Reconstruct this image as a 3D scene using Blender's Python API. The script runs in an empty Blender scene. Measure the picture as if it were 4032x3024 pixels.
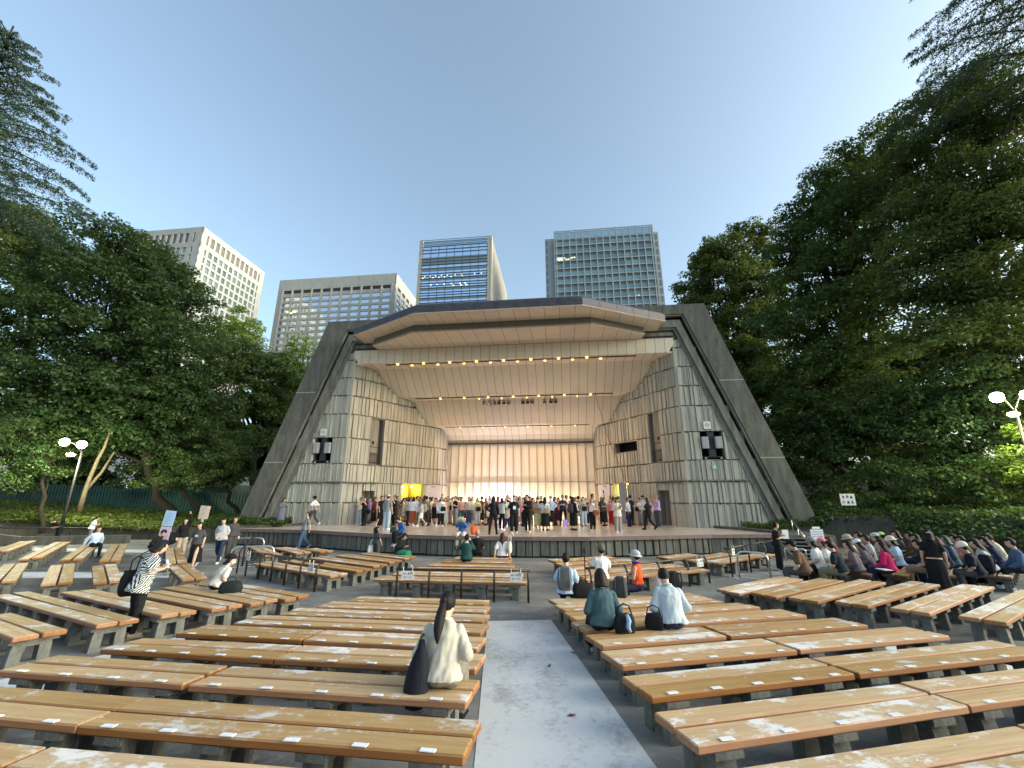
import bpy, math, random
import numpy as np
from mathutils import Vector, Matrix, noise as mnoise

# ---------------------------------------------------------------- camera, sky, sun, exposure
S = bpy.context.scene
COL = S.collection
CAMZ = 2.49
cam_d = bpy.data.cameras.new('camera'); cam = bpy.data.objects.new('camera', cam_d); COL.objects.link(cam)
cam.location = (0, 0, CAMZ); cam.rotation_euler = (math.radians(90 + 15.3), 0, 0)
cam_d.sensor_width = 36; cam_d.lens = 36 * 1620 / 4032; cam_d.clip_start = 0.05; cam_d.clip_end = 3000
S.camera = cam
SUN_EL, SUN_AZ = math.radians(14), math.radians(100)
W = bpy.data.worlds.new('World'); S.world = W; W.use_nodes = True
wn = W.node_tree
sky = wn.nodes.new('ShaderNodeTexSky'); sky.sky_type = 'NISHITA'; sky.sun_disc = False
sky.sun_elevation = SUN_EL; sky.sun_rotation = SUN_AZ
sky.air_density = 1.0; sky.dust_density = 4.6; sky.ozone_density = 2.2; sky.altitude = 30
bg = wn.nodes['Background']; bg.inputs[1].default_value = 0.15
hs = wn.nodes.new('ShaderNodeHueSaturation'); hs.inputs['Saturation'].default_value = .78; wn.links.new(sky.outputs[0], hs.inputs['Color']); tint = wn.nodes.new('ShaderNodeMix'); tint.data_type = 'RGBA'; tint.blend_type = 'MULTIPLY'; tint.inputs[0].default_value = 1; tint.inputs[7].default_value = (.93, 1.02, .985, 1); wn.links.new(hs.outputs[0], tint.inputs[6]); wn.links.new(tint.outputs[2], bg.inputs[0])
sun_d = bpy.data.lights.new('sun', 'SUN'); sun = bpy.data.objects.new('sun', sun_d); COL.objects.link(sun)
sun_d.energy = 0.5; sun_d.angle = math.radians(50); sun_d.color = (1.0, 0.96, 0.92)
sdir = Vector((math.sin(SUN_AZ) * math.cos(SUN_EL), math.cos(SUN_AZ) * math.cos(SUN_EL), math.sin(math.radians(30))))
sun.rotation_euler = sdir.to_track_quat('Z', 'Y').to_euler()
S.view_settings.view_transform = 'Standard'; S.view_settings.look = 'None'
S.view_settings.exposure = 1.58; S.view_settings.gamma = 1.0; S.view_settings.use_curve_mapping = False

R = random.Random(7)
PI = math.pi

# ---------------------------------------------------------------- helpers: materials
MATS = {}
def nodemat(name):
    m = bpy.data.materials.new(name); m.use_nodes = True
    nt = m.node_tree; b = nt.nodes['Principled BSDF']
    return m, nt, b
def N(nt, t, **kw):
    n = nt.nodes.new(t)
    for k, v in kw.items():
        if k in n.inputs.keys() if isinstance(k, str) else False: n.inputs[k].default_value = v
        else: setattr(n, k, v)
    return n
def mixc(nt, a, b, fac, mode='MIX'):
    n = nt.nodes.new('ShaderNodeMix'); n.data_type = 'RGBA'; n.blend_type = mode
    for sock, val in ((n.inputs[0], fac), (n.inputs[6], a), (n.inputs[7], b)):
        if isinstance(val, bpy.types.NodeSocket): nt.links.new(val, sock)
        elif isinstance(val, (tuple, list)): sock.default_value = (*val[:3], 1)
        else: sock.default_value = val
    return n.outputs[2]
def math_(nt, op, a, b=None, c=None):
    n = nt.nodes.new('ShaderNodeMath'); n.operation = op
    for i, v in enumerate((a, b, c)):
        if v is None: continue
        if isinstance(v, bpy.types.NodeSocket): nt.links.new(v, n.inputs[i])
        else: n.inputs[i].default_value = v
    return n.outputs[0]
def coords(nt, scale=(1, 1, 1), kind='Object', rnd=False):
    tc = nt.nodes.new('ShaderNodeTexCoord'); mp = nt.nodes.new('ShaderNodeMapping')
    mp.inputs['Scale'].default_value = scale
    nt.links.new(tc.outputs[kind], mp.inputs['Vector'])
    if rnd:
        oi = nt.nodes.new('ShaderNodeObjectInfo'); sc = nt.nodes.new('ShaderNodeVectorMath'); sc.operation = 'SCALE'
        cx = nt.nodes.new('ShaderNodeCombineXYZ')
        for i in range(3): nt.links.new(oi.outputs['Random'], cx.inputs[i])
        nt.links.new(cx.outputs[0], sc.inputs[0]); sc.inputs['Scale'].default_value = 57.0
        nt.links.new(sc.outputs[0], mp.inputs['Location'])
    return mp.outputs[0]
def noise(nt, vec, scale, detail=4, rough=.6):
    n = nt.nodes.new('ShaderNodeTexNoise'); n.inputs['Scale'].default_value = scale
    n.inputs['Detail'].default_value = detail; n.inputs['Roughness'].default_value = rough
    nt.links.new(vec, n.inputs['Vector']); return n.outputs[0]
def ramp(nt, f, lo, hi):
    n = nt.nodes.new('ShaderNodeMapRange'); n.inputs[1].default_value = lo; n.inputs[2].default_value = hi
    nt.links.new(f, n.inputs[0]); return n.outputs[0]
def bump(nt, b, h, strength=.3, dist=.02):
    n = nt.nodes.new('ShaderNodeBump'); n.inputs['Strength'].default_value = strength; n.inputs['Distance'].default_value = dist
    nt.links.new(h, n.inputs['Height']); nt.links.new(n.outputs[0], b.inputs['Normal'])

def plain(name, color, rough=.7, metal=0, var=.12, scale=6, bmp=0, emit=None, estr=0, rnd=False, spec=None):
    """a surface of one colour with slight procedural unevenness"""
    key = (name,)
    if key in MATS: return MATS[key]
    m, nt, b = nodemat(name)
    b.inputs['Roughness'].default_value = rough; b.inputs['Metallic'].default_value = metal
    if spec is not None: b.inputs['Specular IOR Level'].default_value = spec
    v = coords(nt, rnd=rnd); n1 = noise(nt, v, scale, 5)
    dark = tuple(c * (1 - var) for c in color); lite = tuple(min(1, c * (1 + var)) for c in color)
    c = mixc(nt, dark, lite, ramp(nt, n1, .3, .7)); nt.links.new(c, b.inputs['Base Color'])
    if bmp: bump(nt, b, noise(nt, v, scale * 4, 3), bmp)
    if emit: b.inputs['Emission Color'].default_value = (*emit, 1); b.inputs['Emission Strength'].default_value = estr
    MATS[key] = m; return m

def concrete(name, color, stain=.45, vert=.35, grain=.12, board=False):
    m, nt, b = nodemat(name); b.inputs['Roughness'].default_value = .88
    b.inputs['Specular IOR Level'].default_value = .25
    big = noise(nt, coords(nt, (.35, .35, .12)), 1.5, 5, .65)
    drip = noise(nt, coords(nt, (1, 1, vert * .25)), 3.2, 6, .7)
    fine = noise(nt, coords(nt), 28, 4, .7)
    c = mixc(nt, tuple(x * (1 - stain) for x in color), tuple(x * 1.18 for x in color), ramp(nt, drip, .33, .66))
    c = mixc(nt, c, tuple(x * .62 for x in color), math_(nt, 'MULTIPLY', ramp(nt, big, .5, .75), .55))
    c = mixc(nt, c, tuple(x * 1.5 for x in color), math_(nt, 'MULTIPLY', ramp(nt, fine, .52, .8), grain * 3))
    nt.links.new(c, b.inputs['Base Color'])
    h = fine
    if board:
        wv = noise(nt, coords(nt, (14, 14, .5)), 2.2, 4, .6); h = math_(nt, 'ADD', math_(nt, 'MULTIPLY', wv, 2.0), fine)
    bump(nt, b, h, .5, .02); return m

# ---------------------------------------------------------------- helpers: meshes and objects
class MB:
    def __init__(s): s.v = []; s.f = []; s.sm = False
    def add(s, vs, fs):
        o = len(s.v); s.v += [tuple(v) for v in vs]; s.f += [tuple(i + o for i in f) for f in fs]; return s
    def box(s, x0, y0, z0, x1, y1, z1):
        return s.add([(x0,y0,z0),(x1,y0,z0),(x1,y1,z0),(x0,y1,z0),(x0,y0,z1),(x1,y0,z1),(x1,y1,z1),(x0,y1,z1)],
                     [(0,3,2,1),(4,5,6,7),(0,1,5,4),(1,2,6,5),(2,3,7,6),(3,0,4,7)])
    def obox(s, p, q, w, z0, z1, off=0):
        """box along plan segment p->q, width w centred (off shifts to the left normal)"""
        dx, dy = q[0]-p[0], q[1]-p[1]; L = math.hypot(dx, dy) or 1; nx, ny = -dy/L, dx/L
        a = off - w/2; c = off + w/2
        pts = [(p[0]+nx*a, p[1]+ny*a), (q[0]+nx*a, q[1]+ny*a), (q[0]+nx*c, q[1]+ny*c), (p[0]+nx*c, p[1]+ny*c)]
        return s.prism(pts, z0, z1)
    def prism(s, pts, z0, z1):
        n = len(pts); z0l = z0 if isinstance(z0, (list, tuple)) else [z0]*n; z1l = z1 if isinstance(z1, (list, tuple)) else [z1]*n
        A = sum(pts[i][0]*pts[(i+1)%n][1]-pts[(i+1)%n][0]*pts[i][1] for i in range(n))
        if A < 0: pts = pts[::-1]; z0l = z0l[::-1]; z1l = z1l[::-1]
        vs = [(p[0], p[1], z) for p, z in zip(pts, z0l)] + [(p[0], p[1], z) for p, z in zip(pts, z1l)]
        return s.add(vs, [tuple(range(n))[::-1], tuple(range(n, 2*n))] + [(i, (i+1)%n, (i+1)%n+n, i+n) for i in range(n)])
    def yprism(s, pts, y0, y1):
        """polygon in the x-z plane extruded from y0 to y1 (y1>y0)"""
        n = len(pts); A = sum(pts[i][0]*pts[(i+1)%n][1]-pts[(i+1)%n][0]*pts[i][1] for i in range(n))
        if A < 0: pts = pts[::-1]
        vs = [(p[0], y0, p[1]) for p in pts] + [(p[0], y1, p[1]) for p in pts]
        return s.add(vs, [tuple(range(n)), tuple(range(n, 2*n))[::-1]] + [(i, i+n, (i+1)%n+n, (i+1)%n) for i in range(n)])
    def tube(s, pts, r, n=8, cap=True):
        pts = [Vector(p) for p in pts]; rs = r if isinstance(r, (list, tuple)) else [r]*len(pts)
        up = Vector((0, 0, 1)); rings = []; prev = None
        for i, p in enumerate(pts):
            t = (pts[min(i+1, len(pts)-1)] - pts[max(i-1, 0)]).normalized()
            if prev is None:
                a = t.cross(up)
                if a.length < .05: a = t.cross(Vector((0, 1, 0)))
            else: a = prev - t * prev.dot(t)
            a.normalize(); prev = a; b = t.cross(a)
            rings.append([p + (a*math.cos(2*PI*k/n) + b*math.sin(2*PI*k/n))*rs[i] for k in range(n)])
        return s.loft(rings, cap)
    def loft(s, rings, cap=True):
        n = len(rings[0]); vs = [v for r in rings for v in r]; fs = []
        for i in range(len(rings)-1):
            for k in range(n):
                fs.append((i*n+k, i*n+(k+1)%n, (i+1)*n+(k+1)%n, (i+1)*n+k))
        if cap: fs.append(tuple(range(n))[::-1]); fs.append(tuple(range((len(rings)-1)*n, len(rings)*n)))
        return s.add(vs, fs)
    def quad(s, a, b, c, d): return s.add([a, b, c, d], [(0, 1, 2, 3)])
    def mesh(s, name, m=None, smooth=None):
        me = bpy.data.meshes.new(name); me.from_pydata([tuple(v) for v in s.v], [], s.f); me.update()
        if m: me.materials.append(m)
        if smooth if smooth is not None else s.sm: me.polygons.foreach_set('use_smooth', [True]*len(me.polygons))
        return me
    def build(s, name, m=None, parent=None, smooth=None):
        return link(name, s.mesh(name, m, smooth), parent)
def link(name, data, parent=None, loc=None, rz=None):
    o = bpy.data.objects.new(name, data); COL.objects.link(o)
    if parent: o.parent = parent
    if loc is not None: o.location = loc
    if rz is not None: o.rotation_euler = (0, 0, rz)
    return o
def tag(o, label=None, cat=None, group=None, kind=None):
    if label: o['label'] = label
    if cat: o['category'] = cat
    if group: o['group'] = group
    if kind: o['kind'] = kind
    return o
def thing(name, label, cat, loc=(0,0,0), rz=0, group=None):
    o = link(name, None, None, loc, rz); o.empty_display_size = .2
    return tag(o, label, cat, group)
def copy_tree(o, parent=None):
    c = o.copy(); COL.objects.link(c); c.parent = parent
    for ch in list(o.children): copy_tree(ch, c)
    return c
def gz(Y):
    t = 10. - Y
    return 0.056 * (t if t > .8 else (0 if t < -.8 else (t + .8)**2 / 3.2))
def slope(Y): return -0.056 if Y < 9.2 else (0 if Y > 10.8 else -0.056*(10.8-Y)/1.6)

# hall frame: everything of the bandshell and the towers is square to one another, turned 6.6 degrees to the view
HA = math.radians(6.6); HX0 = 3.18
HALL_LOC = Vector((-HX0*math.cos(HA), HX0*math.sin(HA), 0))
def h2w(x, y):
    x -= HX0
    return x*math.cos(HA) + y*math.sin(HA), -x*math.sin(HA) + y*math.cos(HA)
def text_mesh(body, size, mat_, name='lettering', parent=None, loc=(0,0,0), rot=(0,0,0), extrude=.001):
    cu = bpy.data.curves.new(name, 'FONT'); cu.body = body; cu.size = size; cu.align_x = 'CENTER'; cu.align_y = 'CENTER'
    cu.extrude = extrude; cu.materials.append(mat_)
    tmp = bpy.data.objects.new(name, cu); COL.objects.link(tmp)
    dg = bpy.context.evaluated_depsgraph_get(); me = bpy.data.meshes.new_from_object(tmp.evaluated_get(dg))
    bpy.data.objects.remove(tmp)
    o = link(name, me, parent, loc); o.rotation_euler = rot; return o
# ---------------------------------------------------------------- ground
def asphalt_mat():
    m, nt, b = nodemat('asphalt'); b.inputs['Roughness'].default_value = .9; b.inputs['Specular IOR Level'].default_value = .3
    v = coords(nt); big = noise(nt, coords(nt, (.5, 1.3, 1)), .9, 6, .62); mid = noise(nt, v, 3.2, 6, .7); fine = noise(nt, v, 60, 3, .8)
    c = mixc(nt, (.115, .115, .105), (.29, .285, .265), ramp(nt, big, .32, .7))
    c = mixc(nt, c, (.40, .41, .39), math_(nt, 'MULTIPLY', ramp(nt, mid, .54, .74), .6))
    c = mixc(nt, c, (.02, .02, .02), math_(nt, 'MULTIPLY', ramp(nt, fine, .5, .75), .45))
    nt.links.new(c, b.inputs['Base Color']); bump(nt, b, fine, .5, .01); return m
M_asph = asphalt_mat()
def sheet(xs, ys, f, name, m, kind='structure', label=None):
    mb = MB(); n = len(xs)
    mb.v = [(x, y, f(x, y)) for y in ys for x in xs]
    mb.f = [(j*n+i, j*n+i+1, (j+1)*n+i+1, (j+1)*n+i) for j in range(len(ys)-1) for i in range(n-1)]
    o = mb.build(name, m); tag(o, label, None, None, kind); return o
far = [-900, -400, -200, -100, -60, -40]
sheet(far + [x*1.0 for x in range(-34, 36, 2)] + [40, 60, 100, 200, 400, 900],
      [-60, -20, -6] + [y*.5 for y in range(-4, 26)] + [16, 20, 26, 34, 44, 60, 100, 200, 400, 1500],
      lambda x, y: gz(max(y, -6)), 'ground', M_asph)
def cpath_mat():
    m, nt, b = nodemat('worn pale concrete'); b.inputs['Roughness'].default_value = .85
    v = coords(nt); a = noise(nt, coords(nt, (1, .55, 1)), 1.6, 8, .72); f = noise(nt, v, 14, 5, .75)
    s = math_(nt, 'ADD', math_(nt, 'MULTIPLY', a, .6), math_(nt, 'MULTIPLY', f, .4))
    c = mixc(nt, (.60, .615, .61), (.26, .265, .26), ramp(nt, s, .50, .68))
    c = mixc(nt, c, (.66, .68, .70), math_(nt, 'MULTIPLY', ramp(nt, noise(nt, v, 5, 6, .7), .55, .75), .6))
    nt.links.new(c, b.inputs['Base Color']); bump(nt, b, f, .3, .01); return m
M_path = cpath_mat()
def strip(name, l0, l1, r0, r1, m, lift=.005, n=24, kind='structure', label=None):
    mb = MB(); rows = []
    for i in range(n+1):
        t = i/n; lx, ly = l0[0]+(l1[0]-l0[0])*t, l0[1]+(l1[1]-l0[1])*t; rx, ry = r0[0]+(r1[0]-r0[0])*t, r0[1]+(r1[1]-r0[1])*t
        rows.append([(lx, ly, gz(ly)+lift), ((lx+rx)/2, (ly+ry)/2, gz((ly+ry)/2)+lift), (rx, ry, gz(ry)+lift)])
    mb.v = [v for r in rows for v in r]; mb.f = [(i*3+k, i*3+k+1, i*3+k+4, i*3+k+3) for i in range(n) for k in (0, 1)]
    return tag(mb.build(name, m), label, None, None, kind)
strip('aisle_path', (-.22, 1.5), (-.50, 9.37), (1.38, 1.5), (.81, 9.48), M_path)
strip('left_cross_path', (-7.05, 4.6), (-5.75, 8.6), (-5.85, 4.6), (-4.95, 8.6), M_path)
strip('right_cross_path', (5.0, 8.9), (7.6, 4.8), (6.1, 9.2), (8.9, 5.4), M_path, n=16)
strip('back_cross_band', (-19.5, 15.35), (-10.4, 15.1), (-18.4, 14.15), (-9.9, 14.25), M_path, n=8)
strip('wall_foot_band', (-24, 22.15), (-17.4, 21.3), (-22.8, 20.9), (-16.6, 20.2), M_path, n=8)
M_line = plain('worn white line paint', (.55, .57, .55), .8, var=.35, scale=9)
mb = MB()
for (a, b) in [((6.75,14.85),(7.75,13.98)), ((8.0,15.6),(8.9,14.62)), ((8.95,16.3),(9.95,15.53)), ((10.3,17.1),(11.1,16.4)),
               ((-10.35,16.05),(-9.1,16.65)), ((-10.95,17.15),(-9.95,17.7)), ((-11.5,18.2),(-10.6,18.6)), ((-12.5,19.3),(-11.6,19.6)), ((-10.6,16.6),(-9.8,17.0)),((-11.2,17.7),(-10.4,18.1))]:
    mb.obox(a, b, .07, .005, .009)
for (a, b) in [((7.5,15.0),(7.62,14.72)),((8.5,15.9),(8.62,15.62)),((9.3,16.5),(9.42,16.22)),((7.0,14.4),(7.12,14.12)),((8.9,15.3),(9.0,15.0))]:
    mb.obox(a, b, .12, .005, .009)
tag(mb.build('ground_line_markings', M_line), 'worn white painted lines on the asphalt beside the stair ends', None, None, 'structure')

# ---------------------------------------------------------------- bandshell
hall = thing('bandshell', 'grey ribbed concrete open-air bandshell with slanted buttresses and an angular roof canopy', 'bandshell', HALL_LOC, -HA)
C_rib = concrete('board marked concrete', (.43, .415, .36), .24, .5, .10, True)
C_core = concrete('groove concrete', (.23, .22, .19), .3, .5)
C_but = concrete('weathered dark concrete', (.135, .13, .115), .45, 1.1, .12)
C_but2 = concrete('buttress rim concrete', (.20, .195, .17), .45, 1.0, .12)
C_stage = concrete('stage wall concrete', (.15, .15, .13), .5, .8, .15, True)
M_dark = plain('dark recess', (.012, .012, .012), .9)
ROWS = [.85, 2.16, 3.37, 4.53, 6.16, 7.7, 8.93, 10.13, 11.37, 11.92]
WL = [(10.32,24.85),(9.9,25.4),(9.4,26.1),(8.8,27.2),(7.7,28.95),(6.6,30.7),(6.15,31.5),(5.93,32.2),(5.86,33.0)]
# openings on the splayed walls: (y0, y1, z0, z1) by depth along the wall
def splay_wall(side):
    pts = [(side*x, y) for x, y in WL]
    seg = [0]
    for a, b in zip(pts, pts[1:]): seg.append(seg[-1] + math.dist(a, b))
    T = seg[-1]
    def at(s):
        s = max(0, min(T, s))
        for i in range(len(seg)-1):
            if s <= seg[i+1] + 1e-6:
                t = (s-seg[i])/(seg[i+1]-seg[i]); a, b = pts[i], pts[i+1]
                return (a[0]+(b[0]-a[0])*t, a[1]+(b[1]-a[1])*t), (b[0]-a[0], b[1]-a[1])
    def s_of_y(y):
        lo, hi = 0, T
        for _ in range(40):
            m = (lo+hi)/2
            if at(m)[0][1] < y: lo = m
            else: hi = m
        return lo
    ops = [(s_of_y(26.15), s_of_y(27.05), 4.55, 7.62), (s_of_y(25.95), s_of_y(26.75), .85, 2.85)]
    ops.append((s_of_y(28.66), s_of_y(30.42), .85, 3.37) if side < 0 else (s_of_y(29.08), s_of_y(30.47), .85, 3.37))
    if side > 0: ops.append((s_of_y(28.05), s_of_y(29.99), 5.45, 6.13))
    rr = random.Random(11 + side)
    mb = MB()
    def ceil_z(y):      # top of the boards: just above the stepped ceiling
        for (y0, z0), (y1, z1) in zip(CEIL, CEIL[1:]):
            if y0 <= y <= y1 + 1e-6: return z0 + (z1-z0)*(y-y0)/max(1e-6, y1-y0) + .03
        return 6.7
    for r in range(len(ROWS)-1):
        z0, z1 = ROWS[r], ROWS[r+1]
        cuts = {0.0, T}
        for o in ops:
            if o[2] < z1-.02 and o[3] > z0+.02: cuts |= {o[0], o[1]}
        cuts = sorted(cuts); allc = [cuts[0]]
        for a, b in zip(cuts, cuts[1:]):
            s = a
            while s < b - .34:
                w = rr.choice((.20, .26, .32, .38)); s += w; allc.append(s)
            allc.append(b)
        allc = sorted(set(allc))
        for a, b in zip(allc, allc[1:]):
            if b-a < .01: continue
            m = (a+b)/2; zz = [(z0, z1)]
            for o in ops:
                if o[0]-.01 < m < o[1]+.01:
                    nz = []
                    for (p, q) in zz:
                        if o[2] >= q or o[3] <= p: nz.append((p, q)); continue
                        if o[2] > p + .02: nz.append((p, o[2]))
                        if o[3] < q - .02: nz.append((o[3], q))
                    zz = nz
            for (p, q) in zz:
                (A, d) = at(a + .015); (B, _) = at(b - .015); L = math.hypot(*d) or 1
                nx, ny = (-d[1]/L, d[0]/L)
                if (nx*side) > 0: nx, ny = -nx, -ny          # towards the stage axis
                cz = min(ceil_z(A[1]), ceil_z(B[1]))
                if p > cz: continue
                q2 = min(q, max(cz, p+.05)) if q > cz else q - rr.choice((.065, .10))
                o1 = o2 = .045 + rr.uniform(-.012, .012); j = rr.uniform(-.008, .008); rb = .045; sg = rr.choice((1, 1, -1))
                if L and math.dist(A, B) > .13:
                    e = (B[0]-A[0], B[1]-A[1]); eL = math.hypot(*e); e = (e[0]/eL, e[1]/eL); P_ = A if sg > 0 else (B[0]-e[0]*.045, B[1]-e[1]*.045); Q_ = (P_[0]+e[0]*.045, P_[1]+e[1]*.045)
                    mb.prism([(P_[0]+nx*(o1+rb), P_[1]+ny*(o1+rb)), (Q_[0]+nx*(o1+rb), Q_[1]+ny*(o1+rb)), (Q_[0], Q_[1]), (P_[0], P_[1])], p+.004, q2-.004)
                mb.prism([(A[0]+nx*o1, A[1]+ny*o1), (B[0]+nx*(o2+j), B[1]+ny*(o2+j)), (B[0]-nx*.1, B[1]-ny*.1), (A[0]-nx*.1, A[1]-ny*.1)], p, q2)
    w = mb.build('ribbed_wall', C_rib, hall)
    # solid core behind the boards, pierced by the openings (niches)
    core = MB()
    def nrm(s):
        (_, d) = at(s); L = math.hypot(*d) or 1; nx, ny = (-d[1]/L, d[0]/L)
        return (-nx, -ny) if nx*side > 0 else (nx, ny)
    grid_s = sorted({0.0, T} | {o[0] for o in ops} | {o[1] for o in ops} | set(seg))
    for a, b in zip(grid_s, grid_s[1:]):
        if b-a < 1e-4: continue
        m = (a+b)/2; zz = [(.85, ceil_z(at(m)[0][1])+.25)]
        for o in ops:
            if o[0] < m < o[1]:
                nz = []
                for p, q in zz:
                    if o[2] > p: nz.append((p, o[2]))
                    nz.append((o[3], q))
                zz = [z for z in nz if z[1] > z[0]]
        A, B = at(a)[0], at(b)[0]; nx, ny = nrm(m)
        for p, q in zz:
            core.prism([(A[0]-nx*.08, A[1]-ny*.08), (B[0]-nx*.08, B[1]-ny*.08), (B[0]-nx*.45, B[1]-ny*.45), (A[0]-nx*.45, A[1]-ny*.45)], p, q)
    core.build('wall_core', C_core, hall)
    return at, nrm, ops
# stepped acoustic ceiling profile (y, z)
CEIL = [(24.85,11.02),(26.05,11.0),(27.9,9.42),(28.95,9.38),(30.45,7.73),(31.7,7.7),(32.5,7.25),(32.9,6.62)]
atL, nL, opL = splay_wall(-1)
atR, nR, opR = splay_wall(1)

def front_wall(side):
    """boards on the flat front faces, between the crease and the slanted rim"""
    rr = random.Random(31 + side); mb = MB()
    win = (11.25, 12.5, 4.55, 6.17)
    for r in range(len(ROWS)-1):
        z0, z1 = ROWS[r], ROWS[r+1]
        lim = 10.55 + (13.05 - z0) * .3618
        x = 10.32; segs = []
        cuts = [10.32] + ([win[0], win[1]] if r == 3 else []) + [lim]
        for a, b in zip(cuts, cuts[1:]):
            s = a; cc = [a]
            while s < b - .4: s += rr.choice((.2, .26, .32)); cc.append(s)
            cc.append(b); segs += list(zip(cc, cc[1:]))
        for a, b in segs:
            if r == 3 and win[0]-.01 < (a+b)/2 < win[1]+.01: continue
            o1 = o2 = .03 + rr.uniform(-.012, .012)
            if b-a > .13:
                xa_ = a+.02 if rr.random() < .6 else b-.06
                mb.prism([(side*xa_, 24.80-o1), (side*(xa_+.042), 24.80-o1), (side*(xa_+.042), 24.9), (side*xa_, 24.9)], z0+.004, z1-.045)
            mb.prism([(side*(a+.012), 24.85-o1), (side*(b-.012), 24.85-o2), (side*(b-.012), 24.99), (side*(a+.012), 24.99)], z0, z1-rr.choice((.065, .10)))
    # raised arris at the crease
    mb.box(min(side*10.25, side*10.36), 24.80, .85, max(side*10.25, side*10.36), 24.95, 11.9)
    mb.build('ribbed_wall', C_rib, hall)
    c = MB()
    pts = [(side*10.3, 3.37), (side*14.3, 3.37), (side*14.3, .0), (side*10.3, 0)]
    c.box(min(side*10.3, side*15.0), 24.97, 0, max(side*10.3, side*15.0), 25.3, 4.55)
    c.box(min(side*10.3, side*11.25), 24.97, 4.55, max(side*10.3, side*11.25), 25.3, 6.17)
    c.box(min(side*12.5, side*13.7), 24.97, 4.55, max(side*12.5, side*13.7), 25.3, 6.17)
    c.yprism([(side*10.3, 6.17), (side*13.2, 6.17), (side*10.8, 12.6), (side*10.3, 12.6)], 24.97, 25.3)
    c.build('wall_core', C_core, hall)
    # ledge over the door zone
    l = MB(); y_end = 27.0; at = atL if side < 0 else atR; nn = nL if side < 0 else nR
    l.box(min(side*10.3, side*13.55), 24.66, 3.33, max(side*10.3, side*13.55), 24.84, 3.40)
    s = 0.0; P = []
    while True:
        p = at(s)[0]
        if p[1] > 27.05: break
        n_ = nn(s); P.append((p, n_)); s += .3
    for (p, n1), (q, n2) in zip(P, P[1:]):
        l.prism([(p[0]+n1[0]*.1, p[1]+n1[1]*.1), (q[0]+n2[0]*.1, q[1]+n2[1]*.1), (q[0]+n2[0]*.26, q[1]+n2[1]*.26), (p[0]+n1[0]*.26, p[1]+n1[1]*.26)], 3.33, 3.40)
    l.build('ledge', C_but2, hall)
    # niche behind the loudspeaker window
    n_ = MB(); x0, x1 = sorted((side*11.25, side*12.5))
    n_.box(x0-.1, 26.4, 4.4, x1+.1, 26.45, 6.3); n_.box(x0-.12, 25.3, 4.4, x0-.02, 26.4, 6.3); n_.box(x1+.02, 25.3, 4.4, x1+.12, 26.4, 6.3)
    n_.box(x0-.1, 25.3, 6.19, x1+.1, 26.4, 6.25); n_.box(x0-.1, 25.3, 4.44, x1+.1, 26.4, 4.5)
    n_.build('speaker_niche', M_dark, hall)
for sd in (-1, 1): front_wall(sd)

def niche(at, nn, o, name, m, depth=1.0):
    mb = MB(); a, b = at(o[0])[0], at(o[1])[0]; n = nn((o[0]+o[1])/2); z0, z1 = o[2], o[3]
    A = (a[0]-n[0]*.44, a[1]-n[1]*.44); B = (b[0]-n[0]*.44, b[1]-n[1]*.44)
    C_ = (b[0]-n[0]*depth, b[1]-n[1]*depth); D = (a[0]-n[0]*depth, a[1]-n[1]*depth)
    def wall(p, q, off): mb.obox(p, q, .06, z0-.05, z1+.05, off)
    wall(D, C_, 0); wall(A, D, 0); wall(B, C_, 0)
    mb.prism([A, B, C_, D], z1+.01, z1+.06); mb.prism([A, B, C_, D], z0-.06, z0-.01)
    return mb.build(name, m, hall)
M_yel = plain('yellow backstage paint', (.62, .50, .06), .7, var=.06)
niche(atL, nL, opL[0], 'window_niche', C_rib); niche(atR, nR, opR[0], 'window_niche', C_rib)
niche(atL, nL, opL[1], 'side_doorway', C_rib, .9); niche(atR, nR, opR[1], 'side_doorway', C_rib, .9)
niche(atL, nL, opL[2], 'backstage_room', M_yel, 3.2); niche(atR, nR, opR[2], 'backstage_room', M_yel, 3.2)
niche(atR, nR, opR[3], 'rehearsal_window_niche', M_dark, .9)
# steel balconies in the tall window slots, with a follow spot
M_blk = plain('black steel', (.018, .016, .016), .5, metal=.3)
M_brn = plain('dark brown steel paint', (.028, .017, .014), .45, metal=.1, var=.2)
def along(at, nn, s, off, z): p = at(s)[0]; n = nn(s); return (p[0]+n[0]*off, p[1]+n[1]*off, z)
for at, nn, o in ((atL, nL, opL[0]), (atR, nR, opR[0])):
    mb = MB(); s0, s1 = o[0]+.04, o[1]-.12
    for z in (4.66, 5.28): mb.tube([along(at, nn, s0, -.02, z), along(at, nn, s1, -.02, z)], .018, 6)
    k = s0
    while k <= s1: mb.tube([along(at, nn, k, -.02, 4.6), along(at, nn, k, -.02, 5.28)], .011, 5); k += .085
    mb.tube([along(at, nn, s0, -.05, 5.72), along(at, nn, s1-.1, -.05, 5.68)], .022, 6)
    mb.build('balcony_railing', M_brn, hall)
    w = (o[0]+o[1])/2
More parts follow.
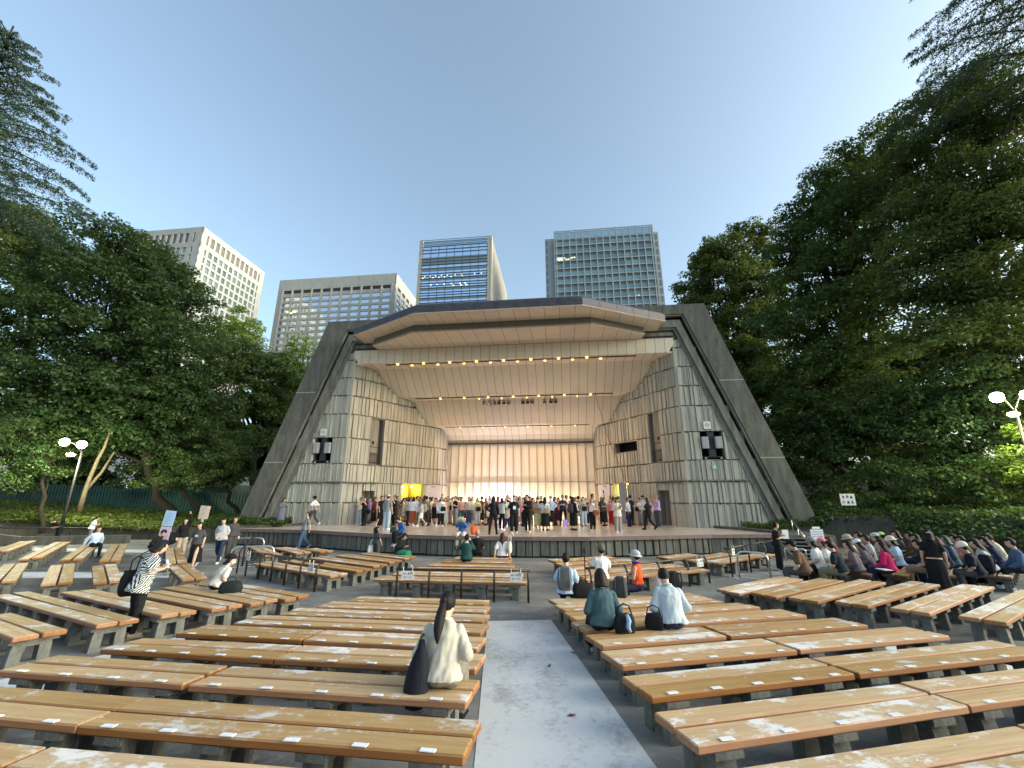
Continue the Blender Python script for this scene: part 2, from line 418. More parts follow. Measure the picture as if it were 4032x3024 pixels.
# doors standing open beside the backstage openings
M_door = plain('lilac white door paint', (.50, .49, .56), .45, var=.04)
for (at, nn, a, b, hand) in ((atL, nL, opL[2][1]+.05, opL[2][1]+1.5, 1), (atR, nR, opR[2][1]+.12, opR[2][1]+1.45, -1)):
    mb = MB(); P, Q = along(at, nn, a, .1, 0), along(at, nn, b, .13, 0)
    mb.obox(P[:2], Q[:2], .045, .87, 3.33); d = mb.build('stage_door', M_door, hall)
    h = MB(); v = Vector(Q) - Vector(P); n = nn((a+b)/2)
    e = Vector(P) + v*.30; e2 = Vector(P) + v*.52
    h.obox(tuple((e + Vector((n[0]*.05, n[1]*.05, 0)))[:2]), tuple((e2 + Vector((n[0]*.05, n[1]*.05, 0)))[:2]), .04, 3.16, 3.22)
    hd = h.build('door_closer', plain('grey metal', (.2, .2, .21), .4, metal=.6), d)
mb = MB(); P = along(atR, nR, opR[2][0]-.02, .14, 0); mb.obox(P[:2], along(atR, nR, opR[2][0]-.10, .85, 0)[:2], .05, .87, 3.38)
mb.build('stage_door', M_door, hall)
# yellow inner door leaf of the left opening
mb = MB(); P, Q = along(atL, nL, opL[2][0]+.05, -.75, 0), along(atL, nL, opL[2][0]+1.08, -.75, 0); mb.obox(P[:2], Q[:2], .05, .87, 3.3)
mb.build('inner_door', plain('bright yellow door', (.72, .56, .07), .5, var=.03), hall)

# buttress frame: outer legs and head, groove, inner rim
def frame(name, m, ob, ot, ib, it_, zt, zi, y0, y1, zb=0.0):
    """ob/ot outer half width at zb / top; ib/it_ inner half width at zb / zi"""
    for sd in (-1, 1):
        mb = MB(); mb.yprism([(sd*ob, zb), (sd*ot, zt), (sd*it_, zi), (sd*ib, zb)], y0, y1)
        mb.build(name, m, hall)
    mb = MB(); mb.yprism([(-ot, zt), (ot, zt), (it_, zi), (-it_, zi)], y0, y1); return mb.build(name.replace('leg', 'head'), m, hall)
def half(x_at_top, ztop, sl, z): return x_at_top + (ztop - z)*sl
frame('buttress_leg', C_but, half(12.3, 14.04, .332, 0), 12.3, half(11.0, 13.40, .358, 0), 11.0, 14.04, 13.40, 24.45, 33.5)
frame('groove_leg', plain('groove shadow concrete', (.010, .010, .009), .9), half(11.0, 13.40, .358, 0), 11.0, half(10.8, 13.09, .358, 0), 10.8, 13.40, 13.09, 24.98, 25.6)  # near-black colour puts the groove's shade into the material
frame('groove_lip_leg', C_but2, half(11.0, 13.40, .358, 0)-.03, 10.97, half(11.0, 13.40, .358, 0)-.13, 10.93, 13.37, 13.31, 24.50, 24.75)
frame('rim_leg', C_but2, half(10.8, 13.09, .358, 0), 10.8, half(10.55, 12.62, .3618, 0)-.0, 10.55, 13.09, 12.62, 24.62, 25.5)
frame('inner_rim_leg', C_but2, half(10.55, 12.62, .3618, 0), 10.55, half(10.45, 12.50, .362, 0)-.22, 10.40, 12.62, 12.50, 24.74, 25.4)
mb = MB(); mb.box(-10.45, 24.98, 12.0, 10.45, 25.3, 12.52); mb.box(-10.4, 24.84, 12.14, 10.4, 24.98, 12.36); mb.box(-10.4, 24.80, 11.93, 10.4, 24.98, 12.02)
mb.build('head_beam', C_but2, hall)
M_joint = plain('pale joint sealant', (.33, .33, .31), .8)
for sd in (-1, 1):
    for z in (4.55, 9.05):
        a, b = half(12.3, 14.04, .332, z)-.01, half(11.0, 13.40, .358, z)+.01
        MB().box(min(sd*a, sd*b), 24.443, z, max(sd*a, sd*b), 24.46, z+.045).build('joint_line', M_joint, hall)
# mass of the building behind
mb = MB(); mb.box(-13.5, 33.4, 0, 13.5, 33.8, 13.6); mb.box(-12.2, 25.5, 13.45, 12.2, 33.4, 13.9)
mb.build('rear_block', C_but, hall)

# ceiling panels
def panel_mat(name, color, seam=.575):
    m, nt, b = nodemat(name); b.inputs['Roughness'].default_value = .75
    tc = nt.nodes.new('ShaderNodeTexCoord'); sx = nt.nodes.new('ShaderNodeSeparateXYZ'); nt.links.new(tc.outputs['Object'], sx.inputs[0])
    fr = math_(nt, 'FRACT', math_(nt, 'DIVIDE', sx.outputs[0], seam))
    d = math_(nt, 'ABSOLUTE', math_(nt, 'SUBTRACT', fr, .5)); ln = math_(nt, 'GREATER_THAN', d, .5 - .011/seam)
    cell = math_(nt, 'FLOOR', math_(nt, 'DIVIDE', sx.outputs[0], seam)); wn_ = nt.nodes.new('ShaderNodeTexWhiteNoise'); wn_.noise_dimensions = '1D'
    nt.links.new(cell, wn_.inputs['W'])
    c = mixc(nt, tuple(x*.93 for x in color), color, wn_.outputs[0])
    c = mixc(nt, c, tuple(x*.72 for x in color), math_(nt, 'MULTIPLY', ramp(nt, noise(nt, coords(nt), 1.3, 6, .65), .5, .8), .5))
    c = mixc(nt, c, (.06, .05, .04), ln); nt.links.new(c, b.inputs['Base Color']); bump(nt, b, noise(nt, coords(nt), 40, 3), .15); return m
M_pan = panel_mat('cream ceiling boarding', (.66, .58, .48))
def cw(y):      # half width of the hall at depth y
    for (x0, y0), (x1, y1) in zip(WL, WL[1:]):
        if y0 <= y <= y1: return x0 + (x1-x0)*(y-y0)/(y1-y0)
    return WL[-1][0] if y > WL[-1][1] else WL[0][0]
for (y0, z0), (y1, z1) in zip(CEIL, CEIL[1:]):
    ys = [y0 + (y1-y0)*k/4 for k in range(5)]; mb = MB()
    for ya, yb in zip(ys, ys[1:]):
        za, zb = (z0+(z1-z0)*(y-y0)/(y1-y0) for y in (ya, yb)); wa, wb = cw(ya)+.05, cw(yb)+.05
        mb.add([(-wa,ya,za),(wa,ya,za),(wb,yb,zb),(-wb,yb,zb),(-wa,ya,za+.1),(wa,ya,za+.1),(wb,yb,zb+.1),(-wb,yb,zb+.1)],
               [(0,3,2,1),(4,5,6,7),(0,1,5,4),(2,3,7,6),(0,4,7,3),(1,2,6,5)])
    mb.build('ceiling_panel', M_pan, hall)
mb = MB(); mb.yprism([(-9.95, 11.0), (9.95, 11.0), (10.3, 11.5), (10.3, 11.92), (-10.3, 11.92), (-10.3, 11.5)], 24.70, 24.84)
mb.build('ceiling_fascia', M_pan, hall)
# light slots with lamps
M_slot = plain('dark light slot', (.03, .022, .018), .6)
M_bulb = plain('lit warm lamp', (1, .9, .6), .5, emit=(1.0, .66, .16), estr=.85)
def lampmesh(r):
    mb = MB(); n = 12
    mb.loft([[(math.cos(2*PI*k/n)*q, math.sin(2*PI*k/n)*q, z) for k in range(n)] for q, z in ((r*.7, .07), (r*1.0, .05), (r, 0), (r*.8, -.025), (r*.4, -.04))])
    return mb.mesh('lamp', M_bulb, True)
lm = lampmesh(.095); lm2 = lampmesh(.05)
def lamp(x, y, z, me, watt, size=1.0):
    o = link('ceiling_lamp', me, hall, (x, y, z)); o.scale = (size, size, size)
    if watt:
        ld = bpy.data.lights.new('lamp_light', 'SPOT'); ld.energy = watt; ld.color = (1.0, .58, .27); ld.spot_size = math.radians(150); ld.spot_blend = .6
        ld.shadow_soft_size = .08; lo = link('lamp_light', ld, o, (0, 0, -.09))
for (yc, zc, xa, xb) in ((25.12, 11.0, -8.25, 8.1), (28.28, 9.39, -7.2, 6.95), (31.0, 7.70, -5.62, 5.42)):
    mb = MB(); mb.box(xa, yc-.06, zc-.03, xb, yc+.06, zc+.0); mb.build('light_slot', M_slot, hall)
for i in range(17):
    x = -7.35 + i*.885; y = 25.12 + (.13 if i % 2 else -.16)
    if i < 16: lamp(x, y, 10.93, lm, 36)
for x in (-5.3, -3.55, -1.8, .0, 1.8, 3.6, 5.4): lamp(x, 28.2, 9.31, lm, 38, .9)
for x in (-2.5, -.85, .95, 2.75, 4.5): lamp(x, 28.45, 9.27, lm2, 0)
for x in (-4.45, -2.7, -.95, .8, 2.6, 4.35): lamp(x, 31.05, 7.64, lm, 32, .75)

# canopy
M_soff = panel_mat('canopy soffit boarding', (.60, .51, .42), .85)
M_fas = plain('dark slate roof cladding', (.052, .047, .056), .45, var=.25, scale=3, metal=.15)
ro = [(-9.65,23.2),(-4.75,20.5),(4.6,20.5),(9.5,23.2),(9.4,24.6),(-9.6,24.6)]
ri = [(-8.7,24.0),(-5.35,22.1),(5.15,22.1),(8.45,24.0),(8.4,24.7),(-8.65,24.7)]
def inset(p, c=(0, 24.6), k=.95): return [(c[0]+(x-c[0])*k, c[1]+(y-c[1])*k) for x, y in p]
mb = MB(); mb.prism(ro, 12.42, 12.47); mb.build('canopy_soffit', M_soff, hall)
mb = MB()
o2 = inset(ro, k=1.004); up = inset(ro, k=.985); tp = inset(ro, k=.93)
mb.loft([[(x, y, z) for x, y in q] for q, z in ((o2, 12.44), (inset(ro, k=1.006), 12.47), (inset(ro, k=1.006), 12.86))], False)
mb.loft([[(x, y, z) for x, y in q] for q, z in ((inset(ro, k=1.0), 12.86), (up, 12.98), (tp, 13.12))], True)
mb.build('roof_fascia', M_fas, hall)
mb = MB(); o3 = inset(ro, k=1.008)
mb.loft([[(x, y, z) for x, y in q] for q, z in ((o3, 12.395), (o3, 12.435))], False); mb.build('drip_edge', plain('pale drip edge', (.42, .38, .33), .6), hall)
M_seam = plain('dark seam', (.03, .028, .032), .6); mb = MB()  # thin dark strips along the cladding seams
def edge_ticks(a, b, n, z0, z1, off):
    for i in range(1, n):
        t = i/n; x, y = a[0]+(b[0]-a[0])*t, a[1]+(b[1]-a[1])*t; L = math.dist(a, b); d = ((b[0]-a[0])/L, (b[1]-a[1])/L)
        nx, ny = d[1], -d[0]
        mb.obox((x+nx*off-d[0]*.008, y+ny*off-d[1]*.008), (x+nx*off+d[0]*.008, y+ny*off+d[1]*.008), .03, z0, z1)
for a, b, n in ((ro[0], ro[1], 5), (ro[1], ro[2], 8), (ro[2], ro[3], 5)): edge_ticks(a, b, n, 12.48, 12.85, .03)
mb.build('cladding_seam', M_seam, hall)
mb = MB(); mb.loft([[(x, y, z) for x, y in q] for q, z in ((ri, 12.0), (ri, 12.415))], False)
mb.build('canopy_step', plain('dark step band', (.13, .12, .10), .7), hall)  # band in a darker tone than the soffits
mb = MB(); mb.loft([[(x, y, z) for x, y in q] for q, z in ((inset(ri, k=1.012), 11.97), (inset(ri, k=1.012), 12.03))], False); mb.build('step_trim', plain('step trim', (.36, .32, .27), .7), hall)
mb = MB(); mb.prism(ri, 11.94, 12.02); mb.build('canopy_soffit', M_soff, hall)

# back wall with vertical fins
def backwall_mat():
    m, nt, b = nodemat('ivory stage back wall'); b.inputs['Roughness'].default_value = .6
    c = mixc(nt, (.70, .66, .58), (.76, .73, .66), noise(nt, coords(nt), 2)); nt.links.new(c, b.inputs['Base Color']); return m
mb = MB(); mb.box(-5.95, 32.9, .85, 5.95, 33.05, 6.75); mb.build('back_wall', backwall_mat(), hall)
M_fin = plain('grey brown fin', (.33, .28, .22), .7)
mb = MB()
for k in range(-9, 10):
    x = k*.63 + .1
    if abs(x) < 5.8: mb.box(x-.03, 32.78, .9, x+.04, 32.9, 6.6)
mb.build('wall_fins', M_fin, hall)
mb = MB(); mb.box(-5.9, 32.80, 3.56, 5.9, 32.898, 3.63); mb.build('wall_rail', M_fin, hall)
mb = MB(); mb.box(-5.9, 32.7, 6.56, 5.9, 32.9, 6.66); mb.build('wall_head', plain('dark trim', (.05, .04, .035), .6), hall)

# stage platform
def stage_mat():
    m, nt, b = nodemat('polished tan stage floor')
    v = coords(nt); c = mixc(nt, (.50, .43, .36), (.62, .55, .47), ramp(nt, noise(nt, v, 1.2, 6, .6), .3, .7))
    c = mixc(nt, c, (.46, .42, .38), math_(nt, 'MULTIPLY', ramp(nt, noise(nt, v, 22, 3), .55, .7), .3)); nt.links.new(c, b.inputs['Base Color'])
    r = ramp(nt, noise(nt, v, 3, 5, .6), .2, .8); rr_ = nt.nodes.new('ShaderNodeMapRange'); nt.links.new(r, rr_.inputs[0]); rr_.inputs[3].default_value = .12; rr_.inputs[4].default_value = .28
    nt.links.new(rr_.outputs[0], b.inputs['Roughness']); b.inputs['Specular IOR Level'].default_value = .38; return m
EDGE = [(-15.1,21.6),(-11.45,20.95),(-9.66,20.8),(-7.38,19.95),(-5.45,19.2),(-2.57,18.62),(-1.3,18.45),(1.9,18.45),(4.35,18.7),(7.37,19.62),(9.79,20.45),(12.6,20.9),(13.3,21.2)]
mb = MB(); mb.prism(EDGE + [(13.3,24.9),(10.4,25.4),(6.2,33),(-6.2,33),(-10.4,25.4),(-15.1,24.9)], .70, .85)
mb.build('stage_floor', stage_mat(), hall)
mb = MB()
def off(pts, d): 
    out = []
    for i, p in enumerate(pts):
        a = pts[max(i-1, 0)]; b = pts[min(i+1, len(pts)-1)]; L = math.dist(a, b); out.append((p[0]+(b[1]-a[1])/L*d, p[1]-(b[0]-a[0])/L*d))
    return out
e1 = off(EDGE, .06)
for i in range(len(EDGE)-1): mb.prism([EDGE[i], EDGE[i+1], e1[i+1], e1[i]], .70, .853)
mb.build('stage_nosing', plain('dull maroon nosing tile', (.17, .115, .105), .6, var=.2), hall)
core_s = MB(); mb = MB(); rr = random.Random(5); e2 = off(EDGE, -.08); e3 = off(EDGE, -.4)
for i in range(len(EDGE)-1):
    a, b = e2[i], e2[i+1]; L = math.dist(a, b); s = 0; d = ((b[0]-a[0])/L, (b[1]-a[1])/L); n = (d[1], -d[0])
    while s < L-.02:
        w = min(rr.choice((.3, .34, .4)), L-s)
        if L-s-w < .12: w = L-s
        p = (a[0]+d[0]*(s+.022), a[1]+d[1]*(s+.022)); q = (a[0]+d[0]*(s+w-.022), a[1]+d[1]*(s+w-.022)); o1, o2_ = rr.choice(((.0, .06), (.03, .03), (.06, .0)))
        mb.prism([(p[0]+n[0]*o1, p[1]+n[1]*o1), (q[0]+n[0]*o2_, q[1]+n[1]*o2_), (q[0]-n[0]*.15, q[1]-n[1]*.15), (p[0]-n[0]*.15, p[1]-n[1]*.15)], .07+rr.uniform(0,.02), .69)
        s += w
    core_s.prism([off(EDGE,-.2)[i], off(EDGE,-.2)[i+1], e3[i+1], e3[i]], 0, .699)
mb.build('stage_front_wall', C_stage, hall); core_s.build('stage_wall_core', plain('dark stage wall core', (.04,.04,.036), .9), hall)  # core in a darker tone than the boards before it
# stairs at the right end of the stage
mb = MB()
for i in range(6):
    z = .85 - (i+1)*.13; y1 = 20.85 - i*.27; mb.box(12.62, y1-.29, z-.035, 13.75, y1, z)
mb.prism([(12.55,20.9),(12.62,20.9),(12.62,19.2),(12.55,19.2)], 0, [.8,.8,.06,.06]); mb.prism([(13.75,20.9),(13.85,20.9),(13.85,19.2),(13.75,19.2)], 0, [.8,.8,.06,.06])
mb.box(13.3, 20.9, 0, 15.2, 24.9, .82)
mb.build('stage_stairs', C_stage, hall)

# ---------------------------------------------------------------- hanging stage lights, signs, loudspeakers (things of their own)
def hpoint(x, y, z): X, Y = h2w(x, y); return (X, Y, z)
def hthing(name, label, cat, x, y, z, rz=0, group=None): return thing(name, label, cat, hpoint(x, y, z), -HA + rz, group)
M_glass_l = plain('pale lens', (.5, .5, .5), .2)
def spot_make():
    t = hthing('stage_spotlight', 'x', 'spotlight', 0, 28.3, 9.3, 0, 'spotlights hung under the middle light slot')
    mb = MB(); mb.tube([(0,0,0),(0,0,-.16)], .02, 6); mb.box(-.13,-.02,-.2,.13,.02,-.16); mb.box(-.14,-.02,-.42,-.12,.02,-.16); mb.box(.12,-.02,-.42,.14,.02,-.16); mb.build('yoke', M_blk, t)
    b = MB(); b.tube([(0,.04,-.26),(0,0,-.36),(0,-.06,-.52)], [.08,.11,.12], 12); b.build('lamp_body', M_blk, t)
    l = MB(); l.tube([(0,-.06,-.521),(0,-.065,-.535)], [.1,.1], 12); l.build('lens', M_glass_l, t); return t
pos = ('leftmost of the spotlights hung under the middle light slot', 'second spotlight from the left under the middle light slot', 'third spotlight from the left under the middle light slot',
       'fourth spotlight from the left, in the group of six', 'fifth spotlight from the left, in the group of six', 'right end spotlight of the left group of six',
       'left spotlight of the central group of three', 'middle spotlight of the central group of three', 'right spotlight of the central group of three',
       'left spotlight of the right hand group of three', 'middle spotlight of the right hand group of three', 'rightmost of the spotlights hung under the middle light slot')
proto = spot_make()
for i, x in enumerate((-2.12, -1.76, -1.4, -1.08, -.72, -.36, .66, 1.0, 1.33, 2.2, 2.65, 2.98)):
    o = proto if i == 0 else copy_tree(proto)
    o.location = hpoint(x, 28.62, 9.33); o['label'] = 'black ' + pos[i]; o.rotation_euler.z = -HA + R.uniform(-.5, .5)
# cable from the middle slot to the right wall
mb = MB(); P0, P1, P2 = Vector(hpoint(5.75, 28.3, 9.35)), Vector(hpoint(7.6, 29.3, 3.3)), Vector(hpoint(8.35, 27.95, 2.6))
mb.tube([P0, P0.lerp(P1, .5) + Vector((-.15, 0, -.1)), P1, P2], .014, 5)
tag(mb.build('hanging_cable', M_blk), 'thin dark cable hanging from the middle light slot to the right wall', 'cable')
# follow spots on the balconies
for at, nn, o, sd, lab in ((atL, nL, opL[0], -1, 'left'), (atR, nR, opR[0], 1, 'right')):
    p = along(at, nn, (o[0]+o[1])/2 - .1, -.25, 4.55); t = hthing('follow_spotlight', f'black spotlight on a stand on the {lab} wall balcony', 'spotlight', *p, group='spotlights on the wall balconies')
    mb = MB()
    for a in (0, 2.1, 4.2): mb.tube([(0,0,.9),(math.cos(a)*.25, math.sin(a)*.25, .03)], .014, 5)
    mb.tube([(0,0,.85),(0,0,1.35)], .02, 6); mb.build('stand', M_blk, t)
    mb = MB(); mb.tube([(0,.15,1.62),(0,0,1.5),(0,-.2,1.38)], [.1,.15,.17], 10); mb.build('lamp_body', M_blk, t)
# loudspeakers: two line array boxes on a black frame in each niche
M_spk = plain('light grey speaker plastic', (.42, .43, .44), .5, var=.06)
M_grl = plain('speaker grille', (.30, .31, .32), .7, var=.2, scale=60)
for sd in (-1, 1):
    cx = sd*11.87; lab = 'left' if sd < 0 else 'right'
    t = hthing('speaker_frame', f'black steel speaker frame on castors in the {lab} wall opening', 'stand', cx, 24.95, 4.55)
    mb = MB(); mb.box(-.19,.0,.14,.19,.2,1.58); mb.build('post', plain('black blue post', (.02,.02,.028), .6), t)
    mb = MB(); mb.box(-.55,-.12,.1,.55,.3,.16); mb.build('base_plate', M_blk, t)
    for q in (-.42, .42):
        mb = MB(); mb.tube([(q-.05,-.05,.06),(q+.05,-.05,.06)], .055, 10); mb.build('castor', plain('pale castor', (.45,.46,.45), .5), t)
    for j, q in enumerate((-.40, .36)):
        side = 'left' if j == 0 else 'right'
        s = hthing('loudspeaker', f'pale grey column loudspeaker, {side} one of the pair in the {lab} wall opening', 'loudspeaker', cx+q, 24.72, 5.13, 0, 'loudspeakers in the wall openings')
        mb = MB()
        for k in range(4):
            mb.box(-.17, .0, .02+k*.17, .17, .2, .175+k*.17)
            mb.prism([(.17,.02),(.20,.05),(.20,.15),(.17,.18)] if (q > 0) == (sd < 0) else [(-.17,.02),(-.20,.05),(-.20,.15),(-.17,.18)], .04+k*.17, .16+k*.17)
        mb.build('cabinet', M_spk, s); mb = MB(); mb.box(-.145,-.012,.03,.145,.0,.685); mb.build('grille', M_grl, s)
# no smoking signs and the green cross disc
M_white = plain('white board', (.72, .72, .72), .5, var=.03); M_red = plain('sign red', (.45, .08, .07), .5); M_blackp = plain('printed black', (.02, .02, .02), .6)
def ring(mb, r0, r1, y, n=28, a0=0, a1=2*PI):
    for k in range(n):
        p, q = a0+(a1-a0)*k/n, a0+(a1-a0)*(k+1)/n
        mb.yprism([(math.cos(p)*r0, math.sin(p)*r0), (math.cos(q)*r0, math.sin(q)*r0), (math.cos(q)*r1, math.sin(q)*r1), (math.cos(p)*r1, math.sin(p)*r1)], y-.003, y)
for sd, x in ((-1, -11.88), (1, 11.68)):
    t = hthing('no_smoking_sign', f"square white no smoking sign above the {'left' if sd < 0 else 'right'} speaker opening", 'sign', x, 24.74, 6.48, 0, 'no smoking signs')
    mb = MB(); mb.box(-.19,0,-.21,.19,.02,.21); mb.build('board', M_white, t)
    mb = MB(); ring(mb, .10, .13, -.002); mb.yprism([(-.085,.07),(-.07,.085),(.085,-.07),(.07,-.085)], -.006, -.003); mb.build('ban_ring', M_red, t)
    mb = MB(); mb.box(-.07,-.004,-.012,.06,-.001,.012); mb.box(.03,-.004,.02,.045,-.001,.06); mb.build('cigarette', M_blackp, t)
t = hthing('green_cross_sign', 'round green and white disc with a cross on the right front wall', 'sign', 11.8, 24.76, 4.1)
mb = MB(); ring(mb, 0, .16, 0.0); mb.build('disc', plain('sign green', (.12, .30, .16), .6), t)
mb = MB(); mb.box(-.10,-.012,-.035,.10,-.004,.035); mb.box(-.035,-.0125,-.10,.035,-.0045,.10); mb.build('cross', plain('pale mint', (.45,.6,.5), .6), t)
mb = MB(); ring(mb, .125, .145, -.004); mb.build('ring', plain('pale mint', (.45,.6,.5), .6), t)
# backstage lights
for (at, nn, s_, off_, z, w, lab) in ((atL, nL, opL[2][0]+.35, -.5, 3.2, 30, 'a'), (atL, nL, opL[2][1]-.35, -1.2, 3.2, 10, 'b'), (atR, nR, opR[2][1]-.5, -1.0, 3.2, 45, 'c')):
    p = along(at, nn, s_, off_, z); mb = MB(); mb.tube([(-.28,0,0),(-.22,0,-.05),(.22,0,-.05),(.28,0,0)] if lab == 'c' else [(0,0,.1),(0,0,.05),(0,0,-.03),(0,0,-.08)], [.04,.08,.08,.04] if lab == 'c' else [.05,.13,.12,.03], 10)
    o = mb.build('backstage_lamp', plain('lit yellow lamp', (1,.9,.5), .5, emit=(1,.85,.3), estr=1.0), hall, True); o.location = p
    ld = bpy.data.lights.new('lamp_light', 'POINT'); ld.energy = w; ld.color = (1, .88, .45); ld.shadow_soft_size = .1; link('lamp_light', ld, o, (0, 0, -.2))
# floor lights washing the back wall
cols = [(1,.80,.55)]*3 + [(.9,1,.75)] + [(.62,.45,1)] + [(.9,1,.8)]*2 + [(1,.78,.5)]*2
for i, x in enumerate((-4.9,-3.7,-3.0,-2.35,-1.5,-.6,.8,2.4,4.2)):
    p = hpoint(x, 32.2, .85); t = thing('floor_uplight', 'x', 'uplight', p, -HA, 'floor uplights along the ivory back wall')
    t['label'] = ('violet' if i == 4 else ('greenish white' if i in (3, 5, 6) else 'warm white')) + f" floor uplight at the ivory back wall, {('first','second','third','fourth','fifth','sixth','seventh','eighth','last')[i]} from the left"
    mb = MB(); mb.box(-.13,-.08,0,.13,.08,.12); mb.build('housing', M_blk, t)
    ld = bpy.data.lights.new('uplight', 'AREA'); ld.energy = 27 if i != 4 else 70; ld.color = cols[i]; ld.shape = 'RECTANGLE'; ld.size = .24; ld.size_y = .1
    lo = link('uplight', ld, t, (0, 0, .14)); lo.rotation_euler = (math.radians(180-28), 0, 0)
# ---------------------------------------------------------------- office towers beyond the park (square to the bandshell)
def glass_mat(name, c1, c2, rough=.12, scale=.08):
    m, nt, b = nodemat(name); b.inputs['Roughness'].default_value = rough; b.inputs['Specular IOR Level'].default_value = .8
    oi = nt.nodes.new('ShaderNodeObjectInfo'); n = noise(nt, coords(nt, rnd=True), scale, 3)
    f = math_(nt, 'ADD', math_(nt, 'MULTIPLY', oi.outputs['Random'], .6), math_(nt, 'MULTIPLY', n, .4))
    nt.links.new(mixc(nt, c1, c2, f), b.inputs['Base Color']); b.inputs['Metallic'].default_value = .35; return m
def skyglass(name, top, bot, base=80, hi=115):
    m, nt, b = nodemat(name); b.inputs['Roughness'].default_value = .06; b.inputs['Metallic'].default_value = .92
    v = coords(nt); c = mixc(nt, bot, top, noise(nt, v, .05, 2)); nt.links.new(c, b.inputs['Base Color']); return m
def panes(name, rects, m, root, limit=100):
    """rects: list of (x0,y0,z0,x1,y1,z1) plane boxes; the largest ones are parts, the rest one stuff part"""
    order = sorted(range(len(rects)), key=lambda i: -rects[i][5]); rest = MB(); cache = {}
    for k, i in enumerate(order):
        x0, y0, z0, x1, y1, z1 = rects[i]
        if k < limit:
            key = (round(x1-x0, 2), round(y1-y0, 2), round(z1-z0, 2))
            if key not in cache: cache[key] = MB().box(0, 0, 0, x1-x0, y1-y0, z1-z0).mesh(name, m)
            link(name, cache[key], root, (x0, y0, z0))
        else: rest.box(x0, y0, z0, x1, y1, z1)
    if rest.v: tag(rest.build(name, m, root), None, None, None, 'stuff')
C_t1 = concrete('pale precast concrete', (.40, .41, .39), .10, .3, .03); C_t2 = concrete('grey tower concrete', (.39, .39, .365), .12, .3, .03)
M_w1 = glass_mat('tower window glass', (.10, .12, .13), (.30, .38, .38)); M_lou = plain('brown louvre', (.17, .15, .14), .7, var=.2, scale=2)
def punched(root, m, m_w, x0, x1, y0, y1, zt, cols_f, cols_s, rows, depth=.5, side_x=None, tall=None, wf=1.85, off_z=0):
    """tower body with a punched facade on the front (y0) and on one side (x = side_x)"""
    MB().box(x0, y0+depth, -1, x1-(depth if side_x == x1 else 0), y1, zt-.6).build('tower_core', plain('tower core grey', (.22,.22,.21), .8), root)
    zs = sorted(rows)
    def face(is_front, cuts):
        mb = MB(); rects = []
        lo, hi = (x0, x1) if is_front else (y0, y1)
        def bx(a, b, za, zb, d0, d1):
            if is_front: mb.box(a, y0+d0, za, b, y0+d1, zb)
            else: mb.box(side_x-d1, a, za, side_x-d0, b, zb)
        zprev = -1
        for (za, zb) in zs: bx(lo, hi, zprev, za, 0, depth); zprev = zb
        bx(lo, hi, zprev, zt, 0, depth)
        for (za, zb) in zs:
            prev = lo
            for (a, b) in cuts: bx(prev, a, za, zb, .02, depth); prev = b
            bx(prev, hi, za, zb, .02, depth)
            for (a, b) in cuts:
                rects.append((a, y0+depth-.12, za, b, y0+depth-.05, zb) if is_front else (side_x-depth+.05, a, za, side_x-depth+.12, b, zb))
        return mb, rects
    mb1, r1 = face(True, cols_f)
    mb1.build('front_facade', m, root); rects = r1
    if cols_s: mb2, r2 = face(False, cols_s); mb2.build('side_facade', m, root); rects = rects + r2
    return rects
# pale tower at the left
t1 = hthing('office_tower', 'pale concrete office tower with square windows rising behind the left trees', 'building', 0, 0, 0)
x1, y0 = -146.55, 137.2; P = 2.95
rows = [(102.8-3.66*k, 105.4-3.66*k) for k in range(14)]
colf = [(x1-3.4-P*k-(.95 if k == 0 else 1.85)-(.0 if k == 0 else -.0)-(k > 0)*.0, x1-3.4-P*k) for k in range(10)]
colf = [(a-(1.4 if k else 0)*0, b) for k, (a, b) in enumerate(colf)]
cols = [(y0+2.6, y0+3.5)] + [(y0+4.7+2.93*k, y0+6.6+2.93*k) for k in range(10)] + [(y0+34.1, y0+35.0)]
rects = punched(t1, C_t1, M_w1, x1-36, x1, y0, y0+38, 115, sorted(colf), cols, rows + [(107.7, 112.3)], .55, x1)
panes('louvre_panel', [r for r in rects if r[5] > 110], M_lou, t1); panes('window', [r for r in rects if r[5] < 110], M_w1, t1)
# broad grey block
t2 = hthing('office_block', 'broad grey office block with long rows of horizontal windows left of the canopy', 'building', 0, 0, 0)
x1, y0 = -78.75, 184.0
rows = [(102.5-3.45*k, 104.7-3.45*k) for k in range(13)]
colf = [(x1-2.7-5.53*k-4.35, x1-2.7-5.53*k) for k in range(11)]; cols = [(y0+3+6.2*k, y0+7.2+6.2*k) for k in range(5)]
rects = punched(t2, C_t2, M_w1, x1-65.6, x1, y0, y0+36, 115.2, sorted(colf), cols, rows + [(106.7, 108.7)], .5, x1)
M_w2 = skyglass('sky reflecting glass', (.80, .86, .92), (.50, .56, .62))
panes('louvre_panel', [r for r in rects if r[5] > 106], plain('dark brown louvre', (.05,.035,.03), .7), t2); panes('window', [r for r in rects if r[5] < 106], M_w2, t2)
mb = MB()
for k in range(12): xx = x1-2.1-5.53*k; mb.box(xx-.28, y0-.25, -1, xx+.28, y0-.005, 109.5)
mb.build('facade_pier', C_t2, t2)
M_lit = plain('lit office ceiling', (1,.9,.6), .5, emit=(1,.8,.4), estr=1.0)
mb = MB()
for (x, z) in ((-137.6, 95.9), (-135.6, 95.2), (-134.2, 96.1)): mb.box(x, y0-.02, z, x+1.3, y0+.1, z+.5)
mb.build('lit_ceiling_light', M_lit, t2)
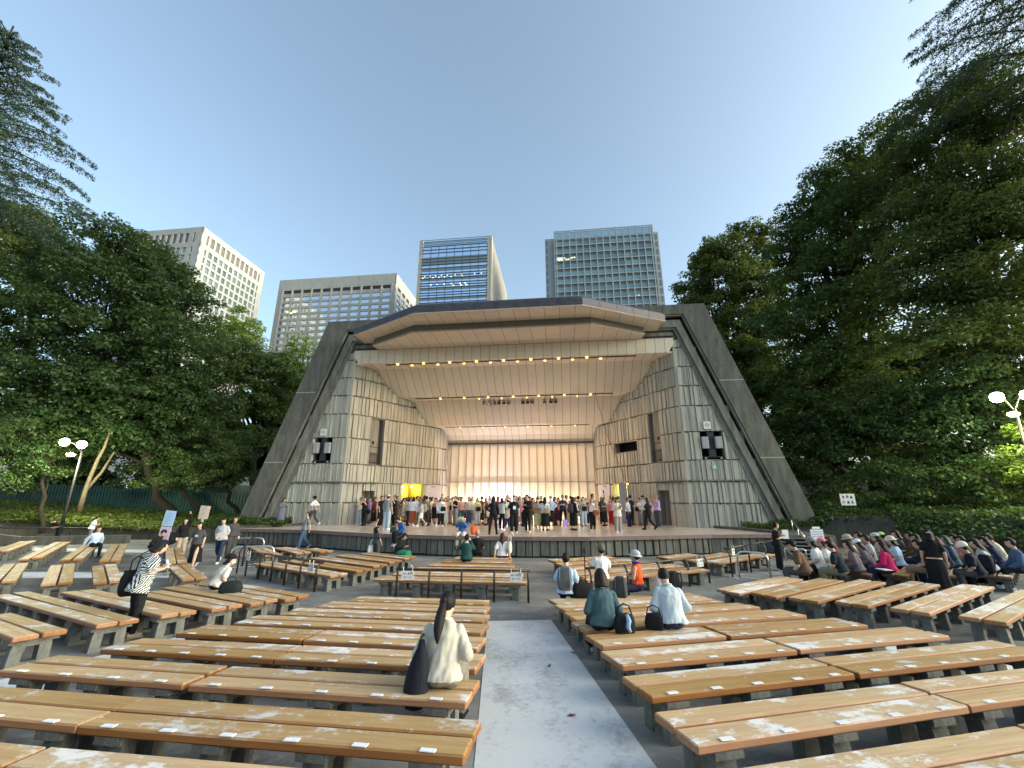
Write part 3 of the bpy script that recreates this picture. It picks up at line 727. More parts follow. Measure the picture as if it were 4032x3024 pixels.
# glass tower with louvre bands
t3 = hthing('glass_tower', 'blue glass tower with dark horizontal louvres and beige fins behind the canopy', 'building', 0, 0, 0)
xa, xb, y0, y1 = -55.7, -26.4, 158.5, 212
MB().box(xa, y0, -1, xb, y0+2, 112).build('glass_wall', skyglass('blue curtain glass', (.72, .86, 1.0), (.55, .72, .95)), t3)
MB().box(xa, y0+2.01, -1, xb, y1, 111).build('tower_core', plain('beige tower', (.46,.42,.34), .8), t3)
M_teal = plain('grey green spandrel', (.16, .22, .24), .35)
mb = MB()
for z in range(12): mb.box(xa, y0-.12, 104.6-4.75*z-.5 if z else 102.2, xb, y0-.01, (104.6-4.75*z+.9) if z else 106.3)
mb.build('spandrel', M_teal, t3)
M_lv = plain('dark navy louvre', (.05, .06, .085), .5)
for k, z in enumerate((115.2,113.6,111.9,110.2,108.5,105.5,104.0,102.5,100.8,98.1,96.9,95.6,93.4,92.2,91.0,88.7,87.5,86.2,83.9,82.7,81.5)):
    MB().box(xa-.6, y0-.30, z-.12, xb+.6, y0-.14, z+.08).build('louvre', M_lv if k > 4 else plain('grey louvre', (.12,.13,.14), .5), t3)
mb = MB()
for k in range(1, 8): x = xa + (xb-xa)*k/8; mb.box(x-.08, y0-.2, 60, x+.08, y0-.13, 112)
mb.build('mullion', M_lv, t3)
M_bei = concrete('beige stone fins', (.44, .42, .37), .08, .3, .03)
for (a, b) in ((xa-1.9, xa-1.3), (xa-1.2, xa-.2), (xb+.2, xb+1.2), (xb+1.4, xb+2.3)): MB().box(a, y0-.1, -1, b, y0+1.5, 115.6).build('corner_fin', M_bei, t3)
mb = MB()
for k in range(26): y = y0+2+k*2.0; mb.box(xb+.3, y, -1, xb+2.2, y+1.0, 114.8)
mb.box(xb+.0, y0+1.6, -1, xb+1.1, y1, 113.5); mb.build('side_fins', M_bei, t3)
MB().box(xa, y0+.5, 112, xb, y0+.9, 115.2).build('roof_screen', skyglass('pale roof glazing', (.55,.70,.74), (.45,.6,.66)), t3)
mb = MB()
for (z, xs) in ((97.0, (.05,.13,.22,.31,.4,.52,.62,.82,.92)), (96.1, (.02,.18,.27,.36,.46,.63)), (92.6, (.15,.25,.36,.47,.6,.68)), (91.8, (.5,.62,.7))):
    for t in xs: mb.box(xa+(xb-xa)*t-.28, y0-.06, z-.28, xa+(xb-xa)*t+.28, y0-.012, z+.2)
mb.build('lit_ceiling_light', M_lit, t3)
# lattice tower at the right
t4 = hthing('lattice_tower', 'tall office tower with a white lattice over blue green windows right of centre', 'building', 0, 0, 0)
xa, xb, y0 = 3.3, 45.4, 158.2
M_lat = plain('pale grey lattice', (.34, .38, .39), .6, var=.06, scale=.3)
cx = [4.3 + 2.86*k for k in range(15)]; rz_ = [114.8 - 3.66*k for k in range(16)]
mb = MB()
for x in cx: mb.box(x-.22, y0-.35, 40, x+.22, y0, 115.0)
mb.box(xa, y0-.35, 40, xa+.35, y0, 115.0); mb.box(xb-.35, y0-.35, 40, xb, y0, 115.0)
for z in rz_: mb.box(xa, y0-.30, z-.28, xb, y0-.01, z+.15)
mb.build('facade_lattice', M_lat, t4)
MB().box(xa, y0+.62, -1, xb, y0+34, 110.6).build('tower_core', plain('lattice tower core', (.16,.19,.20), .6), t4)
M_g4 = glass_mat('blue green office glass', (.10, .16, .165), (.30, .44, .46), .1); M_bl = plain('window head panel', (.14,.17,.17), .5)
rects = []; head = MB()
for z in rz_[1:]:
    for a, b in zip([xa+.35]+[c+.22 for c in cx], [c-.22 for c in cx]+[xb-.35]):
        if b-a < .3: continue
        rects.append((a, y0+.3, z-3.66+.15, b, y0+.36, z-.28-1.0)); head.box(a, y0+.2, z-1.28, b, y0+.38, z-.28)
tag(head.build('blind_panel', M_bl, t4), None, None, None, 'stuff'); panes('window', rects, M_g4, t4)
mb = MB()
for a, b in zip([xa+.35]+[c+.22 for c in cx], [c-.22 for c in cx]+[xb-.35]): mb.box(a, y0+.2, 111.3, b, y0+.3, 114.4)
mb.build('roof_screen', skyglass('roof screen glass', (.5,.62,.64), (.3,.4,.42)), t4)
for a, b in ((xa-3.9, xa), (xb, xb+2.3)): MB().box(a, y0+1.2, -1, b, y0+33, 112.3).build('tower_wing', M_lat, t4)
mb = MB()
for k in range(18): mb.box(xa-3.6, y0+1.1, 108.6-3.66*k, xa-2.8, y0+1.19, 111.2-3.66*k); mb.box(xb+1.0, y0+1.1, 108.6-3.66*k, xb+1.9, y0+1.19, 111.2-3.66*k)
mb.build('wing_slots', plain('wing slot glass', (.18,.19,.2), .3), t4)
mb = MB()
for (x, z) in ((4.7,101.5),(5.4,100.6),(6.0,101.4),(6.6,100.8),(7.6,101.6),(8.4,100.9),(9.3,101.0),(10.2,101.4),(11.0,101.7),(11.9,101.7)): mb.box(x-.3, y0+.1, z-.12, x+.35, y0+.19, z+.15)
for (x, z) in ((33.4,82.1),(36.2,82.1),(37.3,82.2)): mb.box(x-.3, y0+.1, z-.15, x+.3, y0+.19, z+.15)
mb.build('lit_ceiling_light', M_lit, t4)
MB().box(4.6, y0+.12, 100.0, 7.0, y0+.19, 102.1).add([], []).build('lit_window', plain('lit room', (.5,.48,.4), .6, emit=(.9,.85,.6), estr=.25), t4)
# ---------------------------------------------------------------- benches
def plank_mat():
    m, nt, b = nodemat('weathered orange plank'); b.inputs['Specular IOR Level'].default_value = .35
    v = coords(nt, (.5, 9, 9), rnd=True); g = noise(nt, v, 2.4, 7, .68)
    v2 = coords(nt, (1, 1.6, 1), rnd=True); w = noise(nt, v2, 2.3, 9, .72); sp = noise(nt, coords(nt, (1, 1.4, 1), rnd=True), 9, 4, .6); low = noise(nt, v2, .55, 3, .5)
    geo = nt.nodes.new('ShaderNodeNewGeometry'); vt = nt.nodes.new('ShaderNodeVectorTransform'); vt.vector_type = 'NORMAL'; vt.convert_from = 'WORLD'; vt.convert_to = 'OBJECT'
    nt.links.new(geo.outputs['Normal'], vt.inputs[0]); sx = nt.nodes.new('ShaderNodeSeparateXYZ'); nt.links.new(vt.outputs[0], sx.inputs[0])
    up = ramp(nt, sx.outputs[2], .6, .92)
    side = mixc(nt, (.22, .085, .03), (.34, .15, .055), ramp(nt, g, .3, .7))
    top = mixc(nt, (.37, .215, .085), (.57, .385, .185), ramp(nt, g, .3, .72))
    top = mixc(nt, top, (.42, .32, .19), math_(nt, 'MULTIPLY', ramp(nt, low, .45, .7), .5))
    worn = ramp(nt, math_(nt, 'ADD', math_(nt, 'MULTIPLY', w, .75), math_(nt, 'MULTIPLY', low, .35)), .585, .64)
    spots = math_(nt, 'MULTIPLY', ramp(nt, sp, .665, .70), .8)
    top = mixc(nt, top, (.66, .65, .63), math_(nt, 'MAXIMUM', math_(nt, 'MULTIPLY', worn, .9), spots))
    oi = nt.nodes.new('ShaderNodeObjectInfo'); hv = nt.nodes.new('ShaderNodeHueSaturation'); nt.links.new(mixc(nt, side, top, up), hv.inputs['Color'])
    rr = nt.nodes.new('ShaderNodeMapRange'); nt.links.new(oi.outputs['Random'], rr.inputs[0]); rr.inputs[3].default_value = .76; rr.inputs[4].default_value = 1.2
    nt.links.new(rr.outputs[0], hv.inputs['Value']); r2 = nt.nodes.new('ShaderNodeMapRange'); nt.links.new(oi.outputs['Random'], r2.inputs[0]); r2.inputs[3].default_value = 1.12; r2.inputs[4].default_value = .86
    nt.links.new(r2.outputs[0], hv.inputs['Saturation']); nt.links.new(hv.outputs[0], b.inputs['Base Color'])
    b.inputs['Roughness'].default_value = .62; bump(nt, b, g, .25, .01); return m
M_plank = plank_mat()
C_leg = concrete('bench leg concrete', (.17, .17, .15), .6, 2.5, .25)
M_tag = plain('white number plate', (.78, .80, .82), .4, var=.03)
def leg_mesh():
    mb = MB(); xw = .10
    mb.box(-.12, -.255, .295, .12, .255, .36); mb.box(-.085, -.20, .245, .085, .20, .295)
    for s in (-1, 1):
        a, b = sorted((s*.075, s*.205)); a2, b2 = sorted((s*.085, s*.215))
        mb.loft([[(-.085, a, .245), (.085, a, .245), (.085, b, .245), (-.085, b, .245)], [(-.09, a2, -.05), (.09, a2, -.05), (.09, b2, -.05), (-.09, b2, -.05)]])
    mb.box(-.07, -.11, -.05, .07, .11, .05)
    return mb.mesh('leg', C_leg)
LEG = leg_mesh()
TAGM = MB().box(-.055, -.026, .0, .055, .020, .006).mesh('number_plate', M_tag)
PLK = {}
def plank(L):
    key = round(L, 1)
    if key not in PLK:
        mb = MB(); b = .012
        rings = []
        for x, k in ((-.5*L, .01), (-.5*L+.012, 0), (.5*L-.012, 0), (.5*L, .01)):
            rings.append([(x, -.13+k, -.065+b), (x, -.13+b, -.065+k), (x, .13-b, -.065+k), (x, .13-k, -.065+b), (x, .13-k, -b), (x, .13-b, -k), (x, -.13+b, -k), (x, -.13+k, -b)])
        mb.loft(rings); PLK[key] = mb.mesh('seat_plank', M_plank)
    return PLK[key]
BENCHES = []
def bench(p, q, label, group, plates=1, h=.42, name='bench'):
    """p, q: ends of the gap between the two planks (plan), near side = camera side"""
    if p[0] > q[0]: p, q = q, p
    zp, zq = gz(p[1]), gz(q[1]); P, Q = Vector((*p, zp)), Vector((*q, zq)); L = (Q-P).length
    ex = (Q-P).normalized(); n = Vector((0, -slope((p[1]+q[1])/2), 1)).normalized(); ez = (n - ex*n.dot(ex)).normalized(); ey = ez.cross(ex)
    t = thing(name, label, 'bench', (P+Q)/2, 0, group)
    t.rotation_euler = Matrix((ex, ey, ez)).transposed().to_euler()
    L = round(L, 1)
    for s in (-1, 1):
        o = link('seat_plank', plank(L), t, (0, s*.145, h)); o.rotation_euler = (R.uniform(-.008, .008), R.uniform(-.003, .003), R.uniform(-.003, .003)); o.location.z += R.uniform(-.004, .004)
    nl = max(2, round(L/.8)); 
    for i in range(nl):
        x = -L/2 + .28 + (L-.56)*i/(nl-1); o = link('leg', LEG, t, (x, 0, h-.42+.0)); o.rotation_euler = (0, 0, R.uniform(-.03, .03))
    if plates:
        k = max(2, int(L/.47)); 
        for i in range(k):
            x = -L/2 + L*(i+.5)/k
            o = link('number_plate', TAGM, t, (x + R.uniform(-.01, .01), -.252 - (0 if plates == 1 else 0), h+.001)); o.rotation_euler = (0, 0, R.uniform(-.05, .05))
    BENCHES.append((t, p, q)); return t
ordn = ['nearest', 'second', 'third', 'fourth', 'fifth', 'sixth', 'seventh', 'eighth', 'ninth']
GA, GB = 'benches left of the centre aisle', 'benches right of the centre aisle'
rowsL = [((-6.0,3.62),(-3.32,3.2),(-.33,2.78)), ((-6.1,4.5),(-3.35,4.05),(-.31,3.62)), ((-5.45,5.3),(-3.17,4.92),(-.34,4.48)), ((-5.1,6.08),(-2.72,5.7),(-.37,5.33)), ((-4.75,6.85),(-2.77,6.48),(-.4,6.1)),
         ((-4.33,7.5),None,(-.42,6.88)), ((-3.97,8.13),None,(-.43,7.55)), ((-3.6,8.75),None,(-.45,8.27)), ((-3.28,9.36),None,(-.47,8.93))]
names = ['lowest row in the picture'] + [f'{o} full row up' for o in ('first','second','third','fourth')] + ['fourth row from the far end', 'third row from the far end', 'second row from the far end', 'farthest row']
for (a, j, b), nm in zip(rowsL, names):
    if j:
        d = .02; bench(a, (j[0]-d, j[1]+.003), f'worn orange bench left of the aisle, {nm}, left piece', GA)
        bench((j[0]+d, j[1]-.003), b, f'worn orange bench left of the aisle, {nm}, aisle end piece', GA)
    else: bench(a, b, f'long orange bench left of the aisle, {nm} of that block', GA)
rowsR = [((1.38,2.9),(4.0,3.52),(6.7,4.2)), ((1.27,3.75),(3.87,4.4),(6.6,5.08)), ((1.19,4.6),(3.55,5.21),(6.5,5.95)), ((1.14,5.44),(3.5,6.05),(6.02,6.7)), ((1.07,6.23),(2.97,6.73),(5.42,7.33)),
         ((1.0,7.0),None,(4.97,8.06)), ((.95,7.7),None,(4.55,8.7)), ((.88,8.38),None,(4.15,9.3)), ((.83,9.05),None,(4.0,9.78))]
for (a, j, b), nm in zip(rowsR, names):
    if j:
        bench(a, (j[0]-.02, j[1]-.005), f'worn orange bench right of the aisle, {nm}, aisle end piece', GB)
        bench((j[0]+.02, j[1]+.005), b, f'worn orange bench right of the aisle, {nm}, right piece', GB)
    else: bench(a, b, f'long orange bench right of the aisle, {nm} of that block', GB)
def block(items, group, desc, order, plates=1):
    for i, (p, q) in enumerate(items): bench(p, q, desc.format(order[i]), group, plates)
block([((-3.6,11.87),(.42,11.42)), ((-3.3,12.62),(.32,12.2)), ((-2.9,13.34),(.2,12.98)), ((-2.6,14.1),(.08,13.8)), ((-2.3,14.86),(-.03,14.62)), ((-2.0,15.62),(-.12,15.42))],
      'benches in the centre block below the stage', 'plank bench in the centre block, {} from the middle railing', ['first','second','third','fourth','fifth','sixth and shortest'])
block([((1.84,11.75),(5.7,13.35)), ((1.72,12.5),(5.2,13.95)), ((1.59,13.3),(4.6,14.55)), ((1.47,14.1),(4.1,15.15)), ((1.34,14.9),(3.55,15.78))],
      'benches in the block right of centre below the stage', 'plank bench right of centre, {} from the long slanted railing', ['first','second','third','fourth','fifth'])
block([((6.5,14.5),(9.7,16.75)), ((5.9,15.1),(8.2,16.7)), ((5.3,15.7),(6.8,16.5))],
      'benches by the right front railing', 'plank bench behind the short right railing, {}', ['longest, beside the railing','middle one','shortest, nearest the stage'], 0)
block([((-8.2,14.52),(-4.75,12.3)), ((-7.6,15.15),(-4.3,13.02)), ((-6.95,15.75),(-4.1,13.9)), ((-6.3,16.35),(-3.85,14.77)), ((-5.6,16.85),(-3.55,15.55))],
      'benches behind the left railing', 'plank bench behind the bent left railing, {} from the railing', ['first','second','third','fourth','fifth'], 0)
block([((-8.38,18.2),(-7.25,17.3)), ((-9.8,18.6),(-7.95,16.9)), ((-10.9,18.8),(-8.8,16.3))], 'short benches at the left of the stage wall',
      'short reddish plank bench by the left stage wall, {}', ['smallest and nearest the stage','middle one','longest, beside the railing'], 0)
block([((-8.9,7.75),(-6.69,6.56)), ((-11.05,9.95),(-6.25,7.28)), ((-9.9,10.26),(-5.81,7.97)), ((-8.2,10.15),(-5.34,8.54)), ((-8.08,10.8),(-4.93,9.06)), ((-7.5,11.2),(-4.54,9.57))],
      'benches in the left middle block', 'bleached plank bench in the left middle block, {}', ['at the lower left edge of the picture','second from the lower left','third, behind the leaf patterned shirt','fourth from the lower left','holding the person in the black beret','farthest, beside the open floor'], 0)
block([((-13.0,11.4),(-15.9,14.25)), ((-11.34,11.2),(-14.25,14.1)), ((-10.2,11.35),(-12.85,14.0)), ((-8.3,11.75),(-10.5,14.0))],
      'benches pointing away at the left', 'bench pointing away at the left, near row, {}', ['leftmost','second from the left','third from the left','fourth, right of the leaf patterned shirt'], 0)
block([((-20.2,17.4),(-23.4,21.2)), ((-16.75,15.4),(-21.4,20.9)), ((-15.1,15.2),(-18.5,19.25)), ((-13.6,15.0),(-17.6,19.7)), ((-10.95,14.5),(-14.3,18.6))],
      'benches pointing away at the far left', 'pale bench pointing away at the far left, {}', ['leftmost, cut off by the picture edge','second from the left','third from the left','fourth from the left','fifth, in front of the people with signs'], 0)
block([((4.9,10.25),(7.4,11.85)), ((5.45,9.82),(8.3,11.65)), ((5.96,9.3),(9.2,11.45)), ((6.6,8.85),(10.3,11.2)), ((7.15,8.2),(11.3,10.9)), ((7.7,7.5),(11.9,10.2))],
      'benches in the right middle block', 'bleached plank bench in the right middle block, {}', ['farthest left and shortest','second from the left','third from the left','fourth from the left','fifth from the left','at the right edge of the picture'], 0)
block([((8.65,12.72),(10.9,15.0)), ((9.6,12.4),(12.3,15.0)), ((10.5,12.3),(13.6,14.9)), ((11.75,12.15),(14.9,14.8)), ((13.15,12.15),(16.6,14.9)), ((14.9,12.2),(18.4,15.0))],
      'benches under the seated crowd at the right', 'plank bench under the seated crowd at the right, {}', ['leftmost','second from the left','third from the left','fourth from the left','fifth, beside the white beanie','rightmost'], 0)

# ---------------------------------------------------------------- railings and notices
def railing(name, label, cat, posts, h, mat_, r=.026, bend=None, group=None, r2=None):
    t = thing(name, label, cat, (posts[0][0], posts[0][1], 0), 0, group); o = Vector((posts[0][0], posts[0][1], 0))
    for p in posts:
        mb = MB(); q = Vector((*p, 0)) - o
        if bend is not None: b = Vector(bend); mb.tube([q, q + Vector((0,0,h-.16)), q + b*.45 + Vector((0,0,h-.05)), q + b + Vector((0,0,h))], r, 8)
        else: mb.tube([q, q + Vector((0,0,h))], r, 8)
        mb.build('post', mat_, t, True)
    mb = MB(); b = Vector(bend) if bend is not None else Vector((0,0,0)); pts = [Vector((*p, h)) - o + b for p in posts]
    d = (pts[0]-pts[1]).normalized()*.06; mb.tube([pts[0]+d] + pts[1:-1] + [pts[-1]-(pts[-2]-pts[-1]).normalized()*.06], r, 8); mb.build('handrail', mat_, t, True)
    return t
railing('railing', 'dark brown steel railing with five posts in front of the centre block', 'railing', [(-2.9,11.3),(-2.08,11.24),(-1.26,11.18),(-.44,11.12),(.4,11.06)], .70, M_brn, .028, (0,.09,0))
railing('railing', 'long dark brown slanted railing before the block right of centre', 'railing', [(2.0,11.3),(3.05,11.8),(4.1,12.35),(5.1,12.9),(5.9,13.4)], .72, M_brn, .028, (-.06,.11,0))
railing('railing', 'short dark brown railing at the right before the stage', 'railing', [(7.05,14.3),(8.15,15.2),(9.25,16.1),(10.2,16.85)], .85, M_brn, .028, (-.08,.11,0))
railing('railing', 'dark brown railing with six posts before the left front benches', 'railing', [(-5.35,12.2),(-6.0,12.65),(-6.65,13.1),(-7.3,13.55),(-7.95,14.0),(-8.65,14.5)], .72, M_brn, .028, (.08,.12,0))
railing('railing', 'dark brown railing running towards the stage at the left', 'railing', [(-9.25,15.0),(-9.95,16.4),(-10.7,17.9),(-11.5,19.3)], .85, M_brn, .028, (.12,.06,0))
M_steel = plain('brushed stainless steel', (.62, .64, .66), .28, metal=.9, var=.05)
def hoop(a, b, h, label):
    t = thing('steel_hoop_rail', label, 'handrail', (*a, 0), 0, 'stainless steel hoop rails'); A = Vector((0,0,0)); B = Vector((b[0]-a[0], b[1]-a[1], 0)); d = (B-A).normalized()
    pts = [A, A+Vector((0,0,h-.2)), A+d*.03+Vector((0,0,h-.1)), A+d*.10+Vector((0,0,h-.03)), A+d*.22+Vector((0,0,h)), B-d*.22+Vector((0,0,h)), B-d*.10+Vector((0,0,h-.03)), B-d*.03+Vector((0,0,h-.1)), B+Vector((0,0,h-.2)), B]
    mb = MB(); mb.tube(pts, .03, 10); mb.build('tube', M_steel, t, True)
hoop((-10.15,15.95), (-8.85,16.4), .72, 'stainless steel hoop rail at the left, the nearer one')
hoop((-12.55,19.1), (-11.0,19.45), .72, 'stainless steel hoop rail at the left, the one nearer the stage')
hoop((7.3,14.35), (7.95,13.75), .78, 'stainless steel hoop rail at the right, the nearer one')
FT = math.radians(15.3)
def pxp(u, v, Y):
    a = (u-2016)/1620; b = (1512-v)/1620; y = math.cos(FT) - b*math.sin(FT); k = math.sin(FT) + b*math.cos(FT); t = Y/y
    return (a*t, Y, k*t + CAMZ)
a_, b_ = pxp(3088,2157,17.9), pxp(3170,2163,17.7); mb = MB(); mb.tube([(a_[0],a_[1],0),(a_[0],a_[1],a_[2]-.05),(a_[0]+.06,a_[1],a_[2]),(b_[0]-.06,b_[1],b_[2]),(b_[0],b_[1],b_[2]-.05),(b_[0],b_[1],0)], .028, 8)
tag(mb.build('handrail', M_steel, None, True), 'stainless steel bar across the foot of the stage stairs', 'handrail')
a_, b_ = pxp(3115,2043,20.4), pxp(3167,2112,18.9); mb = MB(); mb.tube([a_, b_, (b_[0],b_[1],b_[2]-.1)], .026, 8); mb.tube([(a_[0],a_[1],.8), a_], .018, 6); mb.tube([((a_[0]+b_[0])/2,(a_[1]+b_[1])/2,.4), ((a_[0]+b_[0])/2,(a_[1]+b_[1])/2,(a_[2]+b_[2])/2)], .018, 6)
tag(mb.build('stair_handrail', M_steel, None, True), 'sloping stainless handrail beside the stage stairs', 'handrail')
def notice(label, x, y, z, rz, l1, l2, w=.30, h=.2):
    t = thing('paper_notice', label, 'notice', (x, y, z), rz, 'white row notices tied to the railings')
    mb = MB(); mb.box(-w/2, -.004, -h/2, w/2, .004, h/2); mb.build('paper', M_white, t)
    for s in (-1, 1): mb = MB(); mb.tube([(s*w*.38, 0, h/2-.01), (s*w*.40, .01, h/2+.09)], .008, 5); mb.build('tie', M_tag, t)
    text_mesh(l1, .085, M_blackp, 'printed_line', t, (0, -.0065, h*.2), (PI/2, 0, 0)); text_mesh(l2, .075, M_blackp, 'printed_line', t, (0, -.0065, -h*.23), (PI/2, 0, 0))
notice('white row notice on the left end of the centre railing', -2.62, 11.24, .58, 0, 'A1-6列', '22～31')
notice('white row notice on the right end of the centre railing', .10, 11.04, .58, 0, 'A1-6列', '22～31')
notice('white row notice on the railing right of centre', 5.55, 13.10, .60, .45, 'A1-5列', '32～41', .26, .2)
notice('small white notice at the near end of the right front railing', 7.25, 14.45, .74, .7, 'A列', '42', .2, .2)
notice('small white notice at the far end of the right front railing', 9.9, 16.6, .74, .7, 'A列', '46', .2, .2)
notice('white row notice on the near end of the left railing', -5.55, 12.28, .60, -.6, 'A1-5列', '11～21', .24, .2)
notice('small white notice on the far end of the left railing', -8.55, 14.35, .60, -.6, 'A列', '1～10', .2, .2)

# ---------------------------------------------------------------- banks, retaining walls, fence, lamps
C_wall = concrete('retaining wall concrete', (.10, .095, .082), .5, .6, .2)
def wallthing(name, label, pts, h0, h1, w=.35, z0=-.3):
    mb = MB()
    for i in range(len(pts)-1): mb.prism([pts[i], pts[i+1], (pts[i+1][0], pts[i+1][1]+w), (pts[i][0], pts[i][1]+w)], z0, [h0[i], h0[i+1], h0[i+1], h0[i]])
    return tag(mb.build(name, C_wall), label, 'wall')
wallthing('retaining_wall', 'dark stained concrete retaining wall under the left hedge bank', [(-60,26),(-34,25.6),(-27,26.6),(-20.7,26.3),(-15.6,24.2)], [2.2,1.5,1.15,.72,.78], None)
wallthing('low_wall', 'low grey concrete wall with a slanted end behind the far left benches', [(-36,21.5),(-30,22.5),(-25.8,22.9),(-21.3,24.2)], [1.6,.95,.45,.43], None, .25)
wallthing('retaining_wall', 'dark concrete retaining wall behind the seated crowd at the right', [(13.4,22.8),(16,23.0),(18.5,20.8),(20.2,17.2),(21.2,12.5),(22,4)], [.95,1.5,1.55,1.6,1.65,1.7], None, .5)
mb = MB(); mb.tube([(-34,22.0,1.75),(-29.5,23.0,1.35),(-27.3,23.4,.85),(-21.6,24.75,.80),(-21.35,24.8,.7),(-21.3,24.8,.42)], .03, 8)
for x, y in ((-27.2,23.4),(-24.4,24.1),(-22.1,24.6)): mb.tube([(x,y,.4),(x,y,.82)], .022, 6)
tag(mb.build('handrail', M_brn, None, True), 'dark steel handrail above the low wall at the far left', 'handrail')
M_earth = plain('dark brown earth', (.035, .032, .02), .95, var=.4, scale=1.5)  # dark brown soil of the banks
def gridbank(name, pts_front, pts_back, z_f, z_b, m=M_earth):
    mb = MB(); n = 12; fr = pts_front; 
    for i in range(len(fr)-1):
        mb.quad((*fr[i], z_f[i]), (*fr[i+1], z_f[i+1]), (*pts_back[i+1], z_b[i+1]), (*pts_back[i], z_b[i]))
    return tag(mb.build(name, m), None, None, None, 'structure')
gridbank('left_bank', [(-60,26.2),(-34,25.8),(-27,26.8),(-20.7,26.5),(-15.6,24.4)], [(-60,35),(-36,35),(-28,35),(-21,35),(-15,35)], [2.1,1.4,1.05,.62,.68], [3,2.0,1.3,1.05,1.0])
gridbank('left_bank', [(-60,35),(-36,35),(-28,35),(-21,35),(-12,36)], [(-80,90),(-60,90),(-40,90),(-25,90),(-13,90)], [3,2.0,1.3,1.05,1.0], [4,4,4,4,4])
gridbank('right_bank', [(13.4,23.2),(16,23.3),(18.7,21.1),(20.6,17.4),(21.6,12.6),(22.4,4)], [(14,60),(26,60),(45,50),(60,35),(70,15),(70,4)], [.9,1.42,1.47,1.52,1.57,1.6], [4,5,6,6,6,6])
M_fence = plain('teal corrugated fence', (.014, .065, .055), .5, var=.25, scale=2)
t = thing('fence', 'teal corrugated metal fence behind the left hedge', 'fence', (-21.9, 33.5, 1.0), 0)
mb = MB(); x = -23.0
k = 0
while x < 6.3: mb.box(x, (.0 if k % 2 else .05), 0, x+.12, (.03 if k % 2 else .08), 2.35); x += .125; k += 1
mb.build('corrugated_panel', M_fence, t)
mb = MB(); mb.box(-23, -.04, .5, 6.3, -.005, .56); mb.box(-23, -.04, 1.9, 6.3, -.005, 1.96); mb.build('fence_rail', M_fence, t)
FT = math.radians(15.3)
def pxp(u, v, Y):
    a = (u-2016)/1620; b = (1512-v)/1620; y = math.cos(FT) - b*math.sin(FT); k = math.sin(FT) + b*math.cos(FT); t = Y/y
    return (a*t, Y, k*t + CAMZ)
def lamp_post(label, base, heads, warm, e1, e2, post_top):
    t = thing('park_lamp', label, 'street lamp', base, 0, 'lit park lamps'); B = Vector(base)
    mb = MB(); mb.tube([(0,0,-.5),(0,0,.6),(0,0,post_top-base[2])], [.10,.07,.055], 10); mb.build('pole', M_blk, t, True)
    for i, h in enumerate(heads):
        q = Vector(h) - B; mb = MB(); mb.tube([(0,0,post_top-base[2]-.1), (q.x*.5, q.y*.5, q.z-.05), (q.x, q.y, q.z+.1)], .025, 6); mb.build('arm', M_blk, t, True)
        mb = MB(); mb.loft([[(q.x+math.cos(2*PI*k/14)*r_, q.y+math.sin(2*PI*k/14)*r_, q.z+z_) for k in range(14)] for r_, z_ in ((.05,.21),(.15,.18),(.21,.07),(.21,-.07),(.14,-.17),(.04,-.21))])
        hd = mb.build('lamp_head', plain('lit white globe', (1,1,.9), .5, emit=(.95,1,.70), estr=14), t, True)
        ld = bpy.data.lights.new('lamp_light', 'POINT'); ld.energy = e1; ld.color = (.93, 1.0, .62); ld.shadow_soft_size = .3; link('lamp_light', ld, t, (q.x, q.y, q.z-.5))
    q = Vector(warm) - B; mb = MB(); mb.loft([[(q.x+math.cos(2*PI*k/14)*r_, q.y+math.sin(2*PI*k/14)*r_, q.z+z_) for k in range(14)] for r_, z_ in ((.05,.12),(.17,.07),(.2,0),(.12,-.1))])
    mb.build('warm_lamp', plain('lit orange lamp', (1,.8,.4), .5, emit=(1,.42,.08), estr=.9), t, True)
    ld = bpy.data.lights.new('lamp_light', 'POINT'); ld.energy = e2; ld.color = (1, .7, .3); ld.shadow_soft_size = .2; link('lamp_light', ld, t, (q.x, q.y-.4, q.z-.3))
lamp_post('twin headed park lamp lit white in the left shrubbery', (-25.5,24.6,1.0), [(-26.05,24.0,5.55),(-25.0,24.0,5.40)], (-25.5,24.0,4.82), 260, 60, 5.1)
lamp_post('lit park lamp in the trees at the right edge', (21.4,17.2,.6), [pxp(3925,1565,17.0),pxp(4045,1555,17.0)], pxp(3990,1632,17.05), 230, 60, 6.1)
t = thing('picture_poster', 'small white board with little coloured figures hung at the right wood edge', 'poster', pxp(3338,1967,22.9), -.35)
mb = MB(); mb.box(-.33,-.01,-.30,.33,.01,.30); mb.build('board', M_white, t)
for (x, z, c) in ((-.18,.14,(.5,.05,.06)),(.0,.16,(.1,.12,.3)),(.17,.12,(.05,.05,.06)),(-.2,-.12,(.4,.4,.42)),(.0,-.14,(.06,.06,.07)),(.18,-.13,(.12,.14,.2))):
    mb = MB(); mb.box(x-.05,-.014,z-.07,x+.05,-.011,z+.04); mb.box(x-.02,-.014,z+.04,x+.02,-.011,z+.08); mb.build('printed_figure', plain('print %.2f%.2f' % (c[0], c[2]), c, .6), t)
tag(MB().box(18.9, 25.2, .8, 18.97, 25.27, 3.2).build('poster_pole', M_blk), 'thin dark pole beside the small picture board', 'pole') if False else None

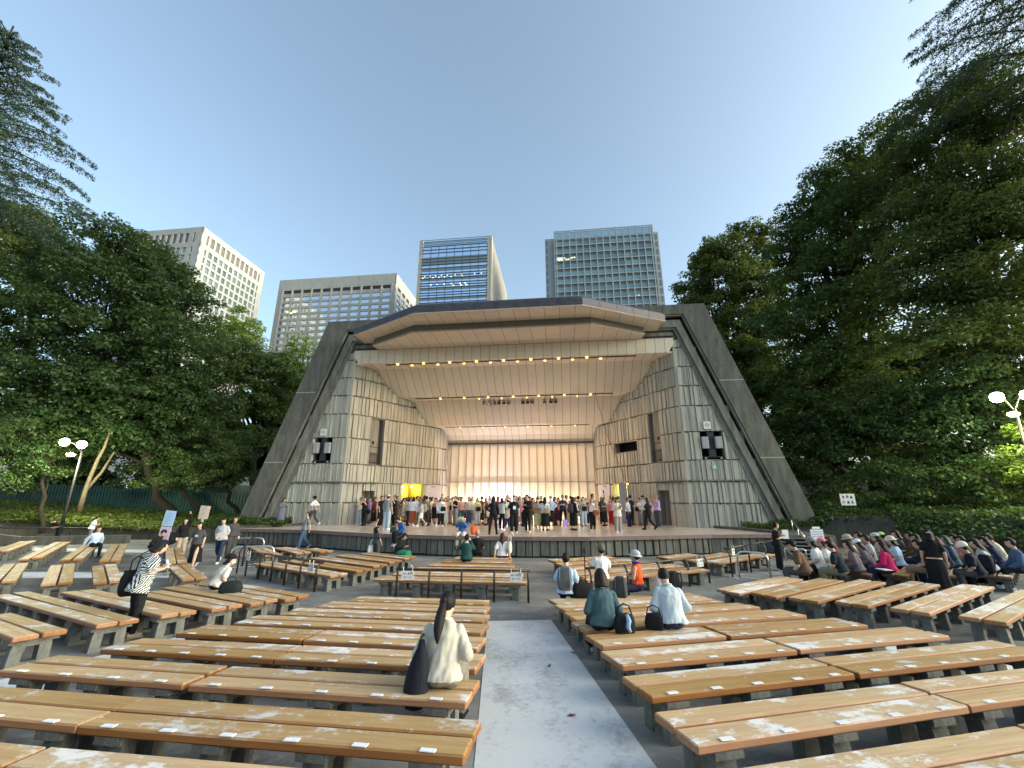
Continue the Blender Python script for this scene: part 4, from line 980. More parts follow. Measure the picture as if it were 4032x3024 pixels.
# ---------------------------------------------------------------- foliage
def leaf_mat(name, c1, c2, c3=None, trans=.35):
    m = bpy.data.materials.new(name); m.use_nodes = True; nt = m.node_tree; nt.nodes.clear()
    out = nt.nodes.new('ShaderNodeOutputMaterial'); d = nt.nodes.new('ShaderNodeBsdfDiffuse'); tr = nt.nodes.new('ShaderNodeBsdfTranslucent'); gl = nt.nodes.new('ShaderNodeBsdfGlossy'); gl.inputs['Roughness'].default_value = .45
    geo = nt.nodes.new('ShaderNodeNewGeometry'); big = noise(nt, coords(nt), .45, 4, .6)
    f = math_(nt, 'ADD', math_(nt, 'MULTIPLY', geo.outputs['Random Per Island'], .55), math_(nt, 'MULTIPLY', ramp(nt, big, .3, .7), .45))
    c = mixc(nt, c1, c2, f)
    if c3: c = mixc(nt, c, c3, math_(nt, 'GREATER_THAN', geo.outputs['Random Per Island'], .93))
    nt.links.new(c, d.inputs[0]); nt.links.new(mixc(nt, c, (.5, .6, .1), .25), tr.inputs[0]); gl.inputs[0].default_value = (.6, .65, .6, 1)
    a = nt.nodes.new('ShaderNodeMixShader'); a.inputs[0].default_value = trans; nt.links.new(d.outputs[0], a.inputs[1]); nt.links.new(tr.outputs[0], a.inputs[2])
    b = nt.nodes.new('ShaderNodeMixShader'); b.inputs[0].default_value = .035; nt.links.new(a.outputs[0], b.inputs[1]); nt.links.new(gl.outputs[0], b.inputs[2])
    nt.links.new(b.outputs[0], out.inputs[0]); return m
L_dark = leaf_mat('dark evergreen leaves', (.014, .036, .011), (.058, .105, .034), None, .28)
L_mid = leaf_mat('mid green leaves', (.024, .054, .014), (.088, .145, .038), (.14, .13, .035), .32)
L_olive = leaf_mat('olive leaves', (.038, .064, .015), (.125, .172, .044), (.16, .145, .045), .32)
L_lime = leaf_mat('yellow green leaves', (.11, .19, .025), (.25, .34, .06))
L_grass = leaf_mat('bamboo grass leaves', (.055, .085, .016), (.17, .21, .04))
L_ivy = leaf_mat('ivy leaves', (.016, .044, .012), (.060, .115, .028), (.14, .17, .04))
L_con = leaf_mat('blue green needles', (.022, .048, .034), (.060, .095, .065), None, .15)
M_bark = concrete('bark', (.026, .021, .017), .4, .5, .3); M_bark_l = concrete('pale bark', (.15, .12, .075), .3, .5, .2)
def leaves_mesh(name, m, C_, Nrm, size, seed=0, aspect=.55, droop=.25):
    """quads at C_ (n,3) with normals Nrm; size array"""
    rg = np.random.default_rng(seed); n = len(C_); nn = Nrm/np.linalg.norm(Nrm, axis=1, keepdims=True)
    a = rg.normal(size=(n, 3)); a -= nn*(a*nn).sum(1, keepdims=True); a /= np.linalg.norm(a, axis=1, keepdims=True); a[:, 2] -= droop; a /= np.linalg.norm(a, axis=1, keepdims=True)
    b = np.cross(nn, a); b /= np.linalg.norm(b, axis=1, keepdims=True); s = size.reshape(-1, 1)
    V = np.stack([C_ - a*s*.5, C_ + b*s*aspect*.5 + a*s*.02 + nn*s*.08, C_ + a*s*.5, C_ - b*s*aspect*.5 + a*s*.02 + nn*s*.08], 1).reshape(-1, 3)
    me = bpy.data.meshes.new(name); me.vertices.add(4*n); me.vertices.foreach_set('co', V.astype(np.float32).ravel())
    me.loops.add(4*n); me.loops.foreach_set('vertex_index', np.arange(4*n, dtype=np.int32)); me.polygons.add(n)
    me.polygons.foreach_set('loop_start', np.arange(0, 4*n, 4, dtype=np.int32)); me.polygons.foreach_set('loop_total', np.full(n, 4, np.int32))
    me.update(calc_edges=True); me.materials.append(m); return me
def lobes_leaves(lobes, rg, size, dens=1.0, flat=.8):
    Cs, Ns, Ss = [], [], []
    for (x, y, z, r) in lobes:
        r = r*1.12; nc = max(8, int(6.6 * r**2)); d = rg.normal(size=(nc, 3)); d /= np.linalg.norm(d, axis=1, keepdims=True)
        cc = np.array([x, y, z]) + d*(r*rg.uniform(.45, 1.0, (nc, 1)))*np.array([1, 1, flat]); rc = rg.uniform(.4, .95, nc)*min(1, .35 + r*.25)
        for c, q in zip(cc, rc):
            k = int(185*q*q*dens/(size/.2)**1.3)+8; e = rg.normal(size=(k, 3)); e /= np.linalg.norm(e, axis=1, keepdims=True)
            rad = q*rg.uniform(.55, 1.0, (k, 1)); Cs.append(c + e*rad*np.array([1.15, 1.15, .62])); nn = e*.7 + np.array([0, 0, .75]) + rg.normal(size=(k, 3))*.45; Ns.append(nn); Ss.append(size*1.3*rg.uniform(.6, 1.25, k))
    return np.concatenate(Cs), np.concatenate(Ns), np.concatenate(Ss)
def limb_path(a, b, sag, rg, n=5):
    a, b = Vector(a), Vector(b); out = []
    for i in range(n+1):
        t = i/n; p = a.lerp(b, t); p.z += math.sin(t*PI)*sag; p += Vector(rg.normal(size=3))*.12*(0 < i < n); out.append(p)
    return out
FT = math.radians(15.3)
def pxp(u, v, Y):
    a = (u-2016)/1620; b = (1512-v)/1620; y = math.cos(FT) - b*math.sin(FT); k = math.sin(FT) + b*math.cos(FT); t = Y/y
    return (a*t, Y, k*t + CAMZ)
def tree(label, base, lobes_px, leaf, size=.2, seed=1, dens=1.0, trunk_r=.4, bark=None, group=None, name='broadleaf_tree', flat=.8, lean=0):
    rg = np.random.default_rng(seed); t = thing(name, label, 'tree', base, 0, group); B = np.array(base)
    lobes = [(*(np.array(pxp(u, v, Y)) - B), r) for (u, v, Y, r) in lobes_px]
    C_, N_, S_ = lobes_leaves(lobes, rg, size, dens, flat)
    link('crown', leaves_mesh('crown', leaf, C_, N_, S_, seed), t)
    cz = sorted(l[2] for l in lobes); cx = sum(l[0] for l in lobes)/len(lobes); cy = sum(l[1] for l in lobes)/len(lobes); zt = cz[len(cz)//2]
    zf = max(1.5, cz[0]*.55); fork = Vector((cx*.35, cy*.35, zf)); top = Vector((cx*.9, cy*.9, zt+1))
    mb = MB(); mb.tube(limb_path((0,0,-.6), fork, 0, rg, 4) + limb_path(fork, top, 0, rg, 4)[1:], [trunk_r*1.3, trunk_r*1.05, trunk_r*.95, trunk_r*.9, trunk_r*.85, trunk_r*.7, trunk_r*.5, trunk_r*.35, trunk_r*.2], 10); mb.build('trunk', bark or M_bark, t, True)
    mb = MB()
    for l in lobes:
        f = rg.uniform(0, .55); s = fork.lerp(top, f); e = Vector(l[:3]); 
        mb.tube(limb_path(s, e, rg.uniform(-.3, .6), rg, 5), [trunk_r*.42, trunk_r*.34, trunk_r*.26, trunk_r*.18, trunk_r*.11, trunk_r*.05], 6)
        for _ in range(3):
            q = e + Vector(rg.normal(size=3))*l[3]*.5; mb.tube(limb_path(s.lerp(e, .6), q, .1, rg, 3), [trunk_r*.15, trunk_r*.1, trunk_r*.06, trunk_r*.03], 5)
    mb.build('limbs', bark or M_bark, t, True); return t
tree('broad dark camphor-like tree filling the left middle of the picture', (-23.5,30,1.3), [(330,975,30,2.6),(470,950,31,2.0),(560,965,31,2.0),(625,1060,30,2.3),(200,1050,30,2.6),(380,1110,29,2.8),(540,1180,29,2.6),(700,1150,30,2.0),(740,1230,30,2.2),(120,1230,28,2.8),(280,1290,28,2.9),(470,1340,28,2.6),(640,1330,28.5,2.6),(740,1400,29,2.0),(450,1720,28.5,1.8),(250,1700,28,1.8),(600,1720,29,1.7),(780,1600,30,1.8),(350,1660,27.5,2.0),(60,1420,27,2.6),(210,1470,27,2.6),(400,1500,28,2.6),(570,1520,28,2.4),(700,1540,29,2.2),(300,1620,27.5,2.2),(520,1640,28,2.0),(120,1600,27,2.2),(690,1660,29,1.7)], L_dark, .22, 3, 1.05, .32)
tree('tall olive green tree at the left edge behind the conifer', (-41,36,2.2), [(40,850,36,2.6),(110,900,36,2.4),(190,960,36,2.0),(20,980,35,2.6),(120,1040,35,2.6),(30,1130,34,2.6)], L_olive, .24, 5, .85, .4)
tree('mid green tree between the dark tree and the left buttress', (-22,37,1.5), [(850,1310,36,2.0),(925,1400,36,2.1),(1040,1430,37,2.0),(1120,1450,38,1.8),(1195,1480,39,1.6),(880,1440,35,2.5),(1010,1460,36,2.5),(1120,1480,37,2.2),(860,1590,34,2.2),(980,1600,35,2.3),(1080,1590,36,1.9),(1010,1730,36,1.8),(800,1530,34,2.0),(920,1730,35,1.6)], L_mid, .22, 7, .9, .28, M_bark)
tree('bright yellow green tree top behind the left trees in front of the pale tower', (-33,50,2), [(955,1255,50,1.7),(930,1320,50,2.0),(990,1300,50,1.7),(900,1280,50,1.4),(1000,1350,50,1.6)], L_lime, .24, 9, .8, .25)
tree('bright young tree peeping over beside the left buttress head', (-24.5,46,2), [(1185,1345,46,1.4),(1225,1375,46,1.3),(1150,1380,46,1.4),(1240,1420,46,1.2)], L_lime, .22, 10, .6, .2)
tree('low spreading green tree in front of the teal fence', (-18.2,29.5,1.2), [(600,1905,27,.9),(690,1890,28,1.1),(760,1830,28.5,1.3),(860,1780,29,1.4),(950,1810,29.5,1.2),(900,1870,29,1.1),(990,1870,30,.9),(800,1900,28,1.0),(700,1800,28.5,.9),(640,1840,29.5,1.2),(540,1860,30,1.1),(830,1700,30.5,1.5),(930,1720,31,1.4)], L_mid, .15, 12, 1.1, .14, flat=.55)
tree('dark understory tree behind the leaning trunk', (-22,31.5,1.3), [(420,1750,30,1.5),(520,1780,30.5,1.5),(620,1740,31,1.5),(720,1760,31.5,1.4),(350,1820,30,1.2),(470,1880,30.5,1.1),(560,1700,30.5,1.6),(330,1720,30,1.5),(660,1830,31,1.1)], L_dark, .19, 15, 1.0, .16)
tree('shrubby tree lit yellow green by the left park lamp', (-27.6,25.6,1.0), [(185,1730,26,.9),(205,1800,26,.9),(190,1870,26,.9),(130,1790,26,1.1),(110,1880,26,1.1),(215,1680,26.2,.7)], L_mid, .15, 13, 1.2, .12)
tree('dim leafy tree at the left picture edge below the conifer', (-31,24.5,1.3), [(20,1720,24,1.5),(60,1800,24,1.4),(0,1860,23.5,1.5),(90,1680,25,1.4),(20,1600,25,1.6)], L_dark, .17, 14, 1.1, .18)
# slender leaning trunk lit by the lamp
t = thing('leaning_tree', 'slender pale trunk leaning right, lit by the left park lamp', 'tree', (-23.9,26.6,1.0)); rg = np.random.default_rng(4)
a = [Vector(pxp(*p)) - Vector((-23.9,26.6,1.0)) for p in ((312,2015,26.6),(335,1935,26.6),(355,1880,26.7),(385,1810,26.8),(410,1765,26.9),(440,1680,27))]
mb = MB(); mb.tube(a, [.15,.13,.11,.095,.08,.05], 10); mb.build('trunk', M_bark_l, t, True)
mb = MB(); mb.tube([a[1], Vector(pxp(400,1860,27.2)) - Vector((-23.9,26.6,1.0)), Vector(pxp(450,1780,27.6)) - Vector((-23.9,26.6,1.0))], [.1,.08,.05], 8); mb.build('limb', M_bark_l, t, True)
C_, N_, S_ = lobes_leaves([(*(np.array(pxp(u,v,Y))-np.array((-23.9,26.6,1.0))), r) for u,v,Y,r in ((450,1660,27.5,1.5),(520,1700,28,1.3),(390,1640,27.5,1.2))], rg, .17); link('crown', leaves_mesh('crown', L_dark, C_, N_, S_, 2), t)
# right side woods
tree('lighter green rounded tree right of the bandshell', (20,39,2.5), [(2815,1000,39,2.2),(2930,950,39,2.2),(3000,1010,39,2.0),(2745,1120,39,2.0),(2860,1130,38,2.6),(2980,1130,38,2.6),(2790,1250,38,2.3),(2910,1280,37,2.6),(3020,1270,37,2.5),(2850,1400,37,2.4),(2980,1430,36,2.5),(2930,1550,36,2.2),(3050,1560,35,2.4),(2720,1210,38.5,1.7),(2770,1060,39,1.9),(2880,1050,38,2.2),(2740,1330,38,1.8),(2800,1450,37,2.0)], L_olive, .24, 21, 1.35, .35)
tree('great spreading dark green tree forming the slope of the right wood', (27,31,3), [(3170,850,31,2.2),(3260,740,30,2.2),(3350,660,30,2.3),(3450,580,29,2.2),(3110,980,31,2.2),(3220,930,30,2.7),(3360,830,29,2.9),(3480,740,28,2.7),(3140,1130,31,2.6),(3280,1080,29,2.9),(3430,980,28,2.9),(3560,900,27,2.6),(3110,1300,31,2.6),(3250,1270,29,2.8),(3400,1190,27.5,2.8),(3130,1460,31,2.4),(3280,1440,28.5,2.6),(3430,1390,27,2.5),(3160,1620,30,2.2),(3320,1600,28,2.2)], L_mid, .22, 22, 1.0, .6)
tree('tall brownish green tree high at the right edge', (27.5,23,3), [(3560,540,25,1.9),(3650,440,24.5,1.9),(3740,360,24,1.9),(3850,330,23,2.0),(3620,640,24,2.3),(3760,540,23,2.5),(3900,480,22,2.4),(4010,420,21.5,2.2),(3660,800,23.5,2.4),(3800,740,22.5,2.6),(3950,680,21.5,2.5),(3640,980,23,2.3),(3780,940,22,2.5),(3930,900,21,2.4),(4060,850,20.5,2.2),(3590,1130,24,2.1),(3730,1140,22.5,2.3),(3880,1120,21,2.3),(4030,1080,20,2.1),(3640,1320,23,2.0),(3800,1310,21.5,2.0),(3960,1290,20.5,1.9)], L_olive, .19, 23, 1.0, .5)
tree('dense dark understory tree below the right wood, left part', (23,27.5,2), [(3060,1700,31,1.7),(3160,1740,29,1.8),(3280,1700,27.5,1.9),(3090,1840,30,1.5),(3210,1850,28,1.6),(3330,1800,26.5,1.6),(3400,1640,26,1.9),(3140,1940,28,1.2),(3260,1920,27,1.1)], L_dark, .19, 24, 1.1, .25)
tree('dense dark understory tree below the right wood, right part', (26.5,21,2), [(3480,1720,25,1.7),(3580,1620,24,1.8),(3700,1520,23,1.9),(3600,1780,23.5,1.5),(3720,1700,22,1.6),(3830,1620,21.5,1.6),(3470,1560,25.5,1.8),(3850,1480,21,1.5),(3920,1430,23,1.9),(4010,1500,22.5,1.8),(4060,1380,22,1.9),(3990,1600,22,1.5),(4080,1700,21,1.5),(3840,1760,21,1.3),(3960,1700,20.5,1.3)], L_dark, .18, 25, 1.1, .3)
tree('leafy shrub mass leaning over the right retaining wall', (22.5,20.5,1.5), [(3340,1900,25,1.1),(3440,1870,24,1.2),(3550,1880,22.5,1.2),(3660,1890,21.5,1.2),(3770,1890,20.5,1.1),(3870,1880,19.5,1.1),(3970,1850,19,1.1),(3500,1960,22.5,.8),(3640,1960,21.3,.8),(3780,1970,20.3,.7),(3900,1960,19.3,.8),(4010,1940,18.6,.9)], L_ivy, .15, 26, 1.15, .12, name='shrub')
tree('yellow lit leaves beside the right park lamp', (25.8,18.6,1.5), [(4020,1690,18.6,.5),(4000,1800,18.6,.6),(4025,1870,18.3,.6)], L_lime, .14, 27, 1.2, .08, name='shrub')

def conifer(label, base, h, r0, tiers, seed, droop=.28, lo=.45):
    """tall cedar with level, slightly drooping boughs hung with needle tufts"""
    rg = np.random.default_rng(seed); t = thing('cedar_tree', label, 'tree', base)
    mb = MB(); mb.tube([(0,0,-.5),(0,0,h*.5),(0,0,h)], [.45,.28,.04], 10); mb.build('trunk', M_bark, t, True)
    bm = MB(); Cs, Ns, Ss = [], [], []
    for i in range(tiers):
        z = h*(lo + (1-lo)*(i/tiers)**.95); L = r0*(1 - (z/h-lo)/(1-lo))**.8 + .4; nb = 8
        for k in range(nb):
            a = k*2*PI/nb + i*.7 + rg.uniform(-.25, .25); d = Vector((math.cos(a), math.sin(a), 0)); LL = L*rg.uniform(.75, 1.08); pts = []
            for j in range(7): s = j/6; pts.append(Vector((0,0,z)) + d*LL*s + Vector((0,0, .10*LL*math.sin(s*PI*.8) - droop*LL*s*s)))
            bm.tube(pts, [.07,.055,.045,.035,.025,.018,.008], 5)
            side = Vector((-d.y, d.x, 0)); nt_ = int(20*LL)
            s = rg.uniform(.12, 1.0, nt_); sd = rg.choice([-1, 1], nt_)
            for q, w in zip(s, sd):
                f = q*6; j = min(5, int(f)); p = pts[j].lerp(pts[j+1], f-j); tl = (1.05-q)*LL*.28 + .15; e = p + (side*w*.85 + d*.55)*tl*rg.uniform(.5, 1) + Vector((0,0,-.30*tl))
                m_ = 9; u = rg.uniform(0, 1, (m_, 1)); P = np.array(p)*(1-u) + np.array(e)*u; P[:, 2] -= rg.uniform(0, .22, m_); Cs.append(P + rg.normal(size=(m_, 3))*.03)
                Ns.append(rg.normal(size=(m_, 3))*.8 + np.array([0,0,.4])); Ss.append(rg.uniform(.09, .20, m_))
    bm.build('boughs', M_bark, t, True)
    C_, N_, S_ = (np.concatenate(x) for x in (Cs, Ns, Ss)); link('needles', leaves_mesh('needles', L_con, C_, N_, S_, seed, .30, .9), t)
p = pxp(-120, 500, 19); conifer('tall cedar with level drooping boughs at the left edge against the sky', (p[0], 19, 0), 31, 7.4, 13, 41, .14, .60)
p = pxp(4330, 300, 17); conifer('tall cedar reaching in at the upper right corner', (p[0], 17, 1.5), 44, 8.6, 15, 43, .18, .56)

# ground cover: nobody could count these
def cover(name, label, leaf, quads, n, size, seed, thick=.3, up=1.0):
    rg = np.random.default_rng(seed); Cs = []; Ar = []
    for q in quads:
        q = [np.array(v, float) for v in q]; Ar.append(np.linalg.norm(np.cross(q[1]-q[0], q[3]-q[0])))
    tot = sum(Ar)
    for q, a in zip(quads, Ar):
        k = int(n*a/tot)+1; u = rg.uniform(0, 1, (k, 1)); v = rg.uniform(0, 1, (k, 1)); q = [np.array(x, float) for x in q]
        P = (q[0]*(1-u)+q[1]*u)*(1-v) + (q[3]*(1-u)+q[2]*u)*v; nn = np.cross(q[1]-q[0], q[3]-q[0]); nn /= np.linalg.norm(nn)
        hgt = np.array([max(0, mnoise.noise(Vector((x*.9, y*.9, z*.9)))+.4) for x, y, z in P]).reshape(-1, 1)
        P = P + nn*rg.uniform(0, 1, (k, 1))*thick*(.35+hgt); Cs.append((P, np.tile(nn, (k, 1))))
    P = np.concatenate([c[0] for c in Cs]); Nn = np.concatenate([c[1] for c in Cs])*up + rg.normal(size=P.shape)*.6 + np.array([0,0,.4])
    o = link(name, leaves_mesh(name, leaf, P, Nn, size*rg.uniform(.6, 1.3, len(P)), seed)); return tag(o, label, None, None, 'stuff')
cover('bamboo_grass', 'yellow green bamboo grass covering the left bank', L_grass, [((-60,26.2,2.1),(-34,25.6,1.45),(-36,34,1.95),(-60,34,3)), ((-34,25.6,1.45),(-27,26.5,1.1),(-28,34,1.28),(-36,34,1.95)), ((-27,26.5,1.1),(-20.7,26.2,.68),(-21,34,1.04),(-28,34,1.28)), ((-20.7,26.2,.68),(-15.8,24.3,.74),(-15,34,1.0),(-21,34,1.04))], 30000, .19, 51, .32)
cover('bamboo_grass', 'bamboo grass hanging over the left retaining wall edge', L_grass, [((-40,25.4,1.5),(-27,26.3,.8),(-27,26.6,1.25),(-40,25.9,1.9)), ((-27,26.3,.8),(-20.7,26.0,.45),(-20.7,26.4,.85),(-27,26.6,1.25))], 7000, .2, 52, .3)
cover('ivy', 'ivy covering the right retaining wall and its top', L_ivy, [((18.2,20.6,.9),(20.0,17.1,.5),(20.3,17.4,1.75),(18.6,21,1.75)), ((20.0,17.1,.4),(21.0,12.4,.3),(21.4,12.6,1.85),(20.3,17.4,1.75)), ((16,22.9,1.25),(18.5,20.7,1.2),(22,26,2.4),(17,27,2)), ((18.5,20.9,1.55),(20.5,17.2,1.6),(27,20,2.6),(22,26,2.4)), ((20.5,17.2,1.6),(21.5,12.5,1.7),(28,13,2.6),(27,20,2.6))], 26000, .17, 53, .45)
cover('ivy', 'ivy bed at the foot of the right buttress', L_ivy, [((13.0,21.6,.86),(17,22.8,1.1),(18,26,1.5),(13.4,25.4,.9)), ((12.3,22.6,.9),(13.0,21.6,.86),(13.4,25.4,.9),(12.6,25.2,.9))], 7000, .13, 54, .35)
cover('ivy', 'ivy bed at the foot of the left buttress', L_ivy, [((-17.5,24.0,.85),(-13.7,23.6,.9),(-14.2,27.5,1.0),(-18.5,28,1.2)), ((-13.7,23.6,.9),(-12.9,24.2,.86),(-13.0,25.6,.9),(-14.2,27.5,1.0))], 6500, .13, 55, .35)
rg = np.random.default_rng(61); far = []
for i in range(60): x = -62 + (i % 26)*1.9; far.append((x, 52 + rg.uniform(-4, 4), rg.uniform(3, 15), rg.uniform(2.4, 3.4)))
for i in range(46): x = 17 + (i % 30)*1.7; far.append((x, 54 - (i % 30)*1.1 + rg.uniform(-3, 3), rg.uniform(4, 17), rg.uniform(2.6, 3.6)))
C_, N_, S_ = lobes_leaves(far, rg, .42, 1.3); tag(link('distant_woodland', leaves_mesh('distant_woodland', L_dark, C_, N_, S_, 62)), 'dark woodland behind the nearer trees', None, None, 'stuff')
# planter kerbs and the broad leaved shrub at the right
mb = MB(); mb.prism([h2w(-15.1,21.62), h2w(-13.2,21.9), h2w(-11.8,24.4), h2w(-11.9,24.75), h2w(-13.5,22.2), h2w(-15.1,21.95)], .84, .98)
tag(mb.build('planter_kerb', C_wall), 'low stone kerb of the ivy bed at the left end of the stage', 'kerb')
mb = MB(); mb.prism([h2w(13.3,21.3), h2w(13.3,21.6), h2w(12.2,23.6), h2w(11.5,24.7), h2w(11.3,24.6), h2w(12.0,23.4), h2w(13.0,21.2)], .84, .97)
tag(mb.build('planter_kerb', C_wall), 'low stone kerb of the ivy bed at the right end of the stage', 'kerb')
for lab, c, r_, sd in (('broad leaved green shrub beside the right buttress foot', (16.6,23.2,1.6), .8, 71), ('pale flowering ivy shrub at the left buttress foot', (-15.6,24.6,1.15), .45, 72)):
    rg = np.random.default_rng(sd); t = thing('shrub', lab, 'shrub', (c[0], c[1], .8)); mb = MB()
    for k in range(6): mb.tube([(0,0,0),(rg.uniform(-.5,.5)*r_, rg.uniform(-.4,.4)*r_, c[2]-.5)], [.03,.012], 5)
    mb.build('stems', M_bark, t); C_, N_, S_ = lobes_leaves([(0,0,c[2]-.9,r_), (r_*.8,0,c[2]-1.1,r_*.7), (-r_*.8,-.1,c[2]-1.1,r_*.7)], rg, .2, 1.6); link('foliage', leaves_mesh('foliage', L_mid, C_, N_, S_, sd), t)
# ---------------------------------------------------------------- people
def rotx(a): return Matrix.Rotation(a, 4, 'X')
ARMS = {  # elbow, wrist, hand direction end for the person's left (+x) and right arm, in the upright frame
 'down':  [((.225,.02,1.09),(.235,-.06,.86),(.235,-.09,.70))]*2,
 'phone': [((.215,.03,1.11),(.075,-.22,1.17),(.035,-.28,1.26))]*2,
 'raise': [((.22,-.12,1.22),(.085,-.30,1.44),(.045,-.34,1.55))]*2,
 'high':  [((.20,-.05,1.60),(.13,-.13,1.84),(.11,-.17,1.97)), ((.225,.02,1.09),(.20,-.10,.87),(.18,-.16,.72))],
 'fold':  [((.225,-.03,1.10),(-.02,-.20,1.12),(-.12,-.19,1.15)), ((.225,-.03,1.12),(-.01,-.17,1.17),(-.11,-.16,1.19))],
 'point': [((.235,-.12,1.16),(.17,-.36,1.18),(.13,-.50,1.22)), ((.225,.02,1.09),(.235,-.08,.88),(.22,-.14,.74))],
 'hip':   [((.30,.06,1.12),(.17,-.07,.99),(.10,-.13,.96)), ((.225,.02,1.09),(.235,-.06,.86),(.235,-.09,.70))],
 'phonew': [((.245,.03,1.10),(.085,-.20,1.15),(.035,-.27,1.24))]*2,
 'lapw':  [((.24,.0,1.09),(.10,-.25,1.00),(.04,-.34,.97))]*2,
 'lap':   [((.215,.02,1.09),(.10,-.25,1.00),(.04,-.34,.97))]*2,
 'knee':  [((.22,-.06,1.08),(.12,-.30,.94),(.09,-.42,.90))]*2,
 'prop':  [((.25,.12,1.10),(.27,.16,.88),(.28,.14,.78))]*2,
 'swing': [((.22,-.12,1.12),(.20,-.30,.96),(.19,-.38,.85)), ((.22,.15,1.10),(.23,.16,.87),(.23,.14,.73))],
}
LEGS = {
 'stand': [((.095,-.01,.48),(.10,.02,.08),0), ((.095,-.01,.48),(.10,.02,.08),0)],
 'wide':  [((.13,-.01,.48),(.17,.02,.08),0), ((.13,-.01,.48),(.17,.02,.08),0)],
 'walk':  [((.09,-.15,.50),(.09,-.22,.09),0), ((.09,.03,.47),(.09,.30,.17),.8)],
 'sit':   [((.10,-.42,.50),(.11,-.42,.08),0), ((.10,-.42,.50),(.12,-.40,.08),0)],
 'sitw':  [((.17,-.40,.50),(.20,-.36,.08),0), ((.17,-.40,.50),(.19,-.42,.08),0)],
 'edge':  [((.13,-.40,.48),(.13,-.36,.06),.4), ((.13,-.40,.48),(.15,-.34,.06),.5)],
 'cross': [((.30,-.28,.50),(.02,-.36,.47),0), ((.30,-.28,.50),(.04,-.28,.49),0)],
 'kneel': [((.11,-.30,.12),(.11,.12,.07),1.3), ((.16,-.34,.44),(.16,-.30,.08),0)],
}
def skel(legs, lean, arms, hp=0, hy=0, w=1.0):
    sit = legs in ('sit', 'sitw', 'edge', 'cross'); kneel = legs == 'kneel'
    pz = .53 if sit else (.50 if kneel else .92); dz = pz - .92
    T = Matrix.Translation((0, 0, pz)) @ rotx(math.radians(lean)) @ Matrix.Translation((0, 0, -.92))
    def up(p, curve=1.0): return T @ Vector(p)
    J = {'pelvis': Vector((0, 0, pz)), 'T': T, 'w': w}
    a = ARMS[arms]
    for s, k, q in ((1, 'L', a[0]), (-1, 'R', a[1])):
        J['sh'+k] = up((s*.150*w, .004, 1.312)); J['el'+k] = up((s*q[0][0], *q[0][1:])); J['wr'+k] = up((s*q[1][0], *q[1][1:])); J['ha'+k] = up((s*q[2][0], *q[2][1:]))
    for s, k, q in ((1, 'L', LEGS[legs][0]), (-1, 'R', LEGS[legs][1])):
        J['hp'+k] = Vector((s*.088, -.02 if sit else 0, pz - .02)); J['kn'+k] = Vector((s*q[0][0], *q[0][1:])); J['an'+k] = Vector((s*q[1][0], *q[1][1:])); J['ft'+k] = q[2]
    J['head'] = T @ Matrix.Translation((0, -.015, 1.44)) @ rotx(math.radians(hp)) @ Matrix.Rotation(math.radians(hy), 4, 'Z') @ Matrix.Translation((0, 0, .105))
    return J
def cap(mb, a, ra, b, rb, n=10, flat=1.0, mid=None):
    a, b = Vector(a), Vector(b); d = (b-a); L = d.length or .001; d = d/L
    u = d.cross(Vector((0, 0, 1))); u = u.normalized() if u.length > .1 else d.cross(Vector((0, 1, 0))).normalized(); v = d.cross(u); rings = []
    st = [(-.85*ra, .5*ra), (-.45*ra, .86*ra), (0, ra)] + ([(L*mid[0], mid[1])] if mid else []) + [(L, rb), (L+.45*rb, .86*rb), (L+.85*rb, .5*rb)]
    for t, r in st: c = a + d*t; rings.append([c + (u*math.cos(2*PI*k/n) + v*math.sin(2*PI*k/n)*flat)*r for k in range(n)])
    mb.loft(rings)
def rings_(mb, T, specs, n=20, pleat=0, ph=0):
    out = []
    for (x, y, z, rx, ry) in specs:
        out.append([T @ Vector((x + rx*math.cos(2*PI*k/n)*(1+pleat*math.sin(k*2*PI*7/n*1.0+ph)), y + ry*math.sin(2*PI*k/n)*(1+pleat*math.cos(k*2*PI*9/n)), z)) for k in range(n)])
    mb.loft(out)
